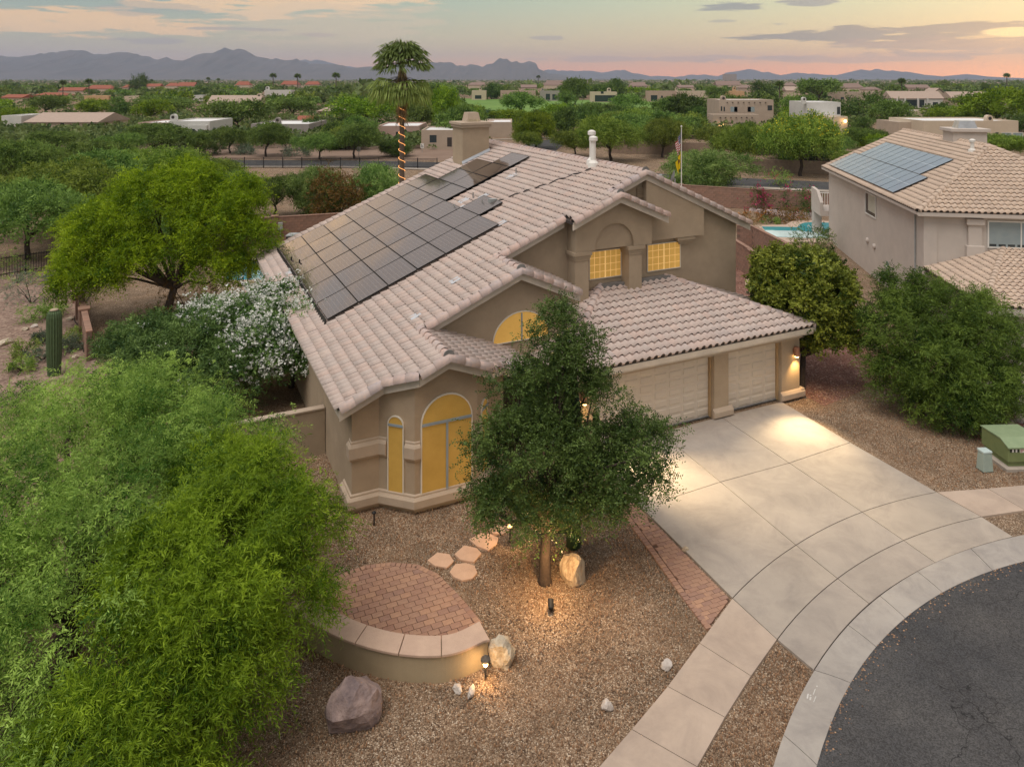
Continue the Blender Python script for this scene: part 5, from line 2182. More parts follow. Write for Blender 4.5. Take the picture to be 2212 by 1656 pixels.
# loose gravel over the front yard, besides the relief of the ground itself
bulk = MB()
scatter(bulk, [(-9, 11.8), (-9, 23), (2.5, 23), (3.6, 18.5), (4.3, 15.8), (1.5, 12.0)], 22000, .008, .022, 6)
scatter(bulk, [tuple(c8(545, 1130)[:2]), tuple(c8(690, 1250)[:2]), tuple(c8(510, 1660)[:2]), tuple(c8(220, 1650)[:2])], 3000, .008, .02, 7)
scatter(bulk, [(10.4, 27.5), (12.6, 21.3), (17.5, 21.4), (15.5, 27), (14, 29)], 7000, .008, .022, 8)
M_PEB = mat('gravel_stone', (.33, .225, .15), .95, color2=(.24, .155, .10), scale=6, tint=[(.45, .42, .42), (.9, .85, .8), (1.1, 1.0, .92), (1.0, .86, .72), (1.9, 1.85, 1.75)])
for k in range(900):
    a = rnd.uniform(R(55), R(200))
    r_ = SC_R - abs(rnd.gauss(0, .16)) + .03
    x, y, q = SC_C.x + r_ * math.cos(a), SC_C.y + r_ * math.sin(a), rnd.uniform(.008, .022)
    bulk.tint = rnd.random()
    bulk.raw([(x - q, y - q, -.018), (x + q, y - q * .6, -.018), (x + q * .8, y + q, -.018), (x - q * .7, y + q * .9, -.018), (x, y, q * .7 - .015)], [(0, 1, 4), (1, 2, 4), (2, 3, 4), (3, 0, 4)])
tag(bulk.build('loose_gravel', M_PEB), kind='stuff')
# ------------------------------------------------------------------ vegetation
def unit(a):
    return a / np.maximum(np.linalg.norm(a, axis=-1, keepdims=True), 1e-9)


def leaf_mesh(name, C, D, l, w, tint, material, N=None, seed=0):
    """one four-cornered leaf per row: base C, direction D, length l, width w"""
    rg = np.random.default_rng(seed)
    n = len(C)
    D = unit(D)
    if N is None:
        N = rg.normal(size=(n, 3))
    S = unit(np.cross(D, N))
    l = np.broadcast_to(np.asarray(l, float), (n,))[:, None]
    w = np.broadcast_to(np.asarray(w, float), (n,))[:, None]
    mid = C + D * l * .45
    V = np.stack([C, mid - S * w / 2, C + D * l, mid + S * w / 2], axis=1).reshape(-1, 3)
    me = bpy.data.meshes.new(name)
    me.vertices.add(4 * n)
    me.vertices.foreach_set('co', V.astype(np.float32).ravel())
    me.loops.add(4 * n)
    me.loops.foreach_set('vertex_index', np.arange(4 * n, dtype=np.int32))
    me.polygons.add(n)
    me.polygons.foreach_set('loop_start', np.arange(0, 4 * n, 4, dtype=np.int32))
    me.polygons.foreach_set('loop_total', np.full(n, 4, dtype=np.int32))
    me.materials.append(material)
    at = me.attributes.new('tint', 'FLOAT', 'FACE')
    at.data.foreach_set('value', np.clip(tint, 0, 1).astype(np.float32))
    me.update()
    me.validate()
    return me


def clumps(rg, lobes, n, low=-.45, shell=(.62, 1.0)):
    """points spread through the outer part of several ellipsoid lobes; returns positions and outward directions"""
    lobes = np.asarray(lobes, float)
    wts = (lobes[:, 3] * lobes[:, 4] + lobes[:, 3] * lobes[:, 5] + lobes[:, 4] * lobes[:, 5])
    P, O = [], []
    while len(P) < n:
        i = rg.choice(len(lobes), p=wts / wts.sum())
        d = unit(rg.normal(size=3))
        if d[2] < low:
            continue
        r_ = rg.uniform(*shell)
        q = lobes[i, :3] + d * lobes[i, 3:] * r_
        deep = False
        for k, L in enumerate(lobes):
            if k != i and (((q - L[:3]) / L[3:]) ** 2).sum() < .42:
                deep = True
                break
        if deep:
            continue
        P.append(q)
        O.append(unit(d / lobes[i, 3:] * lobes[i, 3:].mean()))
    return np.array(P), np.array(O)


def sprays(rg, P, O, per, cr, slen, nleaf, l, w, droop=.2, up=.1, outw=.7, rand=.6, tint_spread=.25, angle=.9):
    """leafy twigs starting round the clump centres; each twig carries nleaf leaves along a bending stem"""
    K = len(P)
    idx = np.repeat(np.arange(K), per)
    M = len(idx)
    base = P[idx] + rg.normal(size=(M, 3)) * np.asarray(cr) * .5
    d = unit(O[idx] * outw + rg.normal(size=(M, 3)) * rand + np.array([0, 0, up]))
    L = slen * rg.uniform(.6, 1.3, M)
    ct = rg.normal(.5, tint_spread, K)[idx] + rg.normal(0, .12, M)
    t = (np.arange(nleaf) + .5) / nleaf
    pos = base[:, None, :] + d[:, None, :] * (L[:, None] * t[None, :])[..., None]
    pos[..., 2] -= droop * L[:, None] * t[None, :] ** 2
    tang = np.repeat(d[:, None, :], nleaf, axis=1).copy()
    tang[..., 2] -= 2 * droop * t[None, :]
    tang = unit(tang)
    side = unit(np.cross(tang, rg.normal(size=(M, 1, 3)) + np.array([0, 0, .8])))
    sgn = np.where(np.arange(nleaf) % 2 == 0, 1.0, -1.0)[None, :, None]
    ld = unit(tang * (1 - angle * .5) + side * sgn * angle + rg.normal(size=pos.shape) * .25)
    C = pos.reshape(-1, 3)
    D = ld.reshape(-1, 3)
    n = len(C)
    ll = l * rg.uniform(.7, 1.3, n)
    ww = w * rg.uniform(.8, 1.2, n)
    tint = np.repeat(ct, nleaf) + rg.normal(0, .08, n)
    return C, D, ll, ww, tint


def limbs(rg, root, fork, targets, r0, mb, bend=.25, n=7):
    """trunk from root to fork and bending limbs from there to the targets"""
    root, fork = Vector(root), Vector(fork)
    m1 = root.lerp(fork, .5) + Vector((rg.normal() * .06, rg.normal() * .06, 0))
    mb.tube([root - Vector((0, 0, .1)), root + Vector((0, 0, .05)), m1, fork], [r0 * 1.45, r0 * 1.15, r0 * .95, r0 * .85], 9)
    for tg in targets:
        tg = Vector(tg)
        L = (tg - fork).length
        a = fork.lerp(tg, .35) + Vector((rg.normal(), rg.normal(), abs(rg.normal()) * .6)) * bend * L * .25
        b = fork.lerp(tg, .7) + Vector((rg.normal(), rg.normal(), rg.normal())) * bend * L * .2
        r_ = r0 * rg.uniform(.35, .6)
        mb.tube([fork - (fork - root).normalized() * .05, a, b, tg], [r_, r_ * .75, r_ * .45, r_ * .12], 6, cap=False)


def tree(name, label, cat, base, lobes, seed, leaf, n_clump, per, cr, slen, nleaf, l, w, fork_z, r0, bark=None, group=None, n_limb=14, low=-.45, shell=(.62, 1.0), **kw):
    """near tree: trunk and crown. lobes are given in world coordinates"""
    rg = np.random.default_rng(seed)
    base = Vector(base)
    lb = [(x - base.x, y - base.y, z - base.z, a, b, c) for x, y, z, a, b, c in lobes]
    P, O = clumps(rg, lb, n_clump, low, shell)
    t_ = thing(name, base, label, cat, group)
    C, D, ll, ww, tint = sprays(rg, P, O, per, cr, slen, nleaf, l, w, **kw)
    k = C[:, 2] > .02
    link('crown', leaf_mesh('crown', C[k], D[k], ll[k], ww[k], tint[k], leaf, seed=seed), t_)
    mb = MB()
    sel = rg.choice(len(P), min(n_limb, len(P)), replace=False)
    fork = (0, 0, fork_z) if not isinstance(fork_z, tuple) else fork_z
    limbs(rg, (0, 0, 0), fork, [tuple(P[i]) for i in sel], r0, mb)
    mb.build('trunk', bark or M_BARK, t_, smooth=True)
    return t_, P, O


L_MESQ = leaf_mat('mesquite_leaf', (.045, .115, .012), (.42, .58, .12), .40)
L_WILLOW = leaf_mat('bright_willow_leaf', (.05, .15, .006), (.42, .66, .045), .42)
L_ACACIA = leaf_mat('acacia_leaf', (.055, .15, .003), (.46, .66, .025), .42)
L_OAK = leaf_mat('oak_leaf', (.014, .040, .006), (.155, .235, .055), .25, .5)
L_CITRUS = leaf_mat('citrus_leaf', (.03, .07, .008), (.36, .42, .06), .28, .45)
L_SUMAC = leaf_mat('sumac_leaf', (.02, .055, .006), (.19, .28, .045), .33)
L_OLEAN = leaf_mat('oleander_leaf', (.03, .075, .018), (.19, .29, .075), .28)
L_PALO = leaf_mat('palo_verde_leaf', (.08, .16, .025), (.33, .45, .10), .4)
L_MESQ_P = leaf_mat('plain_mesquite_leaf', (.04, .09, .014), (.25, .37, .08), .38)
L_PALO_P = leaf_mat('plain_palo_leaf', (.065, .125, .014), (.33, .42, .07), .4)
L_ACACIA_P = leaf_mat('plain_acacia_leaf', (.055, .13, .006), (.31, .43, .03), .4)
L_SUMAC_P = leaf_mat('plain_round_leaf', (.02, .055, .008), (.16, .25, .05), .33)
L_YELLOW = leaf_mat('yellow_blossom', (.55, .42, .02), (.75, .60, .04), .35)
L_WHITE = leaf_mat('white_blossom', (.70, .71, .66), (.88, .88, .84), .3)
L_RUST = leaf_mat('rust_foliage', (.10, .06, .015), (.24, .14, .03), .3)
L_GREY = leaf_mat('grey_green_leaf', (.09, .13, .08), (.20, .25, .17), .3)
L_MAGENTA = leaf_mat('bougainvillea_bract', (.45, .01, .08), (.75, .06, .20), .3)
L_ORANGE = leaf_mat('orange_flower', (.45, .14, .01), (.70, .28, .02), .3)
L_PALM = leaf_mat('palm_leaf', (.055, .10, .025), (.20, .27, .07), .25, .45)
L_DRY = leaf_mat('dry_palm_leaf', (.20, .13, .07), (.42, .31, .18), .3)

# --- mesquite and willow in the lower left corner
tree('mesquite_tree', 'huge feathery grey-green mesquite filling the lower left corner', 'tree', (-9.0, 14.6, 0),
     [(-8.2, 15.4, 3.2, 1.7, 1.5, 1.1), (-10.2, 15.0, 3.3, 1.7, 1.6, 1.1), (-12.4, 14.8, 2.9, 1.8, 1.8, 1.2), (-6.7, 17.0, 3.1, 1.5, 1.3, .95), (-8.6, 18.2, 3.4, 1.6, 1.4, 1.0), (-10.8, 18.0, 3.4, 1.7, 1.5, 1.1), (-9.4, 19.9, 3.0, 1.7, 1.3, .9), (-12.2, 19.8, 2.9, 1.8, 1.3, 1.0),
      (-8.0, 13.6, 3.3, 1.3, 1.1, .9), (-10.0, 13.0, 3.1, 1.5, 1.2, .95), (-11.6, 12.2, 2.7, 1.4, 1.2, .9), (-7.4, 12.4, 2.7, 1.2, 1.0, .8), (-9.0, 11.7, 2.9, 1.2, 1.0, .75), (-6.4, 15.4, 2.6, 1.1, 1.1, .8), (-7.4, 10.6, 1.2, 1.0, .9, .6), (-6.9, 11.6, 1.5, .9, .8, .7), (-9.6, 12.4, .9, 1.6, 1.1, .8), (-8.3, 11.0, .7, 1.2, .9, .6), (-10.8, 13.6, 1.1, 1.4, 1.1, .8)],
     1, L_MESQ, 470, 36, .46, .62, 18, .080, .021, (.2, .1, 1.2), .2, n_limb=50, droop=.6, up=.15, rand=.7, outw=.7, angle=.75, tint_spread=.30)
tree('willow_tree', 'bright yellow-green narrow-leaved tree hanging over the left end of the brick patio', 'tree', (-5.6, 12.9, 0),
     [(-5.5, 15.6, 3.3, 1.0, .9, .8), (-4.5, 14.9, 2.8, .9, .85, .75), (-6.5, 16.2, 3.2, .9, .8, .7), (-4.4, 14.0, 2.1, .85, .8, .7), (-5.5, 14.2, 3.2, 1.1, 1.0, .85), (-6.4, 13.2, 2.9, 1.0, 1.0, .8), (-5.3, 12.8, 2.5, 1.1, 1.0, .9), (-4.75, 13.0, 1.6, .75, .8, .8), (-5.6, 11.9, 1.7, 1.0, .9, .9), (-6.3, 11.2, 1.6, 1.0, .9, 1.0), (-5.4, 11.4, .9, .8, .8, .8)],
     2, L_WILLOW, 420, 44, .34, .40, 12, .105, .017, (.1, .15, 1.0), .12, bark=M_BARK2, n_limb=36, droop=.45, up=.25, rand=.7, outw=.6, angle=.6)
# --- the oak in front of the house
tree('oak_tree', 'dense dark green oak with a single trunk in the gravel before the garage', 'tree', (.79, 17.4, 0),
     [(.8, 17.8, 3.0, 1.35, 1.2, 1.0), (-.15, 17.7, 3.1, .95, .9, .7), (.5, 18.1, 4.3, 1.0, .9, .7), (1.8, 18.2, 4.2, .95, .9, .65), (3.0, 18.0, 3.0, 1.15, .9, .6), (1.3, 18.2, 5.3, .75, .7, .65), (2.3, 17.6, 2.4, 1.1, 1.0, .65), (-.2, 17.3, 2.0, .85, .85, .6), (.9, 17.0, 1.95, .95, .9, .6), (3.1, 17.5, 2.1, .85, .8, .6), (1.9, 17.3, 1.8, .85, .8, .5), (1.15, 18.2, 6.0, .4, .4, .4), (1.9, 18.3, 5.4, .4, .4, .45), (-.6, 17.9, 2.6, .55, .6, .5)],
     3, L_OAK, 330, 34, .30, .34, 10, .070, .030, (.05, .1, 1.15), .135, bark=M_BARK, n_limb=40, droop=.15, up=.25, rand=.8, outw=.6, tint_spread=.22, shell=(.35, 1.0))
# --- citrus by the garage corner
tree('citrus_tree', 'round dense yellow-green tree at the right corner of the garage', 'tree', (11.25, 28.3, 0),
     [(11.6, 29.0, 3.3, 1.9, 1.8, 1.75), (12.3, 28.7, 2.3, 1.35, 1.3, 1.1), (10.9, 29.4, 4.0, 1.2, 1.2, 1.0), (12.3, 29.6, 3.9, 1.1, 1.1, 1.0)],
     4, L_CITRUS, 330, 28, .30, .24, 8, .13, .070, (.15, .2, 1.2), .12, n_limb=16, droop=.25, up=.3, rand=.8, outw=.8, tint_spread=.28, shell=(.8, 1.0))
tree('sumac_bush', 'big loose dark green multi-stemmed bush between the gravel and the right driveway', 'bush', (14.6, 26.0, 0),
     [(14.2, 26.6, 2.9, 1.3, 1.2, 1.0), (15.9, 26.9, 3.2, 1.3, 1.2, 1.1), (17.2, 26.2, 2.4, 1.2, 1.2, 1.0), (14.9, 25.3, 1.9, 1.2, 1.0, .9), (16.2, 25.2, 1.6, 1.1, 1.0, .9), (14.6, 27.4, 4.0, .7, .7, .6), (15.6, 27.4, 4.1, .6, .6, .5), (17.6, 27.0, 3.2, .9, .9, .8), (13.7, 26.1, 1.5, .8, .8, .8), (15.3, 24.8, .9, 1.0, .8, .7), (14.4, 25.3, .8, .8, .7, .6), (16.9, 25.3, 1.0, .9, .8, .7)],
     5, L_SUMAC, 460, 34, .36, .36, 11, .12, .024, (.1, .1, .5), .12, n_limb=30, droop=.35, up=.3, rand=.8, outw=.7, low=-.8, tint_spread=.26)
# --- bright acacia over the side yard
tree('acacia_tree', 'large bright lime-green acacia left of the long roof', 'tree', (-16.9, 35.6, 0),
     [(-17.5, 36.4, 5.2, 2.0, 1.8, 1.4), (-20.0, 36.2, 4.6, 1.7, 1.7, 1.3), (-15.0, 36.6, 5.0, 1.8, 1.7, 1.4), (-18.8, 37.2, 6.3, 1.4, 1.3, 1.0), (-16.2, 36.9, 6.6, 1.4, 1.3, 1.0), (-20.8, 35.8, 3.0, 1.2, 1.3, 1.0), (-13.1, 36.8, 3.8, 1.2, 1.2, 1.2), (-18.4, 35.2, 3.6, 1.5, 1.2, 1.0), (-16.0, 35.3, 3.9, 1.4, 1.2, 1.0), (-21.6, 36.6, 4.2, 1.0, 1.1, .9), (-14.0, 37.4, 6.0, 1.1, 1.1, .9), (-13.6, 36.2, 2.6, .9, .9, .8), (-21.2, 35.4, 2.0, 1.0, 1.0, .8), (-14.6, 35.4, 2.7, 1.0, .9, .8), (-19.6, 34.9, 2.5, 1.0, .9, .8), (-16.6, 37.8, 7.0, 1.0, 1.0, .7)],
     6, L_ACACIA, 480, 34, .45, .55, 11, .15, .038, (.25, .3, 1.7), .2, n_limb=26, droop=.5, up=.2, rand=.7, outw=.7)
# --- oleanders along the side wall
ol, P, O = tree('oleander_bush', 'tall oleander covered in white blossom beside the left eave', 'bush', (-8.6, 28.4, 0),
     [(-8.5, 28.4, 2.3, 1.7, 1.5, 1.0), (-10.3, 28.6, 2.2, 1.6, 1.5, 1.0), (-7.6, 27.5, 1.9, 1.1, 1.1, 1.2), (-9.6, 30.0, 2.6, 1.3, 1.1, .75), (-9.2, 27.2, 1.7, 1.4, 1.2, 1.1), (-11.8, 28.9, 2.2, 1.1, 1.1, .8)],
     7, L_OLEAN, 320, 28, .38, .36, 9, .16, .040, (.05, .05, .6), .1, n_limb=22, droop=.15, up=.45, rand=.7, outw=.7)
rg = np.random.default_rng(70)
sel = rg.choice(len(P), 290, replace=False)
idx = np.repeat(sel, 13)
cen = P[idx] + O[idx] * rg.uniform(.22, .5, len(idx))[:, None] + rg.normal(size=(len(idx), 3)) * .2
k = O[idx][:, 2] > -.3
cen, od = cen[k], O[idx][k]
pi = np.repeat(np.arange(len(cen)), 6)
C = cen[pi] + rg.normal(size=(len(pi), 3)) * .035
link('blossom', leaf_mesh('blossom', C, unit(od[pi] + rg.normal(size=(len(pi), 3)) * .8), .085, .08, rg.uniform(0, 1, len(pi)), L_WHITE, seed=71), ol)
ol2, P, O = tree('oleander_bush', 'spreading oleander with few white flowers between the block wall and the blossoming one', 'bush', (-12.6, 27.8, 0),
     [(-13.2, 28.2, 1.6, 1.7, 1.5, 1.0), (-11.6, 27.2, 1.7, 1.5, 1.4, 1.1), (-15.0, 28.8, 1.3, 1.2, 1.2, .9), (-13.0, 26.6, 1.3, 1.4, 1.2, .9), (-10.2, 26.0, 1.3, 1.2, 1.1, .9)],
     8, L_OLEAN, 240, 28, .36, .36, 9, .16, .040, (.05, .05, .5), .08, n_limb=16, droop=.15, up=.45, rand=.7, outw=.7)
sel = rg.choice(len(P), 22, replace=False)
cen = P[sel] + O[sel] * .35
pi = np.repeat(np.arange(len(cen)), 12)
C = cen[pi] + rg.normal(size=(len(pi), 3)) * .09
link('blossom', leaf_mesh('blossom', C, unit(O[sel][pi] + rg.normal(size=(len(pi), 3)) * .8), .07, .065, rg.uniform(0, 1, len(pi)), L_WHITE, seed=72), ol2)

# --- small plants: one builder
def bush(name, label, cat, base, sx, sz, leaf, seed, n=26, per=16, slen=.22, nleaf=7, l=.09, w=.03, flowers=None, sy=None, group=None, **kw):
    base = Vector(base)
    rg = np.random.default_rng(seed)
    t_ = thing(name, base, label, cat, group)
    sy = sy or sx
    P, O = clumps(rg, [(0, 0, sz * .45, sx, sy, sz * .55), (sx * .3, -sy * .2, sz * .35, sx * .7, sy * .7, sz * .45)], n, -.6)
    kw.setdefault('up', .3)
    C, D, ll, ww, tint = sprays(rg, P, O, per, min(sx, sz) * .45, slen, nleaf, l, w, **kw)
    k = C[:, 2] > .01
    link('foliage', leaf_mesh('foliage', C[k], D[k], ll[k], ww[k], tint[k], leaf, seed=seed), t_)
    if flowers:
        m_, nf, fs = flowers
        i = rg.choice(len(P), nf)
        c = P[i] + O[i] * slen * .7 + rg.normal(size=(nf, 3)) * min(sx, sz) * .2
        pi = np.repeat(np.arange(nf), 7)
        C = c[pi] + rg.normal(size=(len(pi), 3)) * fs
        link('blossom', leaf_mesh('blossom', C, unit(O[i][pi] + rg.normal(size=(len(pi), 3)) * .8), fs * 1.2, fs * 1.1, rg.uniform(0, 1, len(pi)), m_, seed=seed), t_)
    mb = MB()
    for i in range(5):
        q = Vector(P[i % len(P)])
        mb.tube([(0, 0, -.05), tuple(q * .5 + Vector((0, 0, .05))), tuple(q)], [.03, .02, .006], 5, cap=False)
    mb.build('stem', M_BARK, t_)
    return t_


bush('bougainvillea', 'sparse pink and magenta bougainvillea on the wall behind the satellite dish', 'bougainvillea', cp(680, 575), 1.1, 2.2, L_SUMAC, 21, 16, 10, .4, 7, .12, .06, (L_MAGENTA, 70, .10))
bush('bougainvillea', 'fuller magenta bougainvillea on the wall left of the white pillar', 'bougainvillea', cp(1220, 640), 1.7, 2.5, L_OAK, 22, 34, 16, .35, 7, .12, .06, (L_MAGENTA, 60, .10))
bush('lantana', 'bright orange flowering mound by the satellite dish', 'shrub', cp(660, 720), .9, .6, L_RUST, 23, 18, 14, .2, 6, .09, .04, (L_ORANGE, 90, .06))
bush('lantana', 'rusty brown low mound left of the river stones by the right-hand pool', 'shrub', cp(820, 665), .6, .5, L_RUST, 24, 14, 12, .2, 6, .09, .04)
bush('lantana', 'long orange-green flowering mound in the middle behind the right-hand pool', 'shrub', cp(1040, 735), 1.3, .75, L_RUST, 25, 24, 14, .2, 6, .09, .04, (L_ORANGE, 40, .05))
bush('lantana', 'rust-tinged mound nearest the white pillar by the pool', 'shrub', cp(1200, 720), 1.0, .9, L_RUST, 26, 22, 14, .2, 6, .09, .04)
bush('lantana', 'low green mound nearest the pool coping', 'shrub', cp(890, 755), .8, .45, L_PALO, 27, 16, 14, .2, 6, .09, .04)
bush('round_shrub', 'yellow-green rounded shrub against the block wall left of the satellite dish', 'shrub', cp(310, 500), 1.1, 1.3, L_PALO, 28, 26, 14)
bush('grass_clump', 'dry fountain grass clump at the pool corner behind the right eave', 'grass clump', cp(600, 850), .8, .8, L_DRY, 29, 18, 16, .6, 3, .35, .02, rand=.5)
bush('rose_bush', 'green bush with pale pink flowers at the foot of the white pillar', 'bush', cp(1420, 1090), 1.3, 1.6, L_SUMAC, 30, 30, 14, .3, 7, .1, .05, (L_WHITE, 14, .07))
bush('low_shrub', 'low lime-green shrub behind the stepped block wall', 'shrub', cp(1000, 1290), 1.0, .8, L_PALO, 31, 24, 14)
bush('pink_flowering_shrub', 'shrub with coral flowers on the street side of the long block wall', 'shrub', cp(1130, 335) + Vector((0, 3.2, 0)), 1.3, 1.7, L_PALO, 32, 26, 14, .3, 7, .1, .05, (L_MAGENTA, 20, .08))

# saguaro on the left slope
def saguaro(label, base, hgt, rad, arms=(), group=None, name='saguaro'):
    t_ = thing(name, base, label, 'cactus', group)
    m_c = mat('saguaro_skin', (.10, .15, .07), .7, color2=(.07, .11, .05), scale=6, bump=.5, bscale=60)
    m_t = mat('saguaro_crown', (.42, .34, .24), .8, var=.1, scale=20)

    def column(pts, r_, nm, par):
        nr = 36
        m_ = MB()
        V, F = [], []
        n = len(pts)
        for i, (p, s) in enumerate(pts):
            for k in range(nr):
                a = 2 * math.pi * k / nr
                rr = r_ * s * (1.0 if k % 2 == 0 else .86)
                V.append((p[0] + rr * math.cos(a), p[1] + rr * math.sin(a), p[2]))
        for i in range(n - 1):
            F += [(i * nr + k, i * nr + (k + 1) % nr, (i + 1) * nr + (k + 1) % nr, (i + 1) * nr + k) for k in range(nr)]
        F.append(tuple(range((n - 1) * nr, n * nr)))
        m_.raw(V, F)
        return m_.build(nm, [m_c], par)
    z = hgt
    st = [((0, 0, -.05), .82), ((0, 0, z * .3), .95), ((0, 0, z * .6), 1.0), ((0, 0, z - rad * 1.1), .97), ((0, 0, z - rad * .55), .85), ((0, 0, z - rad * .2), .6), ((0, 0, z), .25)]
    s_ = column(st, rad, 'stem', t_)
    m_ = MB()
    m_.lathe([(rad * .62, z - rad * .16), (rad * .45, z - rad * .02), (rad * .2, z + .02)], (0, 0, 0), 18)
    m_.build('woolly_crown', m_t, t_, smooth=True)
    for (ax, ay, z0, z1) in arms:
        pts = [((ax * t, ay * t, z0 + .1 * t), .6) for t in (0, .5, .9)] + [((ax, ay, z0 + (z1 - z0) * t), .62 if t < .9 else .4) for t in (.3, .6, .9, 1.0)]
        column(pts, rad, 'arm', t_)
    return t_


saguaro('stout ribbed saguaro on the dirt slope left of the block wall', G(117, 808), 2.65, .29)
for k, (u, v, sx, sz, lf, lab) in enumerate([
        (68, 655, 1.3, 1.6, L_GREY, 'big grey-green bush above the dirt slope'), (36, 610, 1.2, 1.6, L_MESQ, 'green bush behind the big grey-green bush at the left edge'),
        (70, 690, .7, .7, L_PALO, 'bright green shrub at the left edge of the dirt slope'), (122, 680, .55, .5, L_MESQ, 'small green shrub below the big grey-green bush'),
        (92, 738, .33, .35, L_GREY, 'tiny grey-green shrub left of the saguaro'), (52, 765, .55, .5, L_MESQ, 'dark green tuft low on the dirt slope left of the saguaro'),
        (92, 775, .6, .5, L_GREY, 'bluish shrub at the foot of the saguaro'), (160, 735, .5, .45, L_MESQ, 'dark green tuft between the saguaro and the block wall'),
        (112, 610, .45, .4, L_GREY, 'dry grey tuft high on the dirt slope'), (150, 755, .45, .4, L_GREY, 'grey tuft right beside the saguaro base'), (48, 800, .45, .4, L_MESQ, 'lowest green tuft on the dirt slope')]):
    bush('slope_shrub', lab, 'shrub', G(u, v), sx, sz, lf, 40 + k, 20, 14, .2, 6, .08, .035)
sheet('dirt_slope', [G(-200, 640), G(60, 560), G(150, 575), G(158, 600), G(200, 750), G(215, 800), G(-60, 900), G(-300, 800)], -.020, M_DIRT)
for k, (u, v, s_, lab) in enumerate([(75, 705, .22, 'pale rock row end by the bright shrub on the dirt slope'), (55, 712, .2, 'grey rock left end of the rock row on the dirt slope'), (70, 742, .22, 'white rock halfway down the dirt slope'), (86, 730, .2, 'white rock above the tiny grey-green shrub'),
                                    (12, 742, .35, 'round tan boulder at the left edge of the picture'), (60, 785, .2, 'pale rock below the dark green tuft'), (75, 788, .18, 'pale rock left of the saguaro foot'), (135, 655, .25, 'flat pale stone beside the hose on the dirt slope'), (150, 690, .2, 'flat stone near the block wall on the dirt slope'),
                                    (30, 795, .22, 'pale rock in the lowest row of the dirt slope'), (165, 772, .2, 'dark rock by the block wall near the saguaro')]):
    rock(u, v, s_, s_ * .8, s_ * .6, M_R_CREAM if k % 3 else M_R_WHITE, 60 + k, lab, k, .3, 0, 'stone')
mb = MB()
hp = [G(118, 635), G(150, 640), G(195, 632), G(180, 660), G(160, 690), G(185, 720), G(180, 760)]
mb.tube([(p.x, p.y, .02) for p in smooth([(p.x, p.y, 0) for p in hp], 6)], .02, 6)
tag(mb.build('garden_hose', M_BLACK), 'thin black irrigation hose looping over the dirt slope', 'hose')
for k, (u, v, lab) in enumerate([(386, 655, 'flat stone nearest the acacia trunk in the left yard'), (392, 640, 'upper flat stone in the left yard row'), (388, 668, 'lowest flat stone in the left yard row'), (414, 612, 'flat stone farthest into the left yard')]):
    rock(u, v, .38, .28, .1, M_R_PALE, 80 + k, lab, .3, .2, 0, 'stone')
bush('yard_shrub', 'twiggy half-bare shrub under the right side of the acacia', 'shrub', G(415, 690), 1.8, 2.6, L_RUST, 90, 40, 14, .35, 7, .09, .04)
bush('yard_shrub', 'low green shrub beside the acacia trunk', 'shrub', G(320, 712), .7, 1.0, L_OLEAN, 91, 20, 14)

# columnar cactus with many arms behind the oak
def arm_cactus(label, base, seed):
    rg = random.Random(seed)
    t_ = thing('column_cactus', base, label, 'cactus')
    m_c = mat('cactus_skin', (.035, .07, .03), .7, color2=(.02, .045, .02), scale=6)
    m_t = mat('pale_spine_tip', (.65, .55, .22), .8, var=.1)
    mb = MB()
    mb.tube([(0, 0, -.1), (0, 0, 1.5), (.05, .05, 3.0), (.0, .1, 4.2)], [.19, .2, .18, .12], 10)
    mb.build('stem', m_c, t_, smooth=True)
    for ax, ay, z0, hz in ((-1.3, -.3, 1.4, 1.0), (-1.6, -.35, 1.1, .5), (-1.45, -.3, .9, 1.4), (-1.0, .2, 2.2, 1.6), (-.75, .3, 2.6, 1.5), (-.5, .5, 3.0, 1.7), (-.35, .45, 3.3, 1.9), (-.15, .4, 3.6, 1.8), (-.9, -.2, 2.7, .7), (.6, .2, 2.0, 1.3), (-1.75, -.3, 1.3, .75), (-1.1, -.4, .8, .6)):
        mb = MB()
        pts = [(0, 0, z0 - .4), (ax * .55, ay * .55, z0 - .25), (ax, ay, z0 + .1), (ax * 1.02, ay, z0 + hz * .6), (ax, ay, z0 + hz)]
        mb.tube(smooth([Vector(p) for p in pts], 3), .085, 8)
        a = mb.build('arm', m_c, t_, smooth=True)
        mb = MB()
        mb.lathe([(.07, 0), (.05, .05), (.015, .07)], (ax, ay, z0 + hz), 8)
        mb.build('spiny_tip', m_t, a)
    return t_


arm_cactus('many-armed dark cactus standing behind the oak, arms before the arched windows', (1.58, 18.75, 0), 5)

# --- the tall fan palm wrapped in lights
def fan_frond(rg, C, D, ll, ww, tint, origin, az, elev, plen, fr, n=26, dry=False):
    """petiole, then a folded fan of drooping segments"""
    dirv = np.array([math.cos(az) * math.cos(elev), math.sin(az) * math.cos(elev), math.sin(elev)])
    hub = origin + dirv * plen - np.array([0, 0, .12 * plen * plen])
    side = unit(np.cross(dirv, [0, 0, 1.0]))
    upv = np.cross(side, dirv)
    for k in range(n):
        a = (k / (n - 1) - .5) * 2.6
        d = dirv * math.cos(a) + side * math.sin(a) + upv * .12 * math.cos(a * 2)
        d = d + rg.normal(size=3) * .05
        L = fr * (1 - .22 * abs(a) / 1.3) * rg.uniform(.85, 1.1)
        m1 = hub + unit(d) * L * .55
        C.append(hub); D.append(m1 - hub); ll.append(L * .62); ww.append(.14); tint.append(rg.normal(.55, .15))
        d2 = unit(d) + np.array([0, 0, (-1.0 if elev > -.1 else -1.8) - .6 * rg.random()])
        C.append(m1 - unit(d) * .03); D.append(d2); ll.append(L * .6); ww.append(.09); tint.append(rg.normal(.62, .15))
    return hub


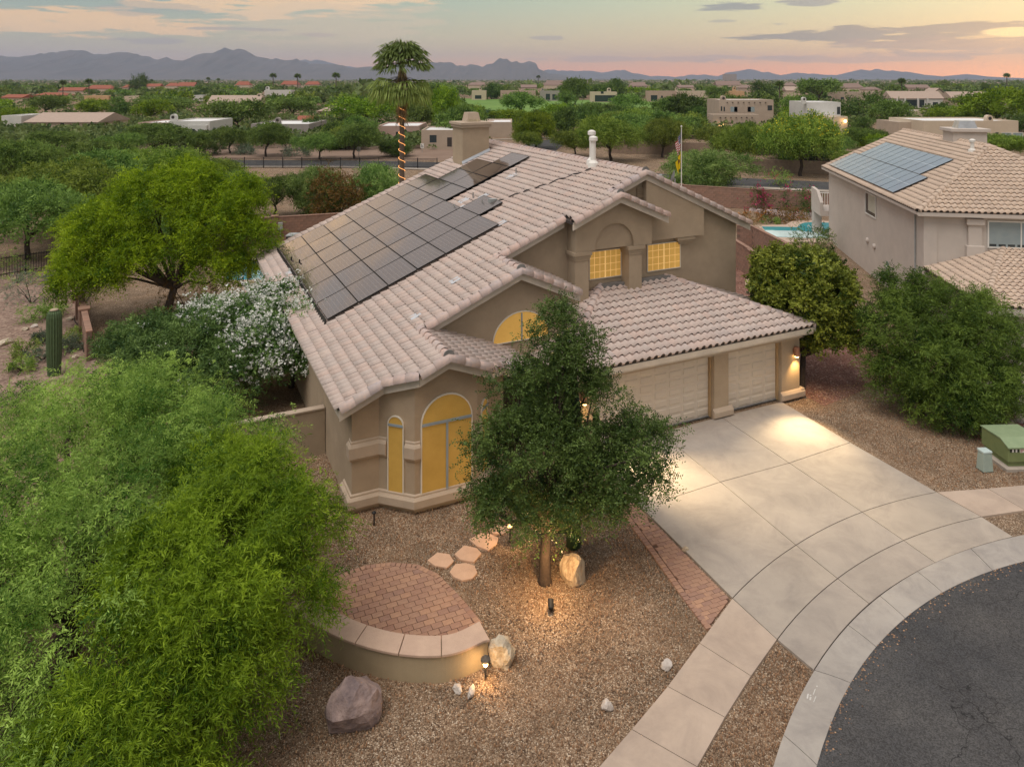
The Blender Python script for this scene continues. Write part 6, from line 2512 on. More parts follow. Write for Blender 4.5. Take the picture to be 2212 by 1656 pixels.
def palm(label, base, hgt, seed, n_up=34, n_low=16, r_trunk=.21, lights=True, cat='palm tree', scale=1.0, hi=True):
    rg = np.random.default_rng(seed)
    t_ = thing('fan_palm', base, label, cat)
    mb = MB()
    H_ = hgt
    pts = [(0, 0, -.1), (0, 0, .3), (.0, .0, H_ * .35), (.02, 0, H_ * .7), (.0, 0, H_)]
    mb.tube(pts, [r_trunk * 1.5, r_trunk * 1.15, r_trunk, r_trunk * .95, r_trunk * .9], 12)
    mb.build('trunk', mat('palm_trunk', (.17, .13, .10), .95, color2=(.09, .07, .055), scale=14, bump=.7, bscale=18), t_)
    top = np.array([0, 0, H_])
    petm = MB()
    for part, n_, er, mat_, fr, pl in (('crown', n_up, (-.05, 1.35), L_PALM, 1.0 * scale, 1.0 * scale), ('lower_fronds', n_low, (-.80, -.05), leaf_mat('drooping_palm_leaf', (.08, .13, .025), (.36, .43, .12), .3), 1.15 * scale, 1.1 * scale)):
        C, D, l_, w_, tn = [], [], [], [], []
        for i in range(n_):
            az_ = 2.399 * i + rg.uniform(-.3, .3)
            e_ = er[0] + (er[1] - er[0]) * ((i + .5) / n_) + rg.uniform(-.1, .1)
            o = top + np.array([0, 0, .05 if part == 'crown' else -.75 * scale])
            hub = fan_frond(rg, C, D, l_, w_, tn, o, az_, e_, pl * rg.uniform(.8, 1.15), fr * rg.uniform(.8, 1.1))
            petm.tube([tuple(o), tuple((o + hub) / 2 + np.array([0, 0, .06])), tuple(hub)], [.03, .022, .015], 5, cap=False)
        link(part, leaf_mesh(part, np.array(C), np.array(D), np.array(l_), np.array(w_), np.array(tn), mat_, seed=seed), t_)
    tag(petm.build('petioles', M_BARK2, t_), kind='stuff')
    # skirt of dead leaves
    n = 420
    a = rg.uniform(0, 6.28, n)
    z = H_ - rg.uniform(.2, 3.0, n) * scale
    rr = r_trunk * .9
    C = np.stack([np.cos(a) * rr, np.sin(a) * rr, z], 1)
    D = np.stack([np.cos(a) * .28, np.sin(a) * .28, -np.ones(n)], 1) + rg.normal(size=(n, 3)) * .12
    k = (z > H_ - 1.0 * scale) | (z < H_ - 1.3 * scale)
    link('dead_fronds', leaf_mesh('dead_fronds', C[k], D[k], rg.uniform(.4, 1.0, n)[k] * scale, .07, rg.uniform(0, 1, n)[k], L_DRY, seed=seed), t_)
    if lights:
        pts = []
        zt = H_ - 2.45 * scale
        turns = 14
        for i in range(turns * 16 + 1):
            a_ = 2 * math.pi * i / 16
            f = i / (turns * 16)
            z_ = zt * (1 - f * .97) + .25
            r_ = r_trunk * (1.0 + .15 * f) + .035
            pts.append((r_ * math.cos(a_), r_ * math.sin(a_), z_))
        mb = MB()
        mb.tube(pts, .017, 5)
        mb.build('light_rope', mat('glowing_rope', (.9, .5, .2), .5, emit=(1.0, .40, .12), estr=1.1), t_)
    return t_


palm('tall fan palm with a spiral of orange lights behind the left roof', (-8.85, 58.5, 0), 13.2, 11, scale=1.38, n_up=52, n_low=36)
# ------------------------------------------------------------------ the plain behind: streets, golf course, houses
def road(name, pts, wd, z, m_):
    """ribbon along a centre line"""
    c = smooth(pts, 5)
    L_, R_ = [], []
    for i, p in enumerate(c):
        d = (c[min(i + 1, len(c) - 1)] - c[max(i - 1, 0)]).normalized()
        n = Vector((-d.y, d.x))
        L_.append(p + n * wd / 2)
        R_.append(p - n * wd / 2)
    b = MB()
    for i in range(len(c) - 1):
        b.poly([(R_[i].x, R_[i].y, z), (R_[i + 1].x, R_[i + 1].y, z), (L_[i + 1].x, L_[i + 1].y, z), (L_[i].x, L_[i].y, z)])
    return tag(b.build(name, m_), kind='structure')


street_c0 = street_c = [(-120, 112), (-45, 104.5), (-20, 103), (0, 97), (20, 87.5), (34, 82), (60, 73), (120, 50)]
road('street', street_c, 7.0, -.006, M_ASPH)
road('pavement', [(x + .0, y - 4.6) for x, y in street_c], 1.5, .05, M_CONC)
road('street', [(2, 108), (5, 128), (9, 140), (20, 152), (45, 160), (70, 150)], 7.0, -.004, M_ASPH)
road('pavement', [(-4, 143), (6, 146.5), (14, 149.5), (24, 158)], 1.6, .06, M_CONC)
sheet('golf_course', [G(985, 259), G(1240, 262), (82, 205), G(1520, 258), G(1500, 222), G(1340, 216.5), G(1120, 215), G(985, 212.5)], -.010, M_GRASS)
sheet('golf_pond', [G(1030, 238), G(1068, 238), G(1078, 244), G(1040, 245)], .0, M_WATER)
sheet('dirt_mound', [G(1352, 262), G(1385, 257), G(1415, 260), G(1408, 272), G(1360, 274)], .01, M_DIRT)
sheet('desert_verge', [(-90, 109), (-40, 109), (-10, 107), (-2, 128), (-30, 132), (-90, 134)], -.016, mat('brown_verge', (.20, .135, .10), .95, color2=(.26, .185, .14), scale=.3, detail=10))

M_AD_WHITE = mat('white_adobe', (.60, .585, .55), .95, var=.04, scale=.6)
M_AD_PINK = mat('pink_adobe', (.46, .32, .27), .95, var=.05, scale=.6)
M_AD_TAN = mat('tan_adobe', (.44, .35, .275), .95, var=.05, scale=.6)
M_AD_GREY = mat('grey_adobe', (.34, .30, .28), .95, var=.05, scale=.6)
M_AD_ORANGE = mat('ochre_adobe', (.56, .36, .20), .95, var=.05, scale=.6)
M_AD_CREAM = mat('cream_adobe', (.56, .46, .35), .95, var=.04, scale=.6)
M_ROOFW = mat('white_flat_roof', (.72, .72, .72), .8, var=.05, scale=.4)
M_ROOFR = mat('red_tile_far_roof', (.33, .115, .07), .9, color2=(.25, .085, .055), scale=2)
M_ROOFB = mat('brown_tile_far_roof', (.27, .19, .16), .9, color2=(.21, .15, .125), scale=2)
M_ROOFT = mat('tan_tile_far_roof', (.44, .34, .28), .9, color2=(.36, .28, .23), scale=2)
RECTS = []


def px_house(u0, u1, vb):
    Y = CAM_H * FPX / (vb - HY)
    return Y, (u0 - CX) / FPX * Y, (u1 - CX) / FPX * Y


def zpx(v, Y):
    return CAM_H - (v - HY) / FPX * Y


def far_window(t_, x0, x1, z0, z1, y, frame=True, glass=None):
    b = MB()
    b.box(x0, x1, y - .012, y - .002, z0, z1)
    w = b.build('window', glass or M_GLASSD, t_)
    if frame:
        for a in ((x0 - .07, x0, z0 - .07, z1 + .07), (x1, x1 + .07, z0 - .07, z1 + .07), (x0, x1, z1, z1 + .07), (x0, x1, z0 - .07, z0)):
            b = MB()
            b.box(a[0], a[1], y - .06, y - .002, a[2], a[3])
            b.build('frame', M_WHITE if frame is True else frame, w)


def chimney_round(t_, x, y, z0, z1, w, m_):
    """adobe chimney with a rounded top and an opening"""
    b = MB()
    n = 10
    r_ = w / 2
    pts = [(x - r_, y, z0), (x + r_, y, z0)] + [(x + r_ * math.cos(math.pi * k / n), y, z1 - r_ + r_ * math.sin(math.pi * k / n)) for k in range(n + 1)]
    b.slab(pts[::-1], (0, w * .8, 0))
    c = b.build('chimney', m_, t_)
    b = MB()
    pts = [(x + r_ * .55 * math.cos(2 * math.pi * k / 12), y - .02, z1 - r_ * 1.05 + r_ * .55 * math.sin(2 * math.pi * k / 12)) for k in range(12)]
    b.slab(pts[::-1], (0, .018, 0))
    b.build('flue_opening', M_UNDER, c)


def adobe(label, u0, u1, vt, vb, m_, depth=9, wins=(), chims=(), vigas=0, rot=0.0, group=None, Y=None, step=None, door=None):
    Yb, x0, x1 = px_house(u0, u1, vb)
    if Y:
        x0, x1 = (u0 - CX) / FPX * Y, (u1 - CX) / FPX * Y
        Yb = Y
    cx = (x0 + x1) / 2
    W = (x1 - x0) / 2
    Hh = zpx(vt, Yb)
    t_ = thing('adobe_house', (cx, Yb, 0), label, 'house', group, rot)
    b = MB()
    b.box(-W, W, 0, depth, -.1, Hh - .35)
    b.build('wall', m_, t_)
    b = MB()
    for a in ((-W, W, 0, .3), (-W, W, depth - .3, depth), (-W, -W + .3, .3, depth - .3), (W - .3, W, .3, depth - .3)):
        b.box(*a, Hh - .349, Hh)
    b.build('parapet', m_, t_)
    b = MB()
    b.box(-W + .3, W - .3, .3, depth - .3, Hh - .349, Hh - .22)
    b.build('roof', M_ROOFW, t_)

    def lx(u):
        return (u - CX) / FPX * Yb - cx
    for w in wins:
        a0, a1, b0, b1 = w[:4]
        far_window(t_, lx(a0), lx(a1), zpx(b1, Yb), zpx(b0, Yb), 0, w[4] if len(w) > 4 else False, w[5] if len(w) > 5 else None)
    for c in chims:
        a0, a1, b0 = c
        chimney_round(t_, (lx(a0) + lx(a1)) / 2, .6, Hh - .4, zpx(b0, Yb), lx(a1) - lx(a0), m_)
    for k in range(vigas):
        b = MB()
        x = -W * .8 + 1.6 * W * (k + .5) / vigas
        b.box(x - .1, x + .1, -.35, .05, Hh - .75, Hh - .55)
        b.build('viga', M_BARK, t_)
    if step:
        a0, a1, b0 = step
        b = MB()
        b.box(lx(a0), lx(a1), -.6, depth * .4, -.1, zpx(b0, Yb))
        b.build('wing', m_, t_)
    RECTS.append((u0, u1, vt, vb, Yb))
    return t_, lx, Yb


def gabled(label, u0, u1, vr, ve, vb, mw, mr, depth=10, hip=.0, wins=(), group=None, front_gable=False, chim=None, Y=None):
    Yb, x0, x1 = px_house(u0, u1, vb)
    if Y:
        x0, x1 = (u0 - CX) / FPX * Y, (u1 - CX) / FPX * Y
        Yb = Y
    cx, W = (x0 + x1) / 2, (x1 - x0) / 2
    he = zpx(ve, Yb)
    hr = max(zpx(vr, Yb + depth / 2), he + .6)
    t_ = thing('tile_roof_house', (cx, Yb, 0), label, 'house', group)
    b = MB()
    b.box(-W + .4, W - .4, .4, depth - .4, -.1, he - .02)
    b.build('wall', mw, t_)
    if front_gable:
        b = MB()
        b.slab([(-W + .45, .5, he - .05), (W - .45, .5, he - .05), (0, .5, hr - .25)], (0, .25, 0))
        b.build('gable_wall', mw, t_)
        V = [(-W, 0, he), (0, 0, hr), (W, 0, he), (-W, depth, he), (0, depth - hip * W, hr), (W, depth, he)]
        F = [(0, 1, 4, 3)[::-1], (1, 2, 5, 4)[::-1], (3, 4, 5)]
    else:
        h_ = hip * depth / 2
        V = [(-W, 0, he), (W, 0, he), (W, depth, he), (-W, depth, he), (-W + h_, depth / 2, hr), (W - h_, depth / 2, hr)]
        F = [(0, 1, 5, 4), (2, 3, 4, 5), (1, 2, 5), (3, 0, 4)]
    b = MB()
    b.raw(V, F)
    r_ = b.build('roof', mr, t_)
    so_ = r_.modifiers.new('thickness', 'SOLIDIFY')
    so_.thickness = .22
    so_.offset = -1

    def lx(u):
        return (u - CX) / FPX * Yb - cx
    for w in wins:
        far_window(t_, lx(w[0]), lx(w[1]), zpx(w[3], Yb), zpx(w[2], Yb), .4, w[4] if len(w) > 4 else False, w[5] if len(w) > 5 else None)
    if chim:
        chimney_round(t_, (lx(chim[0]) + lx(chim[1])) / 2, depth * .45, he, zpx(chim[2], Yb + depth * .45), max(.9, lx(chim[1]) - lx(chim[0])), mw)
    RECTS.append((u0, u1, vr, vb, Yb))
    return t_, lx, Yb


# middle distance, left to right
adobe('white flat-roofed adobe house with a big rounded chimney, left of the palm', 364, 453, 262, 299, M_AD_WHITE, 12, wins=[(377, 393, 277, 291)], chims=[(364, 377, 247)])
Yw = CAM_H * FPX / (299 - HY)
t_, lx, Yb = adobe('white covered porch on the right part of the white adobe house', 404, 446, 271, 299.6, M_AD_WHITE, 4, wins=[(408, 421, 279, 296), (427, 440, 280, 296)])
adobe('low pink adobe house left of the white one', 298, 364, 265, 287, M_AD_PINK, 12, wins=[(308, 312, 276, 284), (317, 324, 277, 284), (330, 334, 276, 284)])
adobe('grey adobe house with a white roof right of the white one', 542, 667, 268, 300, M_AD_GREY, 14, wins=[(636, 645, 284, 299), (652, 660, 285, 297)], chims=[(591, 603, 254)])
gabled('pink-tan gabled house standing above the white adobe house', 443, 556, 206, 228, 246, M_AD_CREAM, M_ROOFT, 11, wins=[(452, 460, 232, 241)], chim=(544, 553, 202))
adobe('pale adobe house behind the left mesquites, flat roof', 3, 46, 250, 281, M_AD_WHITE, 10)
gabled('long low pale-roofed house with a dark roof strip at the left', 50, 212, 243, 264, 284, M_AD_CREAM, M_ROOFT, 14, wins=[(128, 136, 266, 272)], chim=(186, 194, 257))
adobe('pink adobe house directly behind the palm trunk', 814, 906, 272, 304, M_AD_PINK, 12, wins=[(855, 861, 285, 296)])
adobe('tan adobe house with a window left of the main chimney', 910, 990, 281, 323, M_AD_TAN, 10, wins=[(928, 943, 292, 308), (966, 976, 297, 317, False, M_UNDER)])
adobe('tan flat-roofed house with a tall side wall right of the main chimney', 1013, 1106, 264, 297, M_AD_TAN, 12)
gabled('hip-roofed tan house peeping out behind the main chimney', 1014, 1092, 258, 272, 298, M_AD_TAN, M_ROOFT, 9, hip=.8, Y=152)
gabled('pale hip-roofed house left of the yellow-green tree', 684, 736, 227, 240, 252, M_AD_CREAM, M_ROOFT, 10, hip=.8)
gabled('low red-brown roofed shed beside the grey adobe house', 636, 672, 250, 260, 270, M_AD_GREY, M_ROOFR, 8)
# two-storey adobe and its garage
t_, lx, Yb = adobe('two-storey tan adobe house with roof beams above a low garage', 1553, 1671, 216, 275, M_AD_TAN, 11, wins=[(1578, 1593, 231, 242, False, M_GLASSW), (1586, 1593, 231, 242), (1615, 1630, 231, 242, False, M_GLASSW), (1615, 1622, 231, 242), (1658, 1668, 228, 239), (1557, 1560, 230, 240), (1563, 1566, 231, 241)], chims=[(1559, 1570, 207)], vigas=8)
adobe('low adobe garage wing with two dark-topped doors before the two-storey house', 1540, 1640, 248, 280, M_AD_TAN, 5, wins=[(1563, 1583, 266, 280, False, M_AD_CREAM), (1590, 1634, 266, 280, False, M_AD_CREAM), (1563, 1583, 265.5, 267.5), (1590, 1634, 265.5, 267.5)], vigas=7)
adobe('white two-storey adobe house with a rounded chimney, right of the two-storey tan one', 1744, 1816, 221, 282, M_AD_WHITE, 11, wins=[(1808, 1815, 231, 247)], chims=[(1735, 1744, 210)])
adobe('low pale wing of the white two-storey house with a lit lamp', 1778, 1831, 252, 286, M_AD_CREAM, 6)
adobe('small grey-white house behind the bushy trees above the right solar roof', 1958, 2008, 239, 262, M_AD_CREAM, 9, wins=[(1972, 1975, 252, 257), (1985, 1989, 252, 257)])
t_, lx, Yb = gabled('grey house with a tan roof and a deep white-posted porch at the right', 1926, 2040, 197, 213, 234, M_AD_WHITE, M_ROOFT, 9, wins=[(1936, 1946, 216, 228), (1958, 1984, 216, 232), (1987, 1998, 216, 232), (2016, 2027, 221, 228, True)])
for u in (1937, 1954, 1982, 2003):
    b = MB()
    b.box(lx(u) - .25, lx(u) + .25, -.6, -.1, -.1, zpx(213, Yb))
    b.build('post', M_AD_WHITE, t_)
gabled('tan-roofed house with dark roof panels at the far right', 2057, 2176, 198, 213, 230, M_AD_TAN, M_ROOFT, 10)
gabled('front-gabled tan house peeping above the porch house', 2006, 2052, 191, 209, 226, M_AD_CREAM, M_ROOFT, 10, front_gable=True, Y=380)
adobe('long cream adobe house with a white roof and rounded chimney behind the right chimney', 1995, 2200, 261, 304, M_AD_CREAM, 13, wins=[(2164, 2184, 287, 297, True, M_GLASSW), (2188, 2209, 287, 297, True, M_GLASSW), (2150, 2157, 286, 292)], chims=[(2136, 2150, 249)])
adobe('low tan adobe wing with a shaded carport above the right solar roof', 1942, 2000, 264, 300, M_AD_TAN, 9, wins=[(1965, 1997, 283, 300, False, M_UNDER)])  # carport shade painted as a flat dark panel on the wall
adobe('olive-grey flat-roofed house right of the white two-storey house', 1806, 1902, 199, 221, M_AD_TAN, 10, wins=[(1816, 1823, 210, 217), (1830, 1836, 210, 217)])
# along the golf course
adobe('pale house with a porch at the left end of the golf course', 1019, 1050, 196, 216, M_AD_CREAM, 9, wins=[(1026, 1040, 206, 214)], chims=[(1035, 1040, 189)])
adobe('long pink-tan adobe house facing the golf course', 1081, 1157, 196, 216, M_AD_PINK, 9, wins=[(1096, 1112, 205, 213), (1122, 1134, 205, 213)])
adobe('grey-white adobe house with dark openings facing the golf course', 1168, 1210, 197, 218, M_AD_GREY, 9, wins=[(1179, 1188, 203, 216), (1193, 1202, 204, 216)], chims=[(1170, 1175, 191)])
adobe('cream adobe house with an arched doorway and black veranda on the golf course', 1278, 1333, 199, 221, M_AD_CREAM, 9, wins=[(1285, 1330, 206, 220), (1298, 1304, 198, 203)], chims=[(1312, 1320, 190)])
adobe('pink adobe house at the right end of the golf course', 1401, 1461, 197, 220, M_AD_PINK, 9, wins=[(1406, 1420, 206, 219), (1428, 1432, 207, 212)])
adobe('low pink house with a rounded chimney left of the saguaros', 1462, 1530, 197, 216, M_AD_CREAM, 9, chims=[(1459, 1464, 190)])
adobe('ochre adobe house with a rounded chimney behind the two-storey tan house', 1570, 1608, 197, 213, M_AD_ORANGE, 8, chims=[(1584, 1590, 188)])
gabled('tan house beside the shaggy palm, right of the two-storey tan house', 1698, 1730, 187, 196, 211, M_AD_CREAM, M_ROOFT, 9)
adobe('small cream adobe house among the far trees at the left', 182, 235, 207, 221, M_AD_ORANGE, 8)
adobe('white low house glimpsed between far trees left of centre', 417, 438, 206, 218, M_AD_WHITE, 8)
adobe('white adobe house with a rounded chimney below the red roofs', 571, 629, 195, 209, M_AD_WHITE, 9, chims=[(573, 580, 187)])
adobe('pale flat house peeping out between the trees left of the gabled house', 268, 300, 208, 219, M_AD_CREAM, 8)
k = 0
far = [(125, 178, 189, 196, 200, M_ROOFR, 'red-roofed far house below the two left palms'), (183, 240, 184, 192, 198, M_ROOFR, 'larger red-roofed far house right of the second left palm'), (72, 139, 200, 206, 212, M_ROOFR, 'long brown-red far roof below the two left palms'),
       (0, 48, 204, 211, 218, M_ROOFR, 'brown-red far roof at the left edge'), (262, 284, 183, 189, 194, M_ROOFR, 'small red far roof left of the tall dark tree'), (357, 384, 179, 186, 191, M_ROOFR, 'left red roof of the pair in the left centre'),
       (382, 420, 178, 186, 191, M_ROOFR, 'right red roof of the pair in the left centre'), (507, 539, 176, 184, 190, M_ROOFR, 'red far roof right of the pink-tan gabled house'), (605, 645, 175, 183, 189, M_ROOFR, 'red far roof between the two small palms'), (310, 345, 181, 187, 192, M_ROOFR, 'red far roof right of the tall dark tree'),
       (658, 690, 176, 183, 188, M_ROOFR, 'dark red far roof left of the fan palm'), (1010, 1060, 178, 184, 196, M_ROOFB, 'brown far roof above the left end of the golf course'), (1125, 1160, 183, 189, 197, M_ROOFB, 'small brown far roof above the pink-tan golf house'),
       (1175, 1222, 174, 184, 192, M_ROOFB, 'large brown far roof above the grey-white golf house'), (1360, 1400, 178, 186, 193, M_ROOFB, 'brown far roof above the right part of the golf course'), (1548, 1600, 175, 184, 192, M_ROOFB, 'large dark brown far roof behind the ochre house'),
       (1600, 1645, 184, 190, 198, M_ROOFB, 'dark brown low far roof right of the ochre house'), (1818, 1868, 180, 190, 198, M_ROOFB, 'brown double far roof above the olive-grey house'), (1960, 2010, 183, 190, 197, M_ROOFB, 'brown far roof behind the porch house'),
       (1870, 1905, 188, 194, 199, M_ROOFB, 'small brown far roof left of the porch house'), (1695, 1722, 179, 185, 191, M_ROOFB, 'small brown far roof right of the shaggy palm'), (1465, 1500, 184, 189, 195, M_ROOFB, 'brown far roof left of the ochre house'), (836, 880, 188, 195, 203, M_ROOFT, 'tan far roof left of the palm crown')]
for u0, u1, vr, ve, vb, m_, lab in far:
    gabled(lab, u0, u1, vr, ve, vb, M_AD_CREAM if k % 2 else M_AD_TAN, m_, 12, hip=.6 if k % 3 else 0)
    k += 1
b = MB()
b.box(-18, 18, 0, 30, 0, 26)
tb = tag(b.build('tower_block', M_AD_GREY), 'tiny grey high-rise block on the horizon at the right', 'building')
tb.location = AT(2145 if False else 1579, 172, 2300) * Vector((1, 1, 0)) if False else Vector(((1579 - CX) / FPX * 2300, 2300, 0))
# garden walls and street furniture
for lab, A, B, hgt in (('low tan garden wall before the white adobe house', (-82, 137), (-52, 134.5), 1.5), ('cream garden wall at the end of the street above the right solar roof', (71.5, 136), (76, 135), 1.9)):
    A, B = Vector(A), Vector(B)
    d = B - A
    w = thing('garden_wall', (A.x, A.y, 0), lab, 'wall', None, math.atan2(d.y, d.x))
    b = MB()
    b.box(0, d.length, -.12, .12, -.1, hgt)
    b.build('wall_body', M_AD_CREAM, w)
    b = MB()
    b.box(-.03, d.length + .03, -.16, .16, hgt + .001, hgt + .08)
    b.build('coping', M_AD_CREAM, w)
for u, v, lab in ((775, 338, 'small white street sign left of the palm trunk'), (912, 330, 'small white street sign right of the palm trunk')):
    p = G(u, v)
    s_ = thing('street_sign', p, lab, 'sign')
    b = MB()
    b.tube([(0, 0, 0), (0, 0, 1.5)], .04, 6)
    b.build('post', M_GREYM, s_)
    b = MB()
    b.box(-.28, .28, -.05, -.03, .75, 1.5)
    b.build('plate', M_WHITE, s_)
    b = MB()
    for j in range(3):
        b.box(-.2, .2 - .1 * j, -.056, -.052, .9 + .18 * j, .98 + .18 * j)
    b.build('print_line', M_BLACK, s_)


def iron_fence(label, pts, hgt=1.3, gap=.14):
    for (A, B) in zip(pts[:-1], pts[1:]):
        A, B = Vector(A), Vector(B)
        d = B - A
        t_ = thing('iron_fence', (A.x, A.y, 0), label, 'fence', None, math.atan2(d.y, d.x))
        L_ = d.length
        for z in (.18, hgt - .12):
            b = MB()
            b.box(0, L_, -.025, .025, z, z + .05)
            b.build('rail', M_BLACK, t_)
        n = max(1, int(L_ / 2.6))
        for i in range(n + 1):
            b = MB()
            x = L_ * i / n
            b.box(x - .045, x + .045, -.045, .045, -.05, hgt + .08)
            b.build('post', M_BLACK, t_)
        b = MB()
        for i in range(int(L_ / gap)):
            x = (i + .5) * gap
            b.box(x - .012, x + .012, -.012, .012, .05, hgt)
        tag(b.build('pickets', M_BLACK, t_), kind='stuff')


iron_fence('black iron fence at the top of the dirt slope, left edge', [(-36, 38.5), (-27.9, 46.9)], 1.25)
iron_fence('black iron fence along the street, left of centre', [(-46.5, 98.6), (-10.0, 97.2)], 1.35, .16)

# ------------------------------------------------------------------ trees of the plain
PROTO = {}


def proto(kind, var):
    key = (kind, var)
    if key in PROTO:
        return PROTO[key]
    rg = np.random.default_rng(hash(kind) % 1000 if False else sum(map(ord, kind)) * 10 + var)
    # unit tree: crown about 2 wide, 1 high overall
    if kind == 'mesquite':
        lobes = [(rg.uniform(-.5, .5), rg.uniform(-.5, .5), rg.uniform(.58, .74), rg.uniform(.35, .55), rg.uniform(.35, .55), rg.uniform(.16, .26)) for _ in range(7)]
        leaf, lb, trunk_h, n_, droop = L_MESQ_P, -.5, .30, 120, .5
    elif kind == 'palo':
        lobes = [(rg.uniform(-.45, .45), rg.uniform(-.45, .45), rg.uniform(.52, .74), rg.uniform(.35, .6), rg.uniform(.35, .6), rg.uniform(.17, .25)) for _ in range(7)]
        leaf, lb, trunk_h, n_, droop = L_PALO_P, -.7, .30, 130, .4
    elif kind == 'acacia':
        lobes = [(rg.uniform(-.5, .5), rg.uniform(-.5, .5), rg.uniform(.45, .74), rg.uniform(.32, .5), rg.uniform(.32, .5), rg.uniform(.2, .28)) for _ in range(8)]
        leaf, lb, trunk_h, n_, droop = L_ACACIA_P, -.6, .25, 120, .4
    elif kind == 'bushy':
        lobes = [(rg.uniform(-.4, .4), rg.uniform(-.4, .4), rg.uniform(.25, .68), rg.uniform(.4, .6), rg.uniform(.4, .6), rg.uniform(.22, .32)) for _ in range(8)]
        leaf, lb, trunk_h, n_, droop = leaf_mat('bushy_leaf', (.075, .16, .03), (.35, .50, .14), .4), -.9, .15, 140, .3
    else:
        lobes = [(rg.uniform(-.35, .35), rg.uniform(-.35, .35), rg.uniform(.3, .68), rg.uniform(.4, .62), rg.uniform(.4, .62), rg.uniform(.26, .36)) for _ in range(7)]
        leaf, lb, trunk_h, n_, droop = L_SUMAC_P, -.9, .15, 130, .25
    P, O = clumps(rg, lobes, n_, lb, (.6, 1.0))
    C, D, ll, ww, tint = sprays(rg, P, O, 11, (.17, .17, .09), .16, 3, .105, .036, droop=droop, up=.25, rand=.8, outw=.6, tint_spread=.24)
    k_ = C[:, 2] > .02
    crown = leaf_mesh('crown', C[k_], D[k_], ll[k_], ww[k_], tint[k_], leaf, seed=var)
    P2, O2 = clumps(rg, lobes, n_ * 2, lb, (.6, 1.0))
    C, D, ll, ww, tint = sprays(rg, P2, O2, 16, (.12, .12, .07), .15, 6, .052, .017, droop=droop, up=.25, rand=.8, outw=.6, tint_spread=.26)
    k_ = C[:, 2] > .02
    fine = leaf_mesh('crown', C[k_], D[k_], ll[k_], ww[k_], tint[k_], leaf, seed=var)
    b = MB()
    sel = rg.choice(len(P), 9, replace=False)
    limbs(rg, (0, 0, 0), (rg.normal() * .03, rg.normal() * .03, trunk_h), [tuple(P[i]) for i in sel], .035, b, .3)
    trunk = b.mesh('trunk', M_BARK)
    # small version for the far distance
    C, D, ll, ww, tint = sprays(rg, P[::2], O[::2], 6, (.2, .2, .1), .1, 1, .22, .13, droop=droop, up=.25, rand=.9, outw=.6)
    small = leaf_mesh('crown_far', C, D, ll, ww, tint, leaf, seed=var)
    PROTO[key] = (crown, trunk, small, fine)
    return PROTO[key]


n_tree = 0
TREE_SPOTS = []
STREET_PTS = smooth(street_c0, 10)


def plain_tree(kind, x, y, w, hgt, label, group=None, name=None, far=False):
    """one tree of the plain: width w, height hgt"""
    global n_tree
    crown, trunk, small, fine = proto(kind, n_tree % 3)
    n_tree += 1
    nm = name or {'mesquite': 'mesquite_tree', 'palo': 'palo_verde_tree', 'acacia': 'acacia_tree', 'round': 'leafy_tree', 'bushy': 'bushy_tree'}[kind]
    M = Matrix.Rotation(rnd.uniform(0, 6.28), 4, 'Z') @ Matrix.Diagonal((w / 1.75 * rnd.uniform(.92, 1.08), w / 1.75, hgt / .98, 1))
    TREE_SPOTS.append((x, y, w))
    if far:
        o = link(nm, small)
        o.matrix_world = Matrix.Translation((x, y, 0)) @ M
        return tag(o, label, 'tree', group)
    t_ = thing(nm, (x, y, 0), label, 'tree', group)
    link('crown', fine if y < 125 else crown, t_, M)
    link('trunk', trunk, t_, M)
    return t_


def bt(kind, u, vb, vt, wpx, label):
    Y = CAM_H * FPX / (vb - HY)
    plain_tree(kind, (u - CX) / FPX * Y, Y, wpx / FPX * Y, zpx(vt, Y), label)
    RECTS.append((u - wpx * .35, u + wpx * .35, vt + (vb - vt) * .15, vb - (vb - vt) * .3, Y))


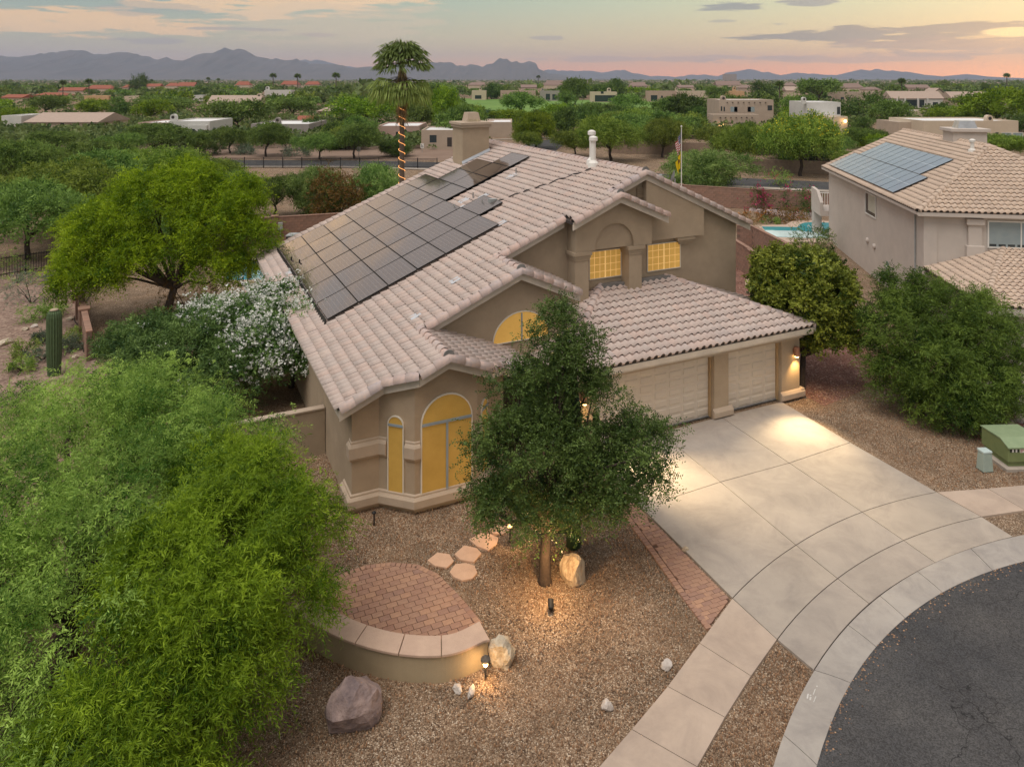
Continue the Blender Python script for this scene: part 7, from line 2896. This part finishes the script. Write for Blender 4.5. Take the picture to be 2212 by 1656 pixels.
for row in [
    # kind, centre u, base v, top v, width px, label
    ('mesquite', 592, 468, 378, 110, 'grey-green mesquite behind the left rear block wall, below the iron fence'),
    ('bushy', 700, 468, 352, 150, 'big soft pale-green palo verde left of the palm foot'),
    ('bushy', 800, 466, 352, 130, 'soft pale-green palo verde hiding the palm foot'),
    ('mesquite', 60, 560, 395, 260, 'dark mesquite with a black trunk at the left edge behind the iron fence'),
    ('mesquite', 230, 470, 330, 230, 'wide mesquite directly behind the lime-green acacia'),
    ('palo', 120, 505, 350, 260, 'yellow-green thicket tree above the dark left mesquite'),
    ('palo', 330, 440, 322, 190, 'yellow-green tree left of the street fence end'),
    ('palo', 470, 418, 338, 130, 'bright yellow-green tree just below the left end of the street fence'),
    ('mesquite', 40, 440, 300, 170, 'bright mesquite high at the left edge'),
    ('mesquite', 200, 398, 300, 150, 'mesquite between the left thicket and the pale-roofed house'),
    ('mesquite', 520, 440, 372, 110, 'grey mesquite right of the lime-green acacia crown'),
    ('mesquite', 121, 338, 282, 110, 'dark-trunked mesquite below the long pale-roofed house'),
    ('mesquite', 258, 352, 286, 90, 'small mesquite with a forked black trunk left of the white adobe house'),
    ('mesquite', 335, 335, 268, 150, 'broad mesquite below the pink adobe house'),
    ('mesquite', 430, 337, 286, 60, 'slender young mesquite before the white adobe house'),
    ('mesquite', 497, 331, 274, 80, 'mesquite with a leaning black trunk before the white porch'),
    ('mesquite', 574, 338, 266, 104, 'round mesquite on the verge before the grey adobe house'),
    ('mesquite', 617, 326, 290, 48, 'small olive tree at the corner of the grey adobe house'),
    ('mesquite', 690, 344, 288, 92, 'mesquite with spreading black limbs above the palo verdes'),
    ('mesquite', 765, 343, 268, 112, 'big mesquite left of the palm trunk above the street'),
    ('mesquite', 512, 283, 216, 130, 'dark broad mesquite between the white and grey adobe houses'),
    ('acacia', 790, 272, 208, 140, 'large yellow-green tree left of the palm crown'),
    ('acacia', 945, 282, 191, 90, 'tall bright green tree right of the palm crown'),
    ('mesquite', 905, 290, 222, 64, 'grey-green tree behind the palm, above the pink house'),
    ('mesquite', 990, 312, 226, 100, 'leafy mesquite standing before the tan house left of the main chimney'),
    ('round', 860, 338, 298, 90, 'dark hedge-like tree behind the palm trunk'),
    ('mesquite', 632, 256, 210, 92, 'broad mesquite behind the grey adobe house'),
    ('round', 672, 292, 250, 40, 'dark green shrubby tree at the end of the grey adobe house'),
    ('palo', 1320, 349, 248, 140, 'broad palo verde across the street right of the roof vents'),
    ('palo', 1430, 340, 256, 100, 'palo verde across the street left of the flagpole'),
    ('palo', 1243, 338, 282, 90, 'low spreading palo verde left of the roof vents'),
    ('acacia', 1157, 322, 242, 96, 'bright feathery acacia behind the main ridge'),
    ('round', 1218, 302, 234, 72, 'dark round tree behind the bright acacia'),
    ('round', 1266, 282, 230, 54, 'dark tree at the near edge of the golf course'),
    ('mesquite', 1227, 237, 199, 54, 'single small tree on the golf lawn, middle'),
    ('mesquite', 1360, 247, 204, 84, 'broad leaning mesquite on the golf lawn, right'),
    ('mesquite', 1442, 262, 208, 76, 'dark mesquite at the right end of the golf lawn'),
    ('mesquite', 1128, 252, 202, 108, 'wide sparse mesquite on the golf lawn, left'),
    ('acacia', 1100, 272, 236, 90, 'low green thicket tree between the chimney and the golf lawn'),
    ('bushy', 1535, 404, 322, 186, 'dense bushy green tree right of the flagpole'),
    ('palo', 1592, 364, 264, 128, 'palo verde with a forked trunk before the two-storey adobe garage'),
    ('palo', 1728, 380, 246, 170, 'yellow-flowering palo verde before the perimeter wall'),
    ('palo', 1860, 372, 330, 110, 'low grey shrubby tree left of the right solar roof'),
    ('round', 1484, 264, 199, 90, 'dark tree with saguaros in front, left of the two-storey house'),
    ('mesquite', 1548, 222, 188, 46, 'small tree left of the two-storey tan house'),
    ('round', 1648, 222, 176, 52, 'dark tree behind the roof of the two-storey tan house'),
    ('acacia', 1740, 272, 222, 110, 'bright bushy tree between the two-storey tan and white houses'),
    ('mesquite', 1770, 222, 171, 88, 'broad rounded tree behind the white two-storey house'),
    ('round', 1867, 262, 202, 100, 'big dark green tree right of the white two-storey house'),
    ('mesquite', 1925, 284, 220, 100, 'mesquite with a bent black trunk above the right solar roof'),
    ('round', 1866, 290, 254, 54, 'round shrubby tree at the street end by the white house'),
    ('acacia', 2058, 268, 232, 116, 'row of bright rounded trees below the porch house'),
    ('acacia', 2150, 272, 192, 140, 'large yellow-green tree at the right edge'),
    ('mesquite', 2105, 250, 206, 84, 'grey-green tree before the house with dark roof panels'),
    ('palo', 2170, 345, 290, 110, 'feathery tree at the right edge below the long cream adobe house'),
    ('mesquite', 1242, 226, 172, 66, 'tall leafy tree behind the golf course houses, middle'),
    ('round', 1330, 214, 171, 46, 'dark tree above the cream golf house'),
    ('mesquite', 1295, 216, 180, 60, 'tree behind the arched golf house'),
    ('round', 1062, 214, 178, 60, 'dark trees beside the pale golf house'),
    ('mesquite', 940, 226, 180, 100, 'dark green grove right of the palm crown'),
    ('round', 300, 200, 161, 36, 'tall dark pine-like tree standing above the far red roofs'),
    ('mesquite', 100, 250, 208, 90, 'rounded mesquite above the long pale-roofed house'),
    ('acacia', 205, 252, 214, 86, 'grey-green tree above the right end of the pale-roofed house'),
    ('mesquite', 352, 250, 204, 110, 'big willowy tree left of the pink-tan gabled house'),
    ('acacia', 325, 262, 216, 90, 'bright green tree above the pink adobe house'),
]:
    bt(*row)
# yellow blossom on the palo verde
yt = next(o for o in COL.objects if o.get('label', '').startswith('yellow-flowering'))
rg = np.random.default_rng(99)
cr = [c for c in yt.children if c.name.startswith('crown')][0]
co = np.empty(len(cr.data.vertices) * 3, np.float32)
cr.data.vertices.foreach_get('co', co)
co = co.reshape(-1, 3)
M = np.array(cr.matrix_basis)
co = co @ M[:3, :3].T
sel = co[(co[:, 2] > np.percentile(co[:, 2], 55))]
sel = sel[rg.choice(len(sel), 900)]
link('blossom', leaf_mesh('blossom', sel, rg.normal(size=sel.shape) + np.array([0, 0, .6]), .22, .16, rg.uniform(0, 1, len(sel)), L_YELLOW, seed=9), yt)
# topiary ball, verge shrubs
bush('topiary_ball', 'clipped dark green ball before the perimeter wall across the street', 'shrub', G(1379, 330), 1.5, 2.6, L_OAK, 120, 60, 22, .25, 7, .14, .07)
for k_, (u, v, s_, lab) in enumerate([(355, 332, 2.0, 'dark agave-like shrub left of the slender young mesquite'), (400, 322, 1.6, 'blue-green shrub below the white adobe house'), (468, 322, 1.6, 'blue-green shrub before the white porch'), (527, 333, 1.5, 'dark rounded shrub between two verge mesquites'), (448, 334, 1.5, 'dark low shrub under the slender young mesquite'),
                                      (640, 338, 1.9, 'dark round shrub at the right end of the verge'), (700, 463, 1.0, 'small pale shrub at the block wall end')]):
    bush('verge_shrub', lab, 'shrub', G(u, v), s_, s_ * .9, L_OAK if k_ % 2 == 0 else L_GREY, 130 + k_, 30, 14, .35, 6, .2, .08)
bush('cypress_bush', 'rust-brown pointed bush behind the upper left roof edge', 'bush', G(728, 478), 2.1, 4.2, L_RUST, 140, 90, 18, .4, 6, .16, .07)
for u, vb, vt, r_, lab in ((1480, 262, 221, .3, 'tallest saguaro left of the two-storey tan house'), (1491, 260, 228, .28, 'saguaro right beside the tallest one'), (1504, 258, 238, .28, 'short saguaro in the middle of the cluster'), (1512, 261, 229, .28, 'saguaro right of the short one'), (1518, 261, 238, .28, 'saguaro fifth from the left in the cluster'), (1524, 262, 240, .28, 'rightmost saguaro of the cluster')):
    p = G(u, vb)
    saguaro(lab, p, zpx(vt, p.y), r_ * 1.3)

# small palms of the skyline
def far_palm_mesh():
    rg = np.random.default_rng(5)
    C, D, l_, w_, tn = [], [], [], [], []
    for i in range(26):
        az_ = 2.399 * i
        e_ = -.7 + 1.9 * (i + .5) / 26
        d = np.array([math.cos(az_) * math.cos(e_), math.sin(az_) * math.cos(e_), math.sin(e_)])
        for k_ in range(7):
            dd = d + rg.normal(size=3) * .25
            C.append(np.array([0, 0, 1.0]) + d * .03)
            D.append(dd)
            l_.append(.17)
            w_.append(.03)
            tn.append(rg.uniform(.2, .7))
    return leaf_mesh('crown', np.array(C), np.array(D), np.array(l_), np.array(w_), np.array(tn), L_PALM)


pm_crown = far_palm_mesh()
b = MB()
b.tube([(0, 0, -.01), (0, 0, .5), (0, 0, 1.0)], [.026, .02, .02], 6)
pm_trunk = b.mesh('trunk', M_BARK2)
for u, vt, Y, lab in ((136, 175, 420, 'left of the two small palms above the left red roofs'), (192, 172, 430, 'right of the two small palms above the left red roofs'), (450, 168, 900, 'tiny palm above the left centre treetops'), (590, 160, 620, 'small palm left of the red roof, left of the fan palm'), (643, 161, 600, 'small palm at the right end of the red roof'), (726, 159, 520, 'palm left of the fan palm crown'), (785, 173, 500, 'shaggy small palm just left of the fan palm'), (1163, 164, 1000, 'tiny lone palm right of the fan palm'), (472, 170, 950, 'second tiny palm above the left centre treetops'), (1684, 177, 300, 'shaggy palm behind the two-storey tan house'),
                      (1948, 171, 390, 'brown shaggy palm above the porch house'), (2175, 160, 700, 'lone palm on the skyline at the far right'), (1440, 187, 420, 'palm at the right end of the golf houses'), (1085, 176, 900, 'tiny palm above the golf houses')):
    H_ = zpx(vt, Y)
    H_ = max(H_, 5)
    t_ = thing('far_palm', ((u - CX) / FPX * Y, Y, 0), lab, 'palm tree')
    M = Matrix.Diagonal((H_ * 1.15, H_ * 1.15, H_ * .9, 1))
    link('crown', pm_crown, t_, M)
    link('trunk', pm_trunk, t_, M)

# fill the plain with individual trees, keeping the houses and lawns visible
GOLF = [tuple(G(*p)[:2]) for p in ((985, 259), (1240, 262), (1420, 262), (1500, 235), (1480, 219), (1320, 217), (1120, 216.5), (985, 213))]
rg = np.random.default_rng(17)
cand, n_fill = 0, 0
NEAR = []
LABS = {'mesquite': 'grey-green desert tree in the sea of trees behind the houses', 'round': 'dark round tree in the sea of trees behind the houses', 'acacia': 'lime-green tree in the sea of trees behind the houses', 'palo': 'pale yellow-green tree in the sea of trees behind the houses'}
GRP = {'mesquite': 'grey-green trees of the plain', 'round': 'dark round trees of the plain', 'acacia': 'lime-green trees of the plain', 'palo': 'pale trees of the plain'}
KINDW = {'mesquite': 'grey-green tree', 'round': 'dark round tree', 'acacia': 'lime-green tree', 'palo': 'pale yellow-green tree'}
NAMED = []
for o in COL.objects:
    if o.get('category') == 'house' and o.type == 'EMPTY' and o.location.y > 100:
        NAMED.append((CX + FPX * o.location.x / o.location.y, o.location.y, o['label']))


def place_label(kd, u, Y):
    """says which house a tree of the plain stands by"""
    b_ = min(NAMED, key=lambda q: abs(q[0] - u) / 60 + abs(math.log(q[1] / Y)) * 2.2)
    du = u - b_[0]
    ry = Y / b_[1]
    rel = ('far behind' if ry > 1.3 else 'just behind' if ry > 1 else 'before') if abs(du) < 22 else (('well ' if abs(du) > 75 else '') + ('left of' if du < 0 else 'right of') + (', far behind' if ry > 1.3 else ', behind' if ry > 1.04 else ''))
    ws = b_[2].split()[:7]
    while ws[-1] in ('a', 'the', 'with', 'of', 'right', 'left', 'and', 'behind', 'its', 'big', 'before', 'at', 'in', 'low', 'deep', 'roof', 'on', 'between', 'above', 'below', 'from', 'two', 'dark', 'white', 'tan', 'grey'):
        ws = ws[:-1]
    return KINDW[kd] + ' ' + rel + ' the ' + ' '.join(ws)


far_spots = []
# thickets between the yards and the street, and round the golf course
for (ua, ub, Ya, Yb, cnt, kinds, where) in ((-30, 470, 50, 94, 42, ('mesquite', 'palo', 'palo', 'mesquite', 'acacia'), 'in the thicket left of the tan house'), (440, 640, 60, 92, 16, ('palo', 'mesquite', 'palo'), 'in the thicket behind the left rear block wall'),
                                           (985, 1330, 116, 205, 34, ('mesquite', 'acacia', 'round', 'palo'), 'in the thicket before the golf lawn'), (1330, 1560, 120, 205, 26, ('palo', 'mesquite', 'round'), 'in the thicket behind the topiary ball'), (1560, 1980, 100, 168, 30, ('palo', 'acacia', 'mesquite', 'round'), 'in the grove before the two-storey adobe houses'), (640, 985, 108, 150, 16, ('mesquite', 'round', 'palo'), 'on the verge near the palm')):
    k_ = t_ = 0
    while k_ < cnt and t_ < 4000:
        t_ += 1
        u, Y = rg.uniform(ua, ub), rg.uniform(Ya, Yb)
        x = (u - CX) / FPX * Y
        hgt = rg.uniform(3.0, 5.4)
        w = hgt * rg.uniform(1.25, 1.8)
        vb, vt, wp = 170 + 18876 / Y, 170 + (12 - hgt) * FPX / Y, w / Y * FPX
        if ua < 0 or ua == 440:
            if vt < np.interp(u, [-100, 130, 250, 300, 640], [300, 306, 325, 352, 372]):
                continue
        if inside(GOLF, x, Y) or any((x - q[0]) ** 2 + (Y - q[1]) ** 2 < (.30 * (w + q[2]) / 2) ** 2 for q in TREE_SPOTS):
            continue
        if any(abs(Y - q.y) < 4.5 and abs(x - q.x) < 8 for q in STREET_PTS):
            continue
        if any(u + wp * .5 > a0 and u - wp * .5 < a1 and vb > b0 and vt < b1 - (b1 - b0) * .35 and Y < HY_ + 14 for (a0, a1, b0, b1, HY_) in RECTS if b1 - b0 > 14 or True):
            continue
        kd = kinds[int(rg.integers(0, len(kinds)))]
        side = ('left end of', 'left part of', 'middle of', 'right part of', 'right end of')[min(4, int((u - ua) / (ub - ua) * 5))]
        dep = 'near' if Y < Ya + (Yb - Ya) * .4 else 'far'
        lab = f"{KINDW[kd]}, {dep} {side} " + where.replace('in the ', 'the ').replace('on the ', 'the ')
        plain_tree(kd, x, Y, w, hgt, lab, 'trees of the ' + where.split('the ', 1)[1])
        k_ += 1
while n_fill < 520 and cand < 90000:
    cand += 1
    vb = 170 + 18876 / (118 + 640 * rg.random() ** 1.25)
    u = rg.uniform(-60, 2270)
    Y = 18876 / (vb - 170)
    x = (u - CX) / FPX * Y
    hgt = rg.uniform(3.8, 7.4)
    w = hgt * rg.uniform(1.2, 1.8)
    if inside(GOLF, x, Y):
        continue
    if -60 < u < 960 and Y < 132:
        continue
    if u > 960 and Y < 150:
        continue
    wp = w / Y * FPX
    vt = 170 + (12 - hgt) * FPX / Y
    bad = False
    for (a0, a1, b0, b1, HY_) in RECTS:
        if u + wp * .5 > a0 and u - wp * .5 < a1 and vb > b0 and vt < b1 - (b1 - b0) * .40 and Y < HY_ + 14:
            bad = True
            break
    if bad or any((x - q[0]) ** 2 + (Y - q[1]) ** 2 < (.33 * (w + q[2]) / 2) ** 2 for q in TREE_SPOTS):
        continue
    kd = ('mesquite', 'mesquite', 'round', 'acacia', 'palo', 'round', 'mesquite')[int(rg.integers(0, 7))]
    plain_tree(kd, x, Y, w, hgt, place_label(kd, u, Y), GRP[kd], far=Y > 230)
    n_fill += 1
# the far-off wooded plain, one mass
rg = np.random.default_rng(23)
N_ = 9500
inv = rg.uniform(1 / 5200, 1 / 330, N_)
Yf = 1 / inv
Yf = np.where(rg.random(N_) < .45, rg.uniform(500, 5200, N_), Yf)
uf = rg.uniform(-150, 2360, N_)
xf = (uf - CX) / FPX * Yf
hf = rg.uniform(3.5, 7.5, N_) * (1 + (rg.random(N_) < .03) * .7)
wf = hf * rg.uniform(1.0, 1.8, N_)
keep = np.ones(N_, bool)
vbf = 170 + 18876 / Yf
vtf = 170 + (12 - hf) * FPX / Yf
wpf = wf / Yf * FPX
for (a0, a1, b0, b1, HY_) in RECTS:
    keep &= ~((uf + wpf * .5 > a0) & (uf - wpf * .5 < a1) & (vbf > b0) & (vtf < b1 - (b1 - b0) * .2) & (Yf < HY_ + 14))
gx = np.array([inside(GOLF, float(a), float(c)) for a, c in zip(xf, Yf)])
keep &= ~gx
xf, Yf, hf, wf = xf[keep], Yf[keep], hf[keep], wf[keep]
n = len(xf)
m_per = 16
# nearer thickets
# low scrub between the nearer houses
ns_ = 9000
ys_ = 1 / rg.uniform(1 / 520, 1 / 112, ns_)
us_ = rg.uniform(-60, 2270, ns_)
xs_ = (us_ - CX) / FPX * ys_
vb_ = 170 + 18876 / ys_
ok = np.ones(ns_, bool)
for (a0, a1, b0, b1, HY_) in RECTS:
    ok &= ~((us_ > a0) & (us_ < a1) & (ys_ > HY_ - 1) & (ys_ < HY_ + 13))
ok &= ~np.array([inside(GOLF, float(a), float(c)) for a, c in zip(xs_, ys_)])
ok &= ~((us_ > 1040) & (ys_ < 165)) & ~((us_ < 1040) & (ys_ < 122))
hs_ = rg.uniform(.9, 2.6, ns_)[ok]
xf, Yf, hf, wf = np.r_[xf, xs_[ok]], np.r_[Yf, ys_[ok]], np.r_[hf, hs_], np.r_[wf, hs_ * 1.8]
n = len(xf)
i = np.repeat(np.arange(n), m_per)
d = unit(rg.normal(size=(n * m_per, 3)))
d[:, 2] = np.abs(d[:, 2]) * 1.0 - .35
C = np.stack([xf[i], Yf[i], hf[i] * .55], 1) + d * np.stack([wf[i] * .42, wf[i] * .42, hf[i] * .42], 1)
ct = rg.normal(.5, .28, n)[i] + rg.normal(0, .12, n * m_per)
D = unit(d + rg.normal(size=d.shape) * .7)
me = leaf_mesh('distant_woodland', C - D * hf[i][:, None] * .2, D, hf[i] * .42, hf[i] * .34, ct, leaf_mat('far_leaf', (.06, .10, .03), (.19, .235, .075), .35), seed=3)
tag(link('distant_woodland', me), kind='stuff')

# ------------------------------------------------------------------ mountains
def range_(prof, Y0, depth, seed, base_v=178, rough=1.0):
    rg = np.random.default_rng(seed)
    us = [p[0] for p in prof]
    vs = [p[1] for p in prof]
    n = int((us[-1] - us[0]) / 4)
    U = np.linspace(us[0], us[-1], n)
    Vv = np.interp(U, us, vs)
    h = (HY - Vv) / FPX * Y0 + CAM_H
    jag = sum(np.interp(U, np.linspace(us[0], us[-1], int((us[-1] - us[0]) / s)), rg.normal(size=int((us[-1] - us[0]) / s))) * a for s, a in ((22, .018), (9, .012))) * h.max() * rough * 1.7
    h = np.maximum(h + jag, 2)
    rows = [(-1.0, 0.0), (-.8, .12), (-.6, .28), (-.42, .45), (-.28, .60), (-.15, .78), (-.06, .92), (0, 1.0), (.3, .6), (1.0, 0.0)]
    V, F = [], []
    K = len(rows)
    # spurs running down from the crest
    sp = np.interp(U, np.linspace(us[0], us[-1], max(6, int((us[-1] - us[0]) / 26))), rg.normal(size=max(6, int((us[-1] - us[0]) / 26))))
    for k_, (y, f) in enumerate(rows):
        w_ = math.sin(math.pi * f) if f < 1 else 0
        nz_ = rg.normal(size=n) * .035
        for j in range(n):
            Y = Y0 + y * depth + sp[j] * depth * .10 * w_
            zz = h[j] * (f + (sp[j] * .10 + nz_[j]) * w_) - (3 if f == 0 else 0)
            V.append(((U[j] - CX) / FPX * Y0, Y, zz))
    for k_ in range(K - 1):
        for j in range(n - 1):
            F.append((k_ * n + j, k_ * n + j + 1, (k_ + 1) * n + j + 1, (k_ + 1) * n + j))
    b = MB()
    b.raw(V, F)
    return tag(b.build('mountains', mat('mountain_rock', (.13, .105, .09), .95, color2=(.075, .07, .06), scale=.004, detail=10), smooth=True), kind='structure')


range_([(-150, 118), (-60, 126), (0, 122), (40, 125), (80, 118), (120, 111), (160, 108), (185, 112), (215, 119), (250, 112), (280, 113), (310, 121), (350, 130), (385, 127), (430, 116), (460, 113), (485, 103), (505, 108), (530, 112), (555, 120), (590, 131), (640, 130), (700, 138), (760, 145), (830, 143), (900, 138), (935, 135), (980, 138), (1040, 143), (1064, 141), (1072, 131), (1080, 125), (1094, 125), (1102, 132), (1110, 136), (1130, 136), (1146, 131), (1158, 133), (1163, 146), (1185, 157), (1230, 165), (1300, 170), (1360, 174)], 8200, 1500, 1)
range_([(600, 150), (640, 131), (660, 127), (690, 132), (740, 142), (800, 150), (880, 160), (1150, 160), (1185, 153), (1225, 150), (1262, 152), (1300, 158), (1322, 154), (1345, 151), (1365, 158), (1400, 164), (1440, 166), (1500, 162), (1560, 166), (1580, 158), (1600, 154), (1616, 150), (1650, 157), (1690, 163), (1715, 160), (1738, 156), (1790, 164), (1830, 163), (1860, 155), (1878, 153), (1892, 149), (1905, 152), (1925, 151), (1950, 157), (1985, 161), (2030, 168), (2045, 165), (2062, 164), (2088, 157), (2105, 163), (2122, 170), (2250, 172), (2400, 170)], 12500, 1800, 2)

# ------------------------------------------------------------------ the hazy air of the plain
b = MB()
b.box(-15000, 15000, -300, 15500, -1.2, 520)
hz = b.mesh('haze', [])
hm = bpy.data.materials.new('haze_air')
hm.use_nodes = True
hn = hm.node_tree
hn.nodes.clear()
pv = hn.nodes.new('ShaderNodeVolumePrincipled')
pv.inputs['Color'].default_value = (.62, .74, 1.0, 1)
pv.inputs['Density'].default_value = 7.5e-5
pv.inputs['Anisotropy'].default_value = .1
ho = hn.nodes.new('ShaderNodeOutputMaterial')
hn.links.new(pv.outputs[0], ho.inputs['Volume'])
hz.materials.append(hm)
tag(link('haze', hz), kind='stuff')
# ------------------------------------------------------------------ lamps
def lamp_light(name, kind, loc, energy, color, parent=None, size=.05, aim=None, cone=None, blend=1.0):
    l = bpy.data.lights.new(name, kind)
    l.energy = energy
    l.color = color
    if kind == 'SPOT':
        l.spot_size = R(cone)
        l.spot_blend = blend
    l.shadow_soft_size = size
    o = bpy.data.objects.new(name, l)
    COL.objects.link(o)
    o.location = loc
    if aim is not None:
        o.rotation_euler = (Vector(loc) - Vector(aim)).to_track_quat('Z', 'Y').to_euler()
    return o


WARM = (1.0, .60, .26)
M_GLOW = mat('lamp_glow', (1, .7, .35), .4, emit=(1.0, .62, .22), estr=9)
M_COPPER = mat('copper_lamp', (.32, .15, .09), .5, var=.1)
for p, lab, aim in ((21.32, 'copper cylinder wall lamp on the right garage pier', (9.4, 23.2, 0)), (12.1, 'copper cylinder wall lamp on the left garage pier behind the oak', (5.2, 21.7, 0))):
    w = HW(p, 20.0, 1.75)
    t_ = thing('wall_lamp', w, lab, 'lamp', None, H_ROT)
    b = MB()
    b.lathe([(.10, -.10), (.105, -.09), (.105, .20), (.085, .235), (.0, .24)], (0, -.03, 0), 16)
    b.build('shade', M_COPPER, t_)
    b = MB()
    b.box(-.06, .06, 0, .1, -.02, .14)
    b.build('bracket', M_COPPER, t_)
    b = MB()
    b.lathe([(.02, -.16), (.07, -.14), (.085, -.105), (.02, -.101)], (0, -.03, 0), 12)
    b.build('bulb', M_GLOW, t_, smooth=True)
    c = HW(p, 19.90, 1.52)
    lamp_light('wall_lamp_light', 'SPOT', c, 55 if p > 15 else 12, (1.0, .60, .22), size=.05, aim=c + Vector((.05, .18, -1)), cone=110)
    f = HW(p, 19.80, 1.60)
    lamp_light('added_driveway_spot', 'SPOT', f, 1300, (1.0, .76, .44), size=.2, aim=aim, cone=66)  # added unseen spot that lays the light pool on the driveway

# path lamp at the end of the seat wall
pl = G(1049, 1464)
t_ = thing('path_lamp', pl, 'glowing mushroom path lamp at the end of the curved seat wall', 'path lamp')
b = MB()
b.tube([(0, 0, -.05), (0, 0, .34)], .018, 8)
b.build('stake', M_BLACK, t_)
b = MB()
b.lathe([(.10, .36), (.095, .39), (.03, .45), (.0, .455)], (0, 0, 0), 16)
b.build('hood', M_BARK2, t_)
b = MB()
b.lathe([(.0, .28), (.045, .30), (.05, .33), (.02, .357)], (0, -.055, 0), 12)
b.build('bulb', M_GLOW, t_, smooth=True)
lamp_light('path_lamp_light', 'POINT', pl + Vector((.0, -.14, .26)), 7, WARM, size=.04)
# dark stake lamp by the bay
sp_ = G(808, 1132)
t_ = thing('path_lamp', sp_, 'unlit dark path lamp in the gravel before the bay windows', 'path lamp')
b = MB()
b.tube([(0, 0, -.05), (0, 0, .3)], .02, 8)
b.build('stake', M_BLACK, t_)
b = MB()
b.lathe([(.06, .3), (.055, .33), (.0, .37)], (0, 0, 0), 12)
b.build('hood', M_BLACK, t_)
# spotlight aimed at the oak
sp_ = G(1190, 1318)
t_ = thing('garden_spotlight', sp_, 'small black spotlight in the gravel aimed at the oak', 'spotlight')
b = MB()
Mx = Matrix.Translation((0, 0, .14)) @ Matrix.Rotation(R(-55), 4, 'X')
b.lathe([(.055, -.1), (.065, -.08), (.065, .1), (.055, .1)], (0, 0, 0), 12)
b.v = [tuple(Mx @ Vector(v)) for v in b.v]
b.build('housing', M_BLACK, t_)
b = MB()
b.tube([(0, 0, -.05), (0, 0, .12)], .02, 6)
b.build('stake', M_BLACK, t_)
lamp_light('added_gravel_glow', 'POINT', sp_ + Vector((.02, .10, .95)), 60, WARM, size=.1)  # added light floating above the fixture for a broad pool on the gravel
lamp_light('spotlight_beam', 'SPOT', sp_ + Vector((.02, .12, .22)), 12, WARM, size=.05, aim=Vector((.9, 17.6, 2.0)), cone=80)
# path lamp under the oak, by the flagstones
sp_ = Vector((-.05, 18.9, 0))
t_ = thing('path_lamp', sp_, 'path lamp under the left side of the oak crown by the flagstones', 'path lamp')
b = MB()
b.tube([(0, 0, -.05), (0, 0, .34)], .018, 8)
b.build('stake', M_BLACK, t_)
b = MB()
b.lathe([(.10, .36), (.095, .39), (.0, .455)], (0, 0, 0), 16)
b.build('hood', M_BARK2, t_)
b = MB()
b.lathe([(.0, .31), (.035, .32), (.04, .345), (.02, .357)], (0, 0, 0), 12)
b.build('bulb', M_GLOW, t_, smooth=True)
lamp_light('path_lamp_light', 'POINT', sp_ + Vector((0, -.05, .5)), 14, WARM, size=.04)
# small lamps round the back
for loc, e, lab in ((G(599, 522) + Vector((0, 0, .55)), 25, 'glowing garden lamp by the left rear block wall'), (HW(4.55, 35.2, 1.9), 25, 'glowing wall lamp on the left side of the house near the pool'),
                    (Vector(AT(1826, 262, 162.0)), 40, 'lit wall lamp on the low pale wing of the white two-storey house'), (Vector(AT(1560, 270, 171)), 20, 'tiny lit lamp on the left of the low adobe garage'), (Vector(AT(2056, 216, 312)), 60, 'lit lamp at the corner of the house with dark roof panels'),
                    ):
    t_ = thing('garden_lamp', loc, lab, 'lamp')
    s_ = .09 if loc.y < 60 else .28
    b = MB()
    b.lathe([(s_ * .3, -s_), (s_, -s_ * .5), (s_, s_ * .6), (s_ * .3, s_)], (0, 0, 0), 10)
    b.build('globe', M_GLOW, t_, smooth=True)
    b = MB()
    b.lathe([(s_ * 1.2, s_ * 1.01), (s_ * .2, s_ * 1.5)], (0, 0, 0), 10)
    b.build('hood', M_BLACK, t_)
    if loc.y < 60:
        b = MB()
        b.tube([(0, 0, -s_), (0, 0, -loc.z)], .02, 6)
        b.build('stem', M_BLACK, t_)
        lamp_light('garden_lamp_light', 'POINT', loc + Vector((0, -.15, 0)), e, WARM, size=.08)
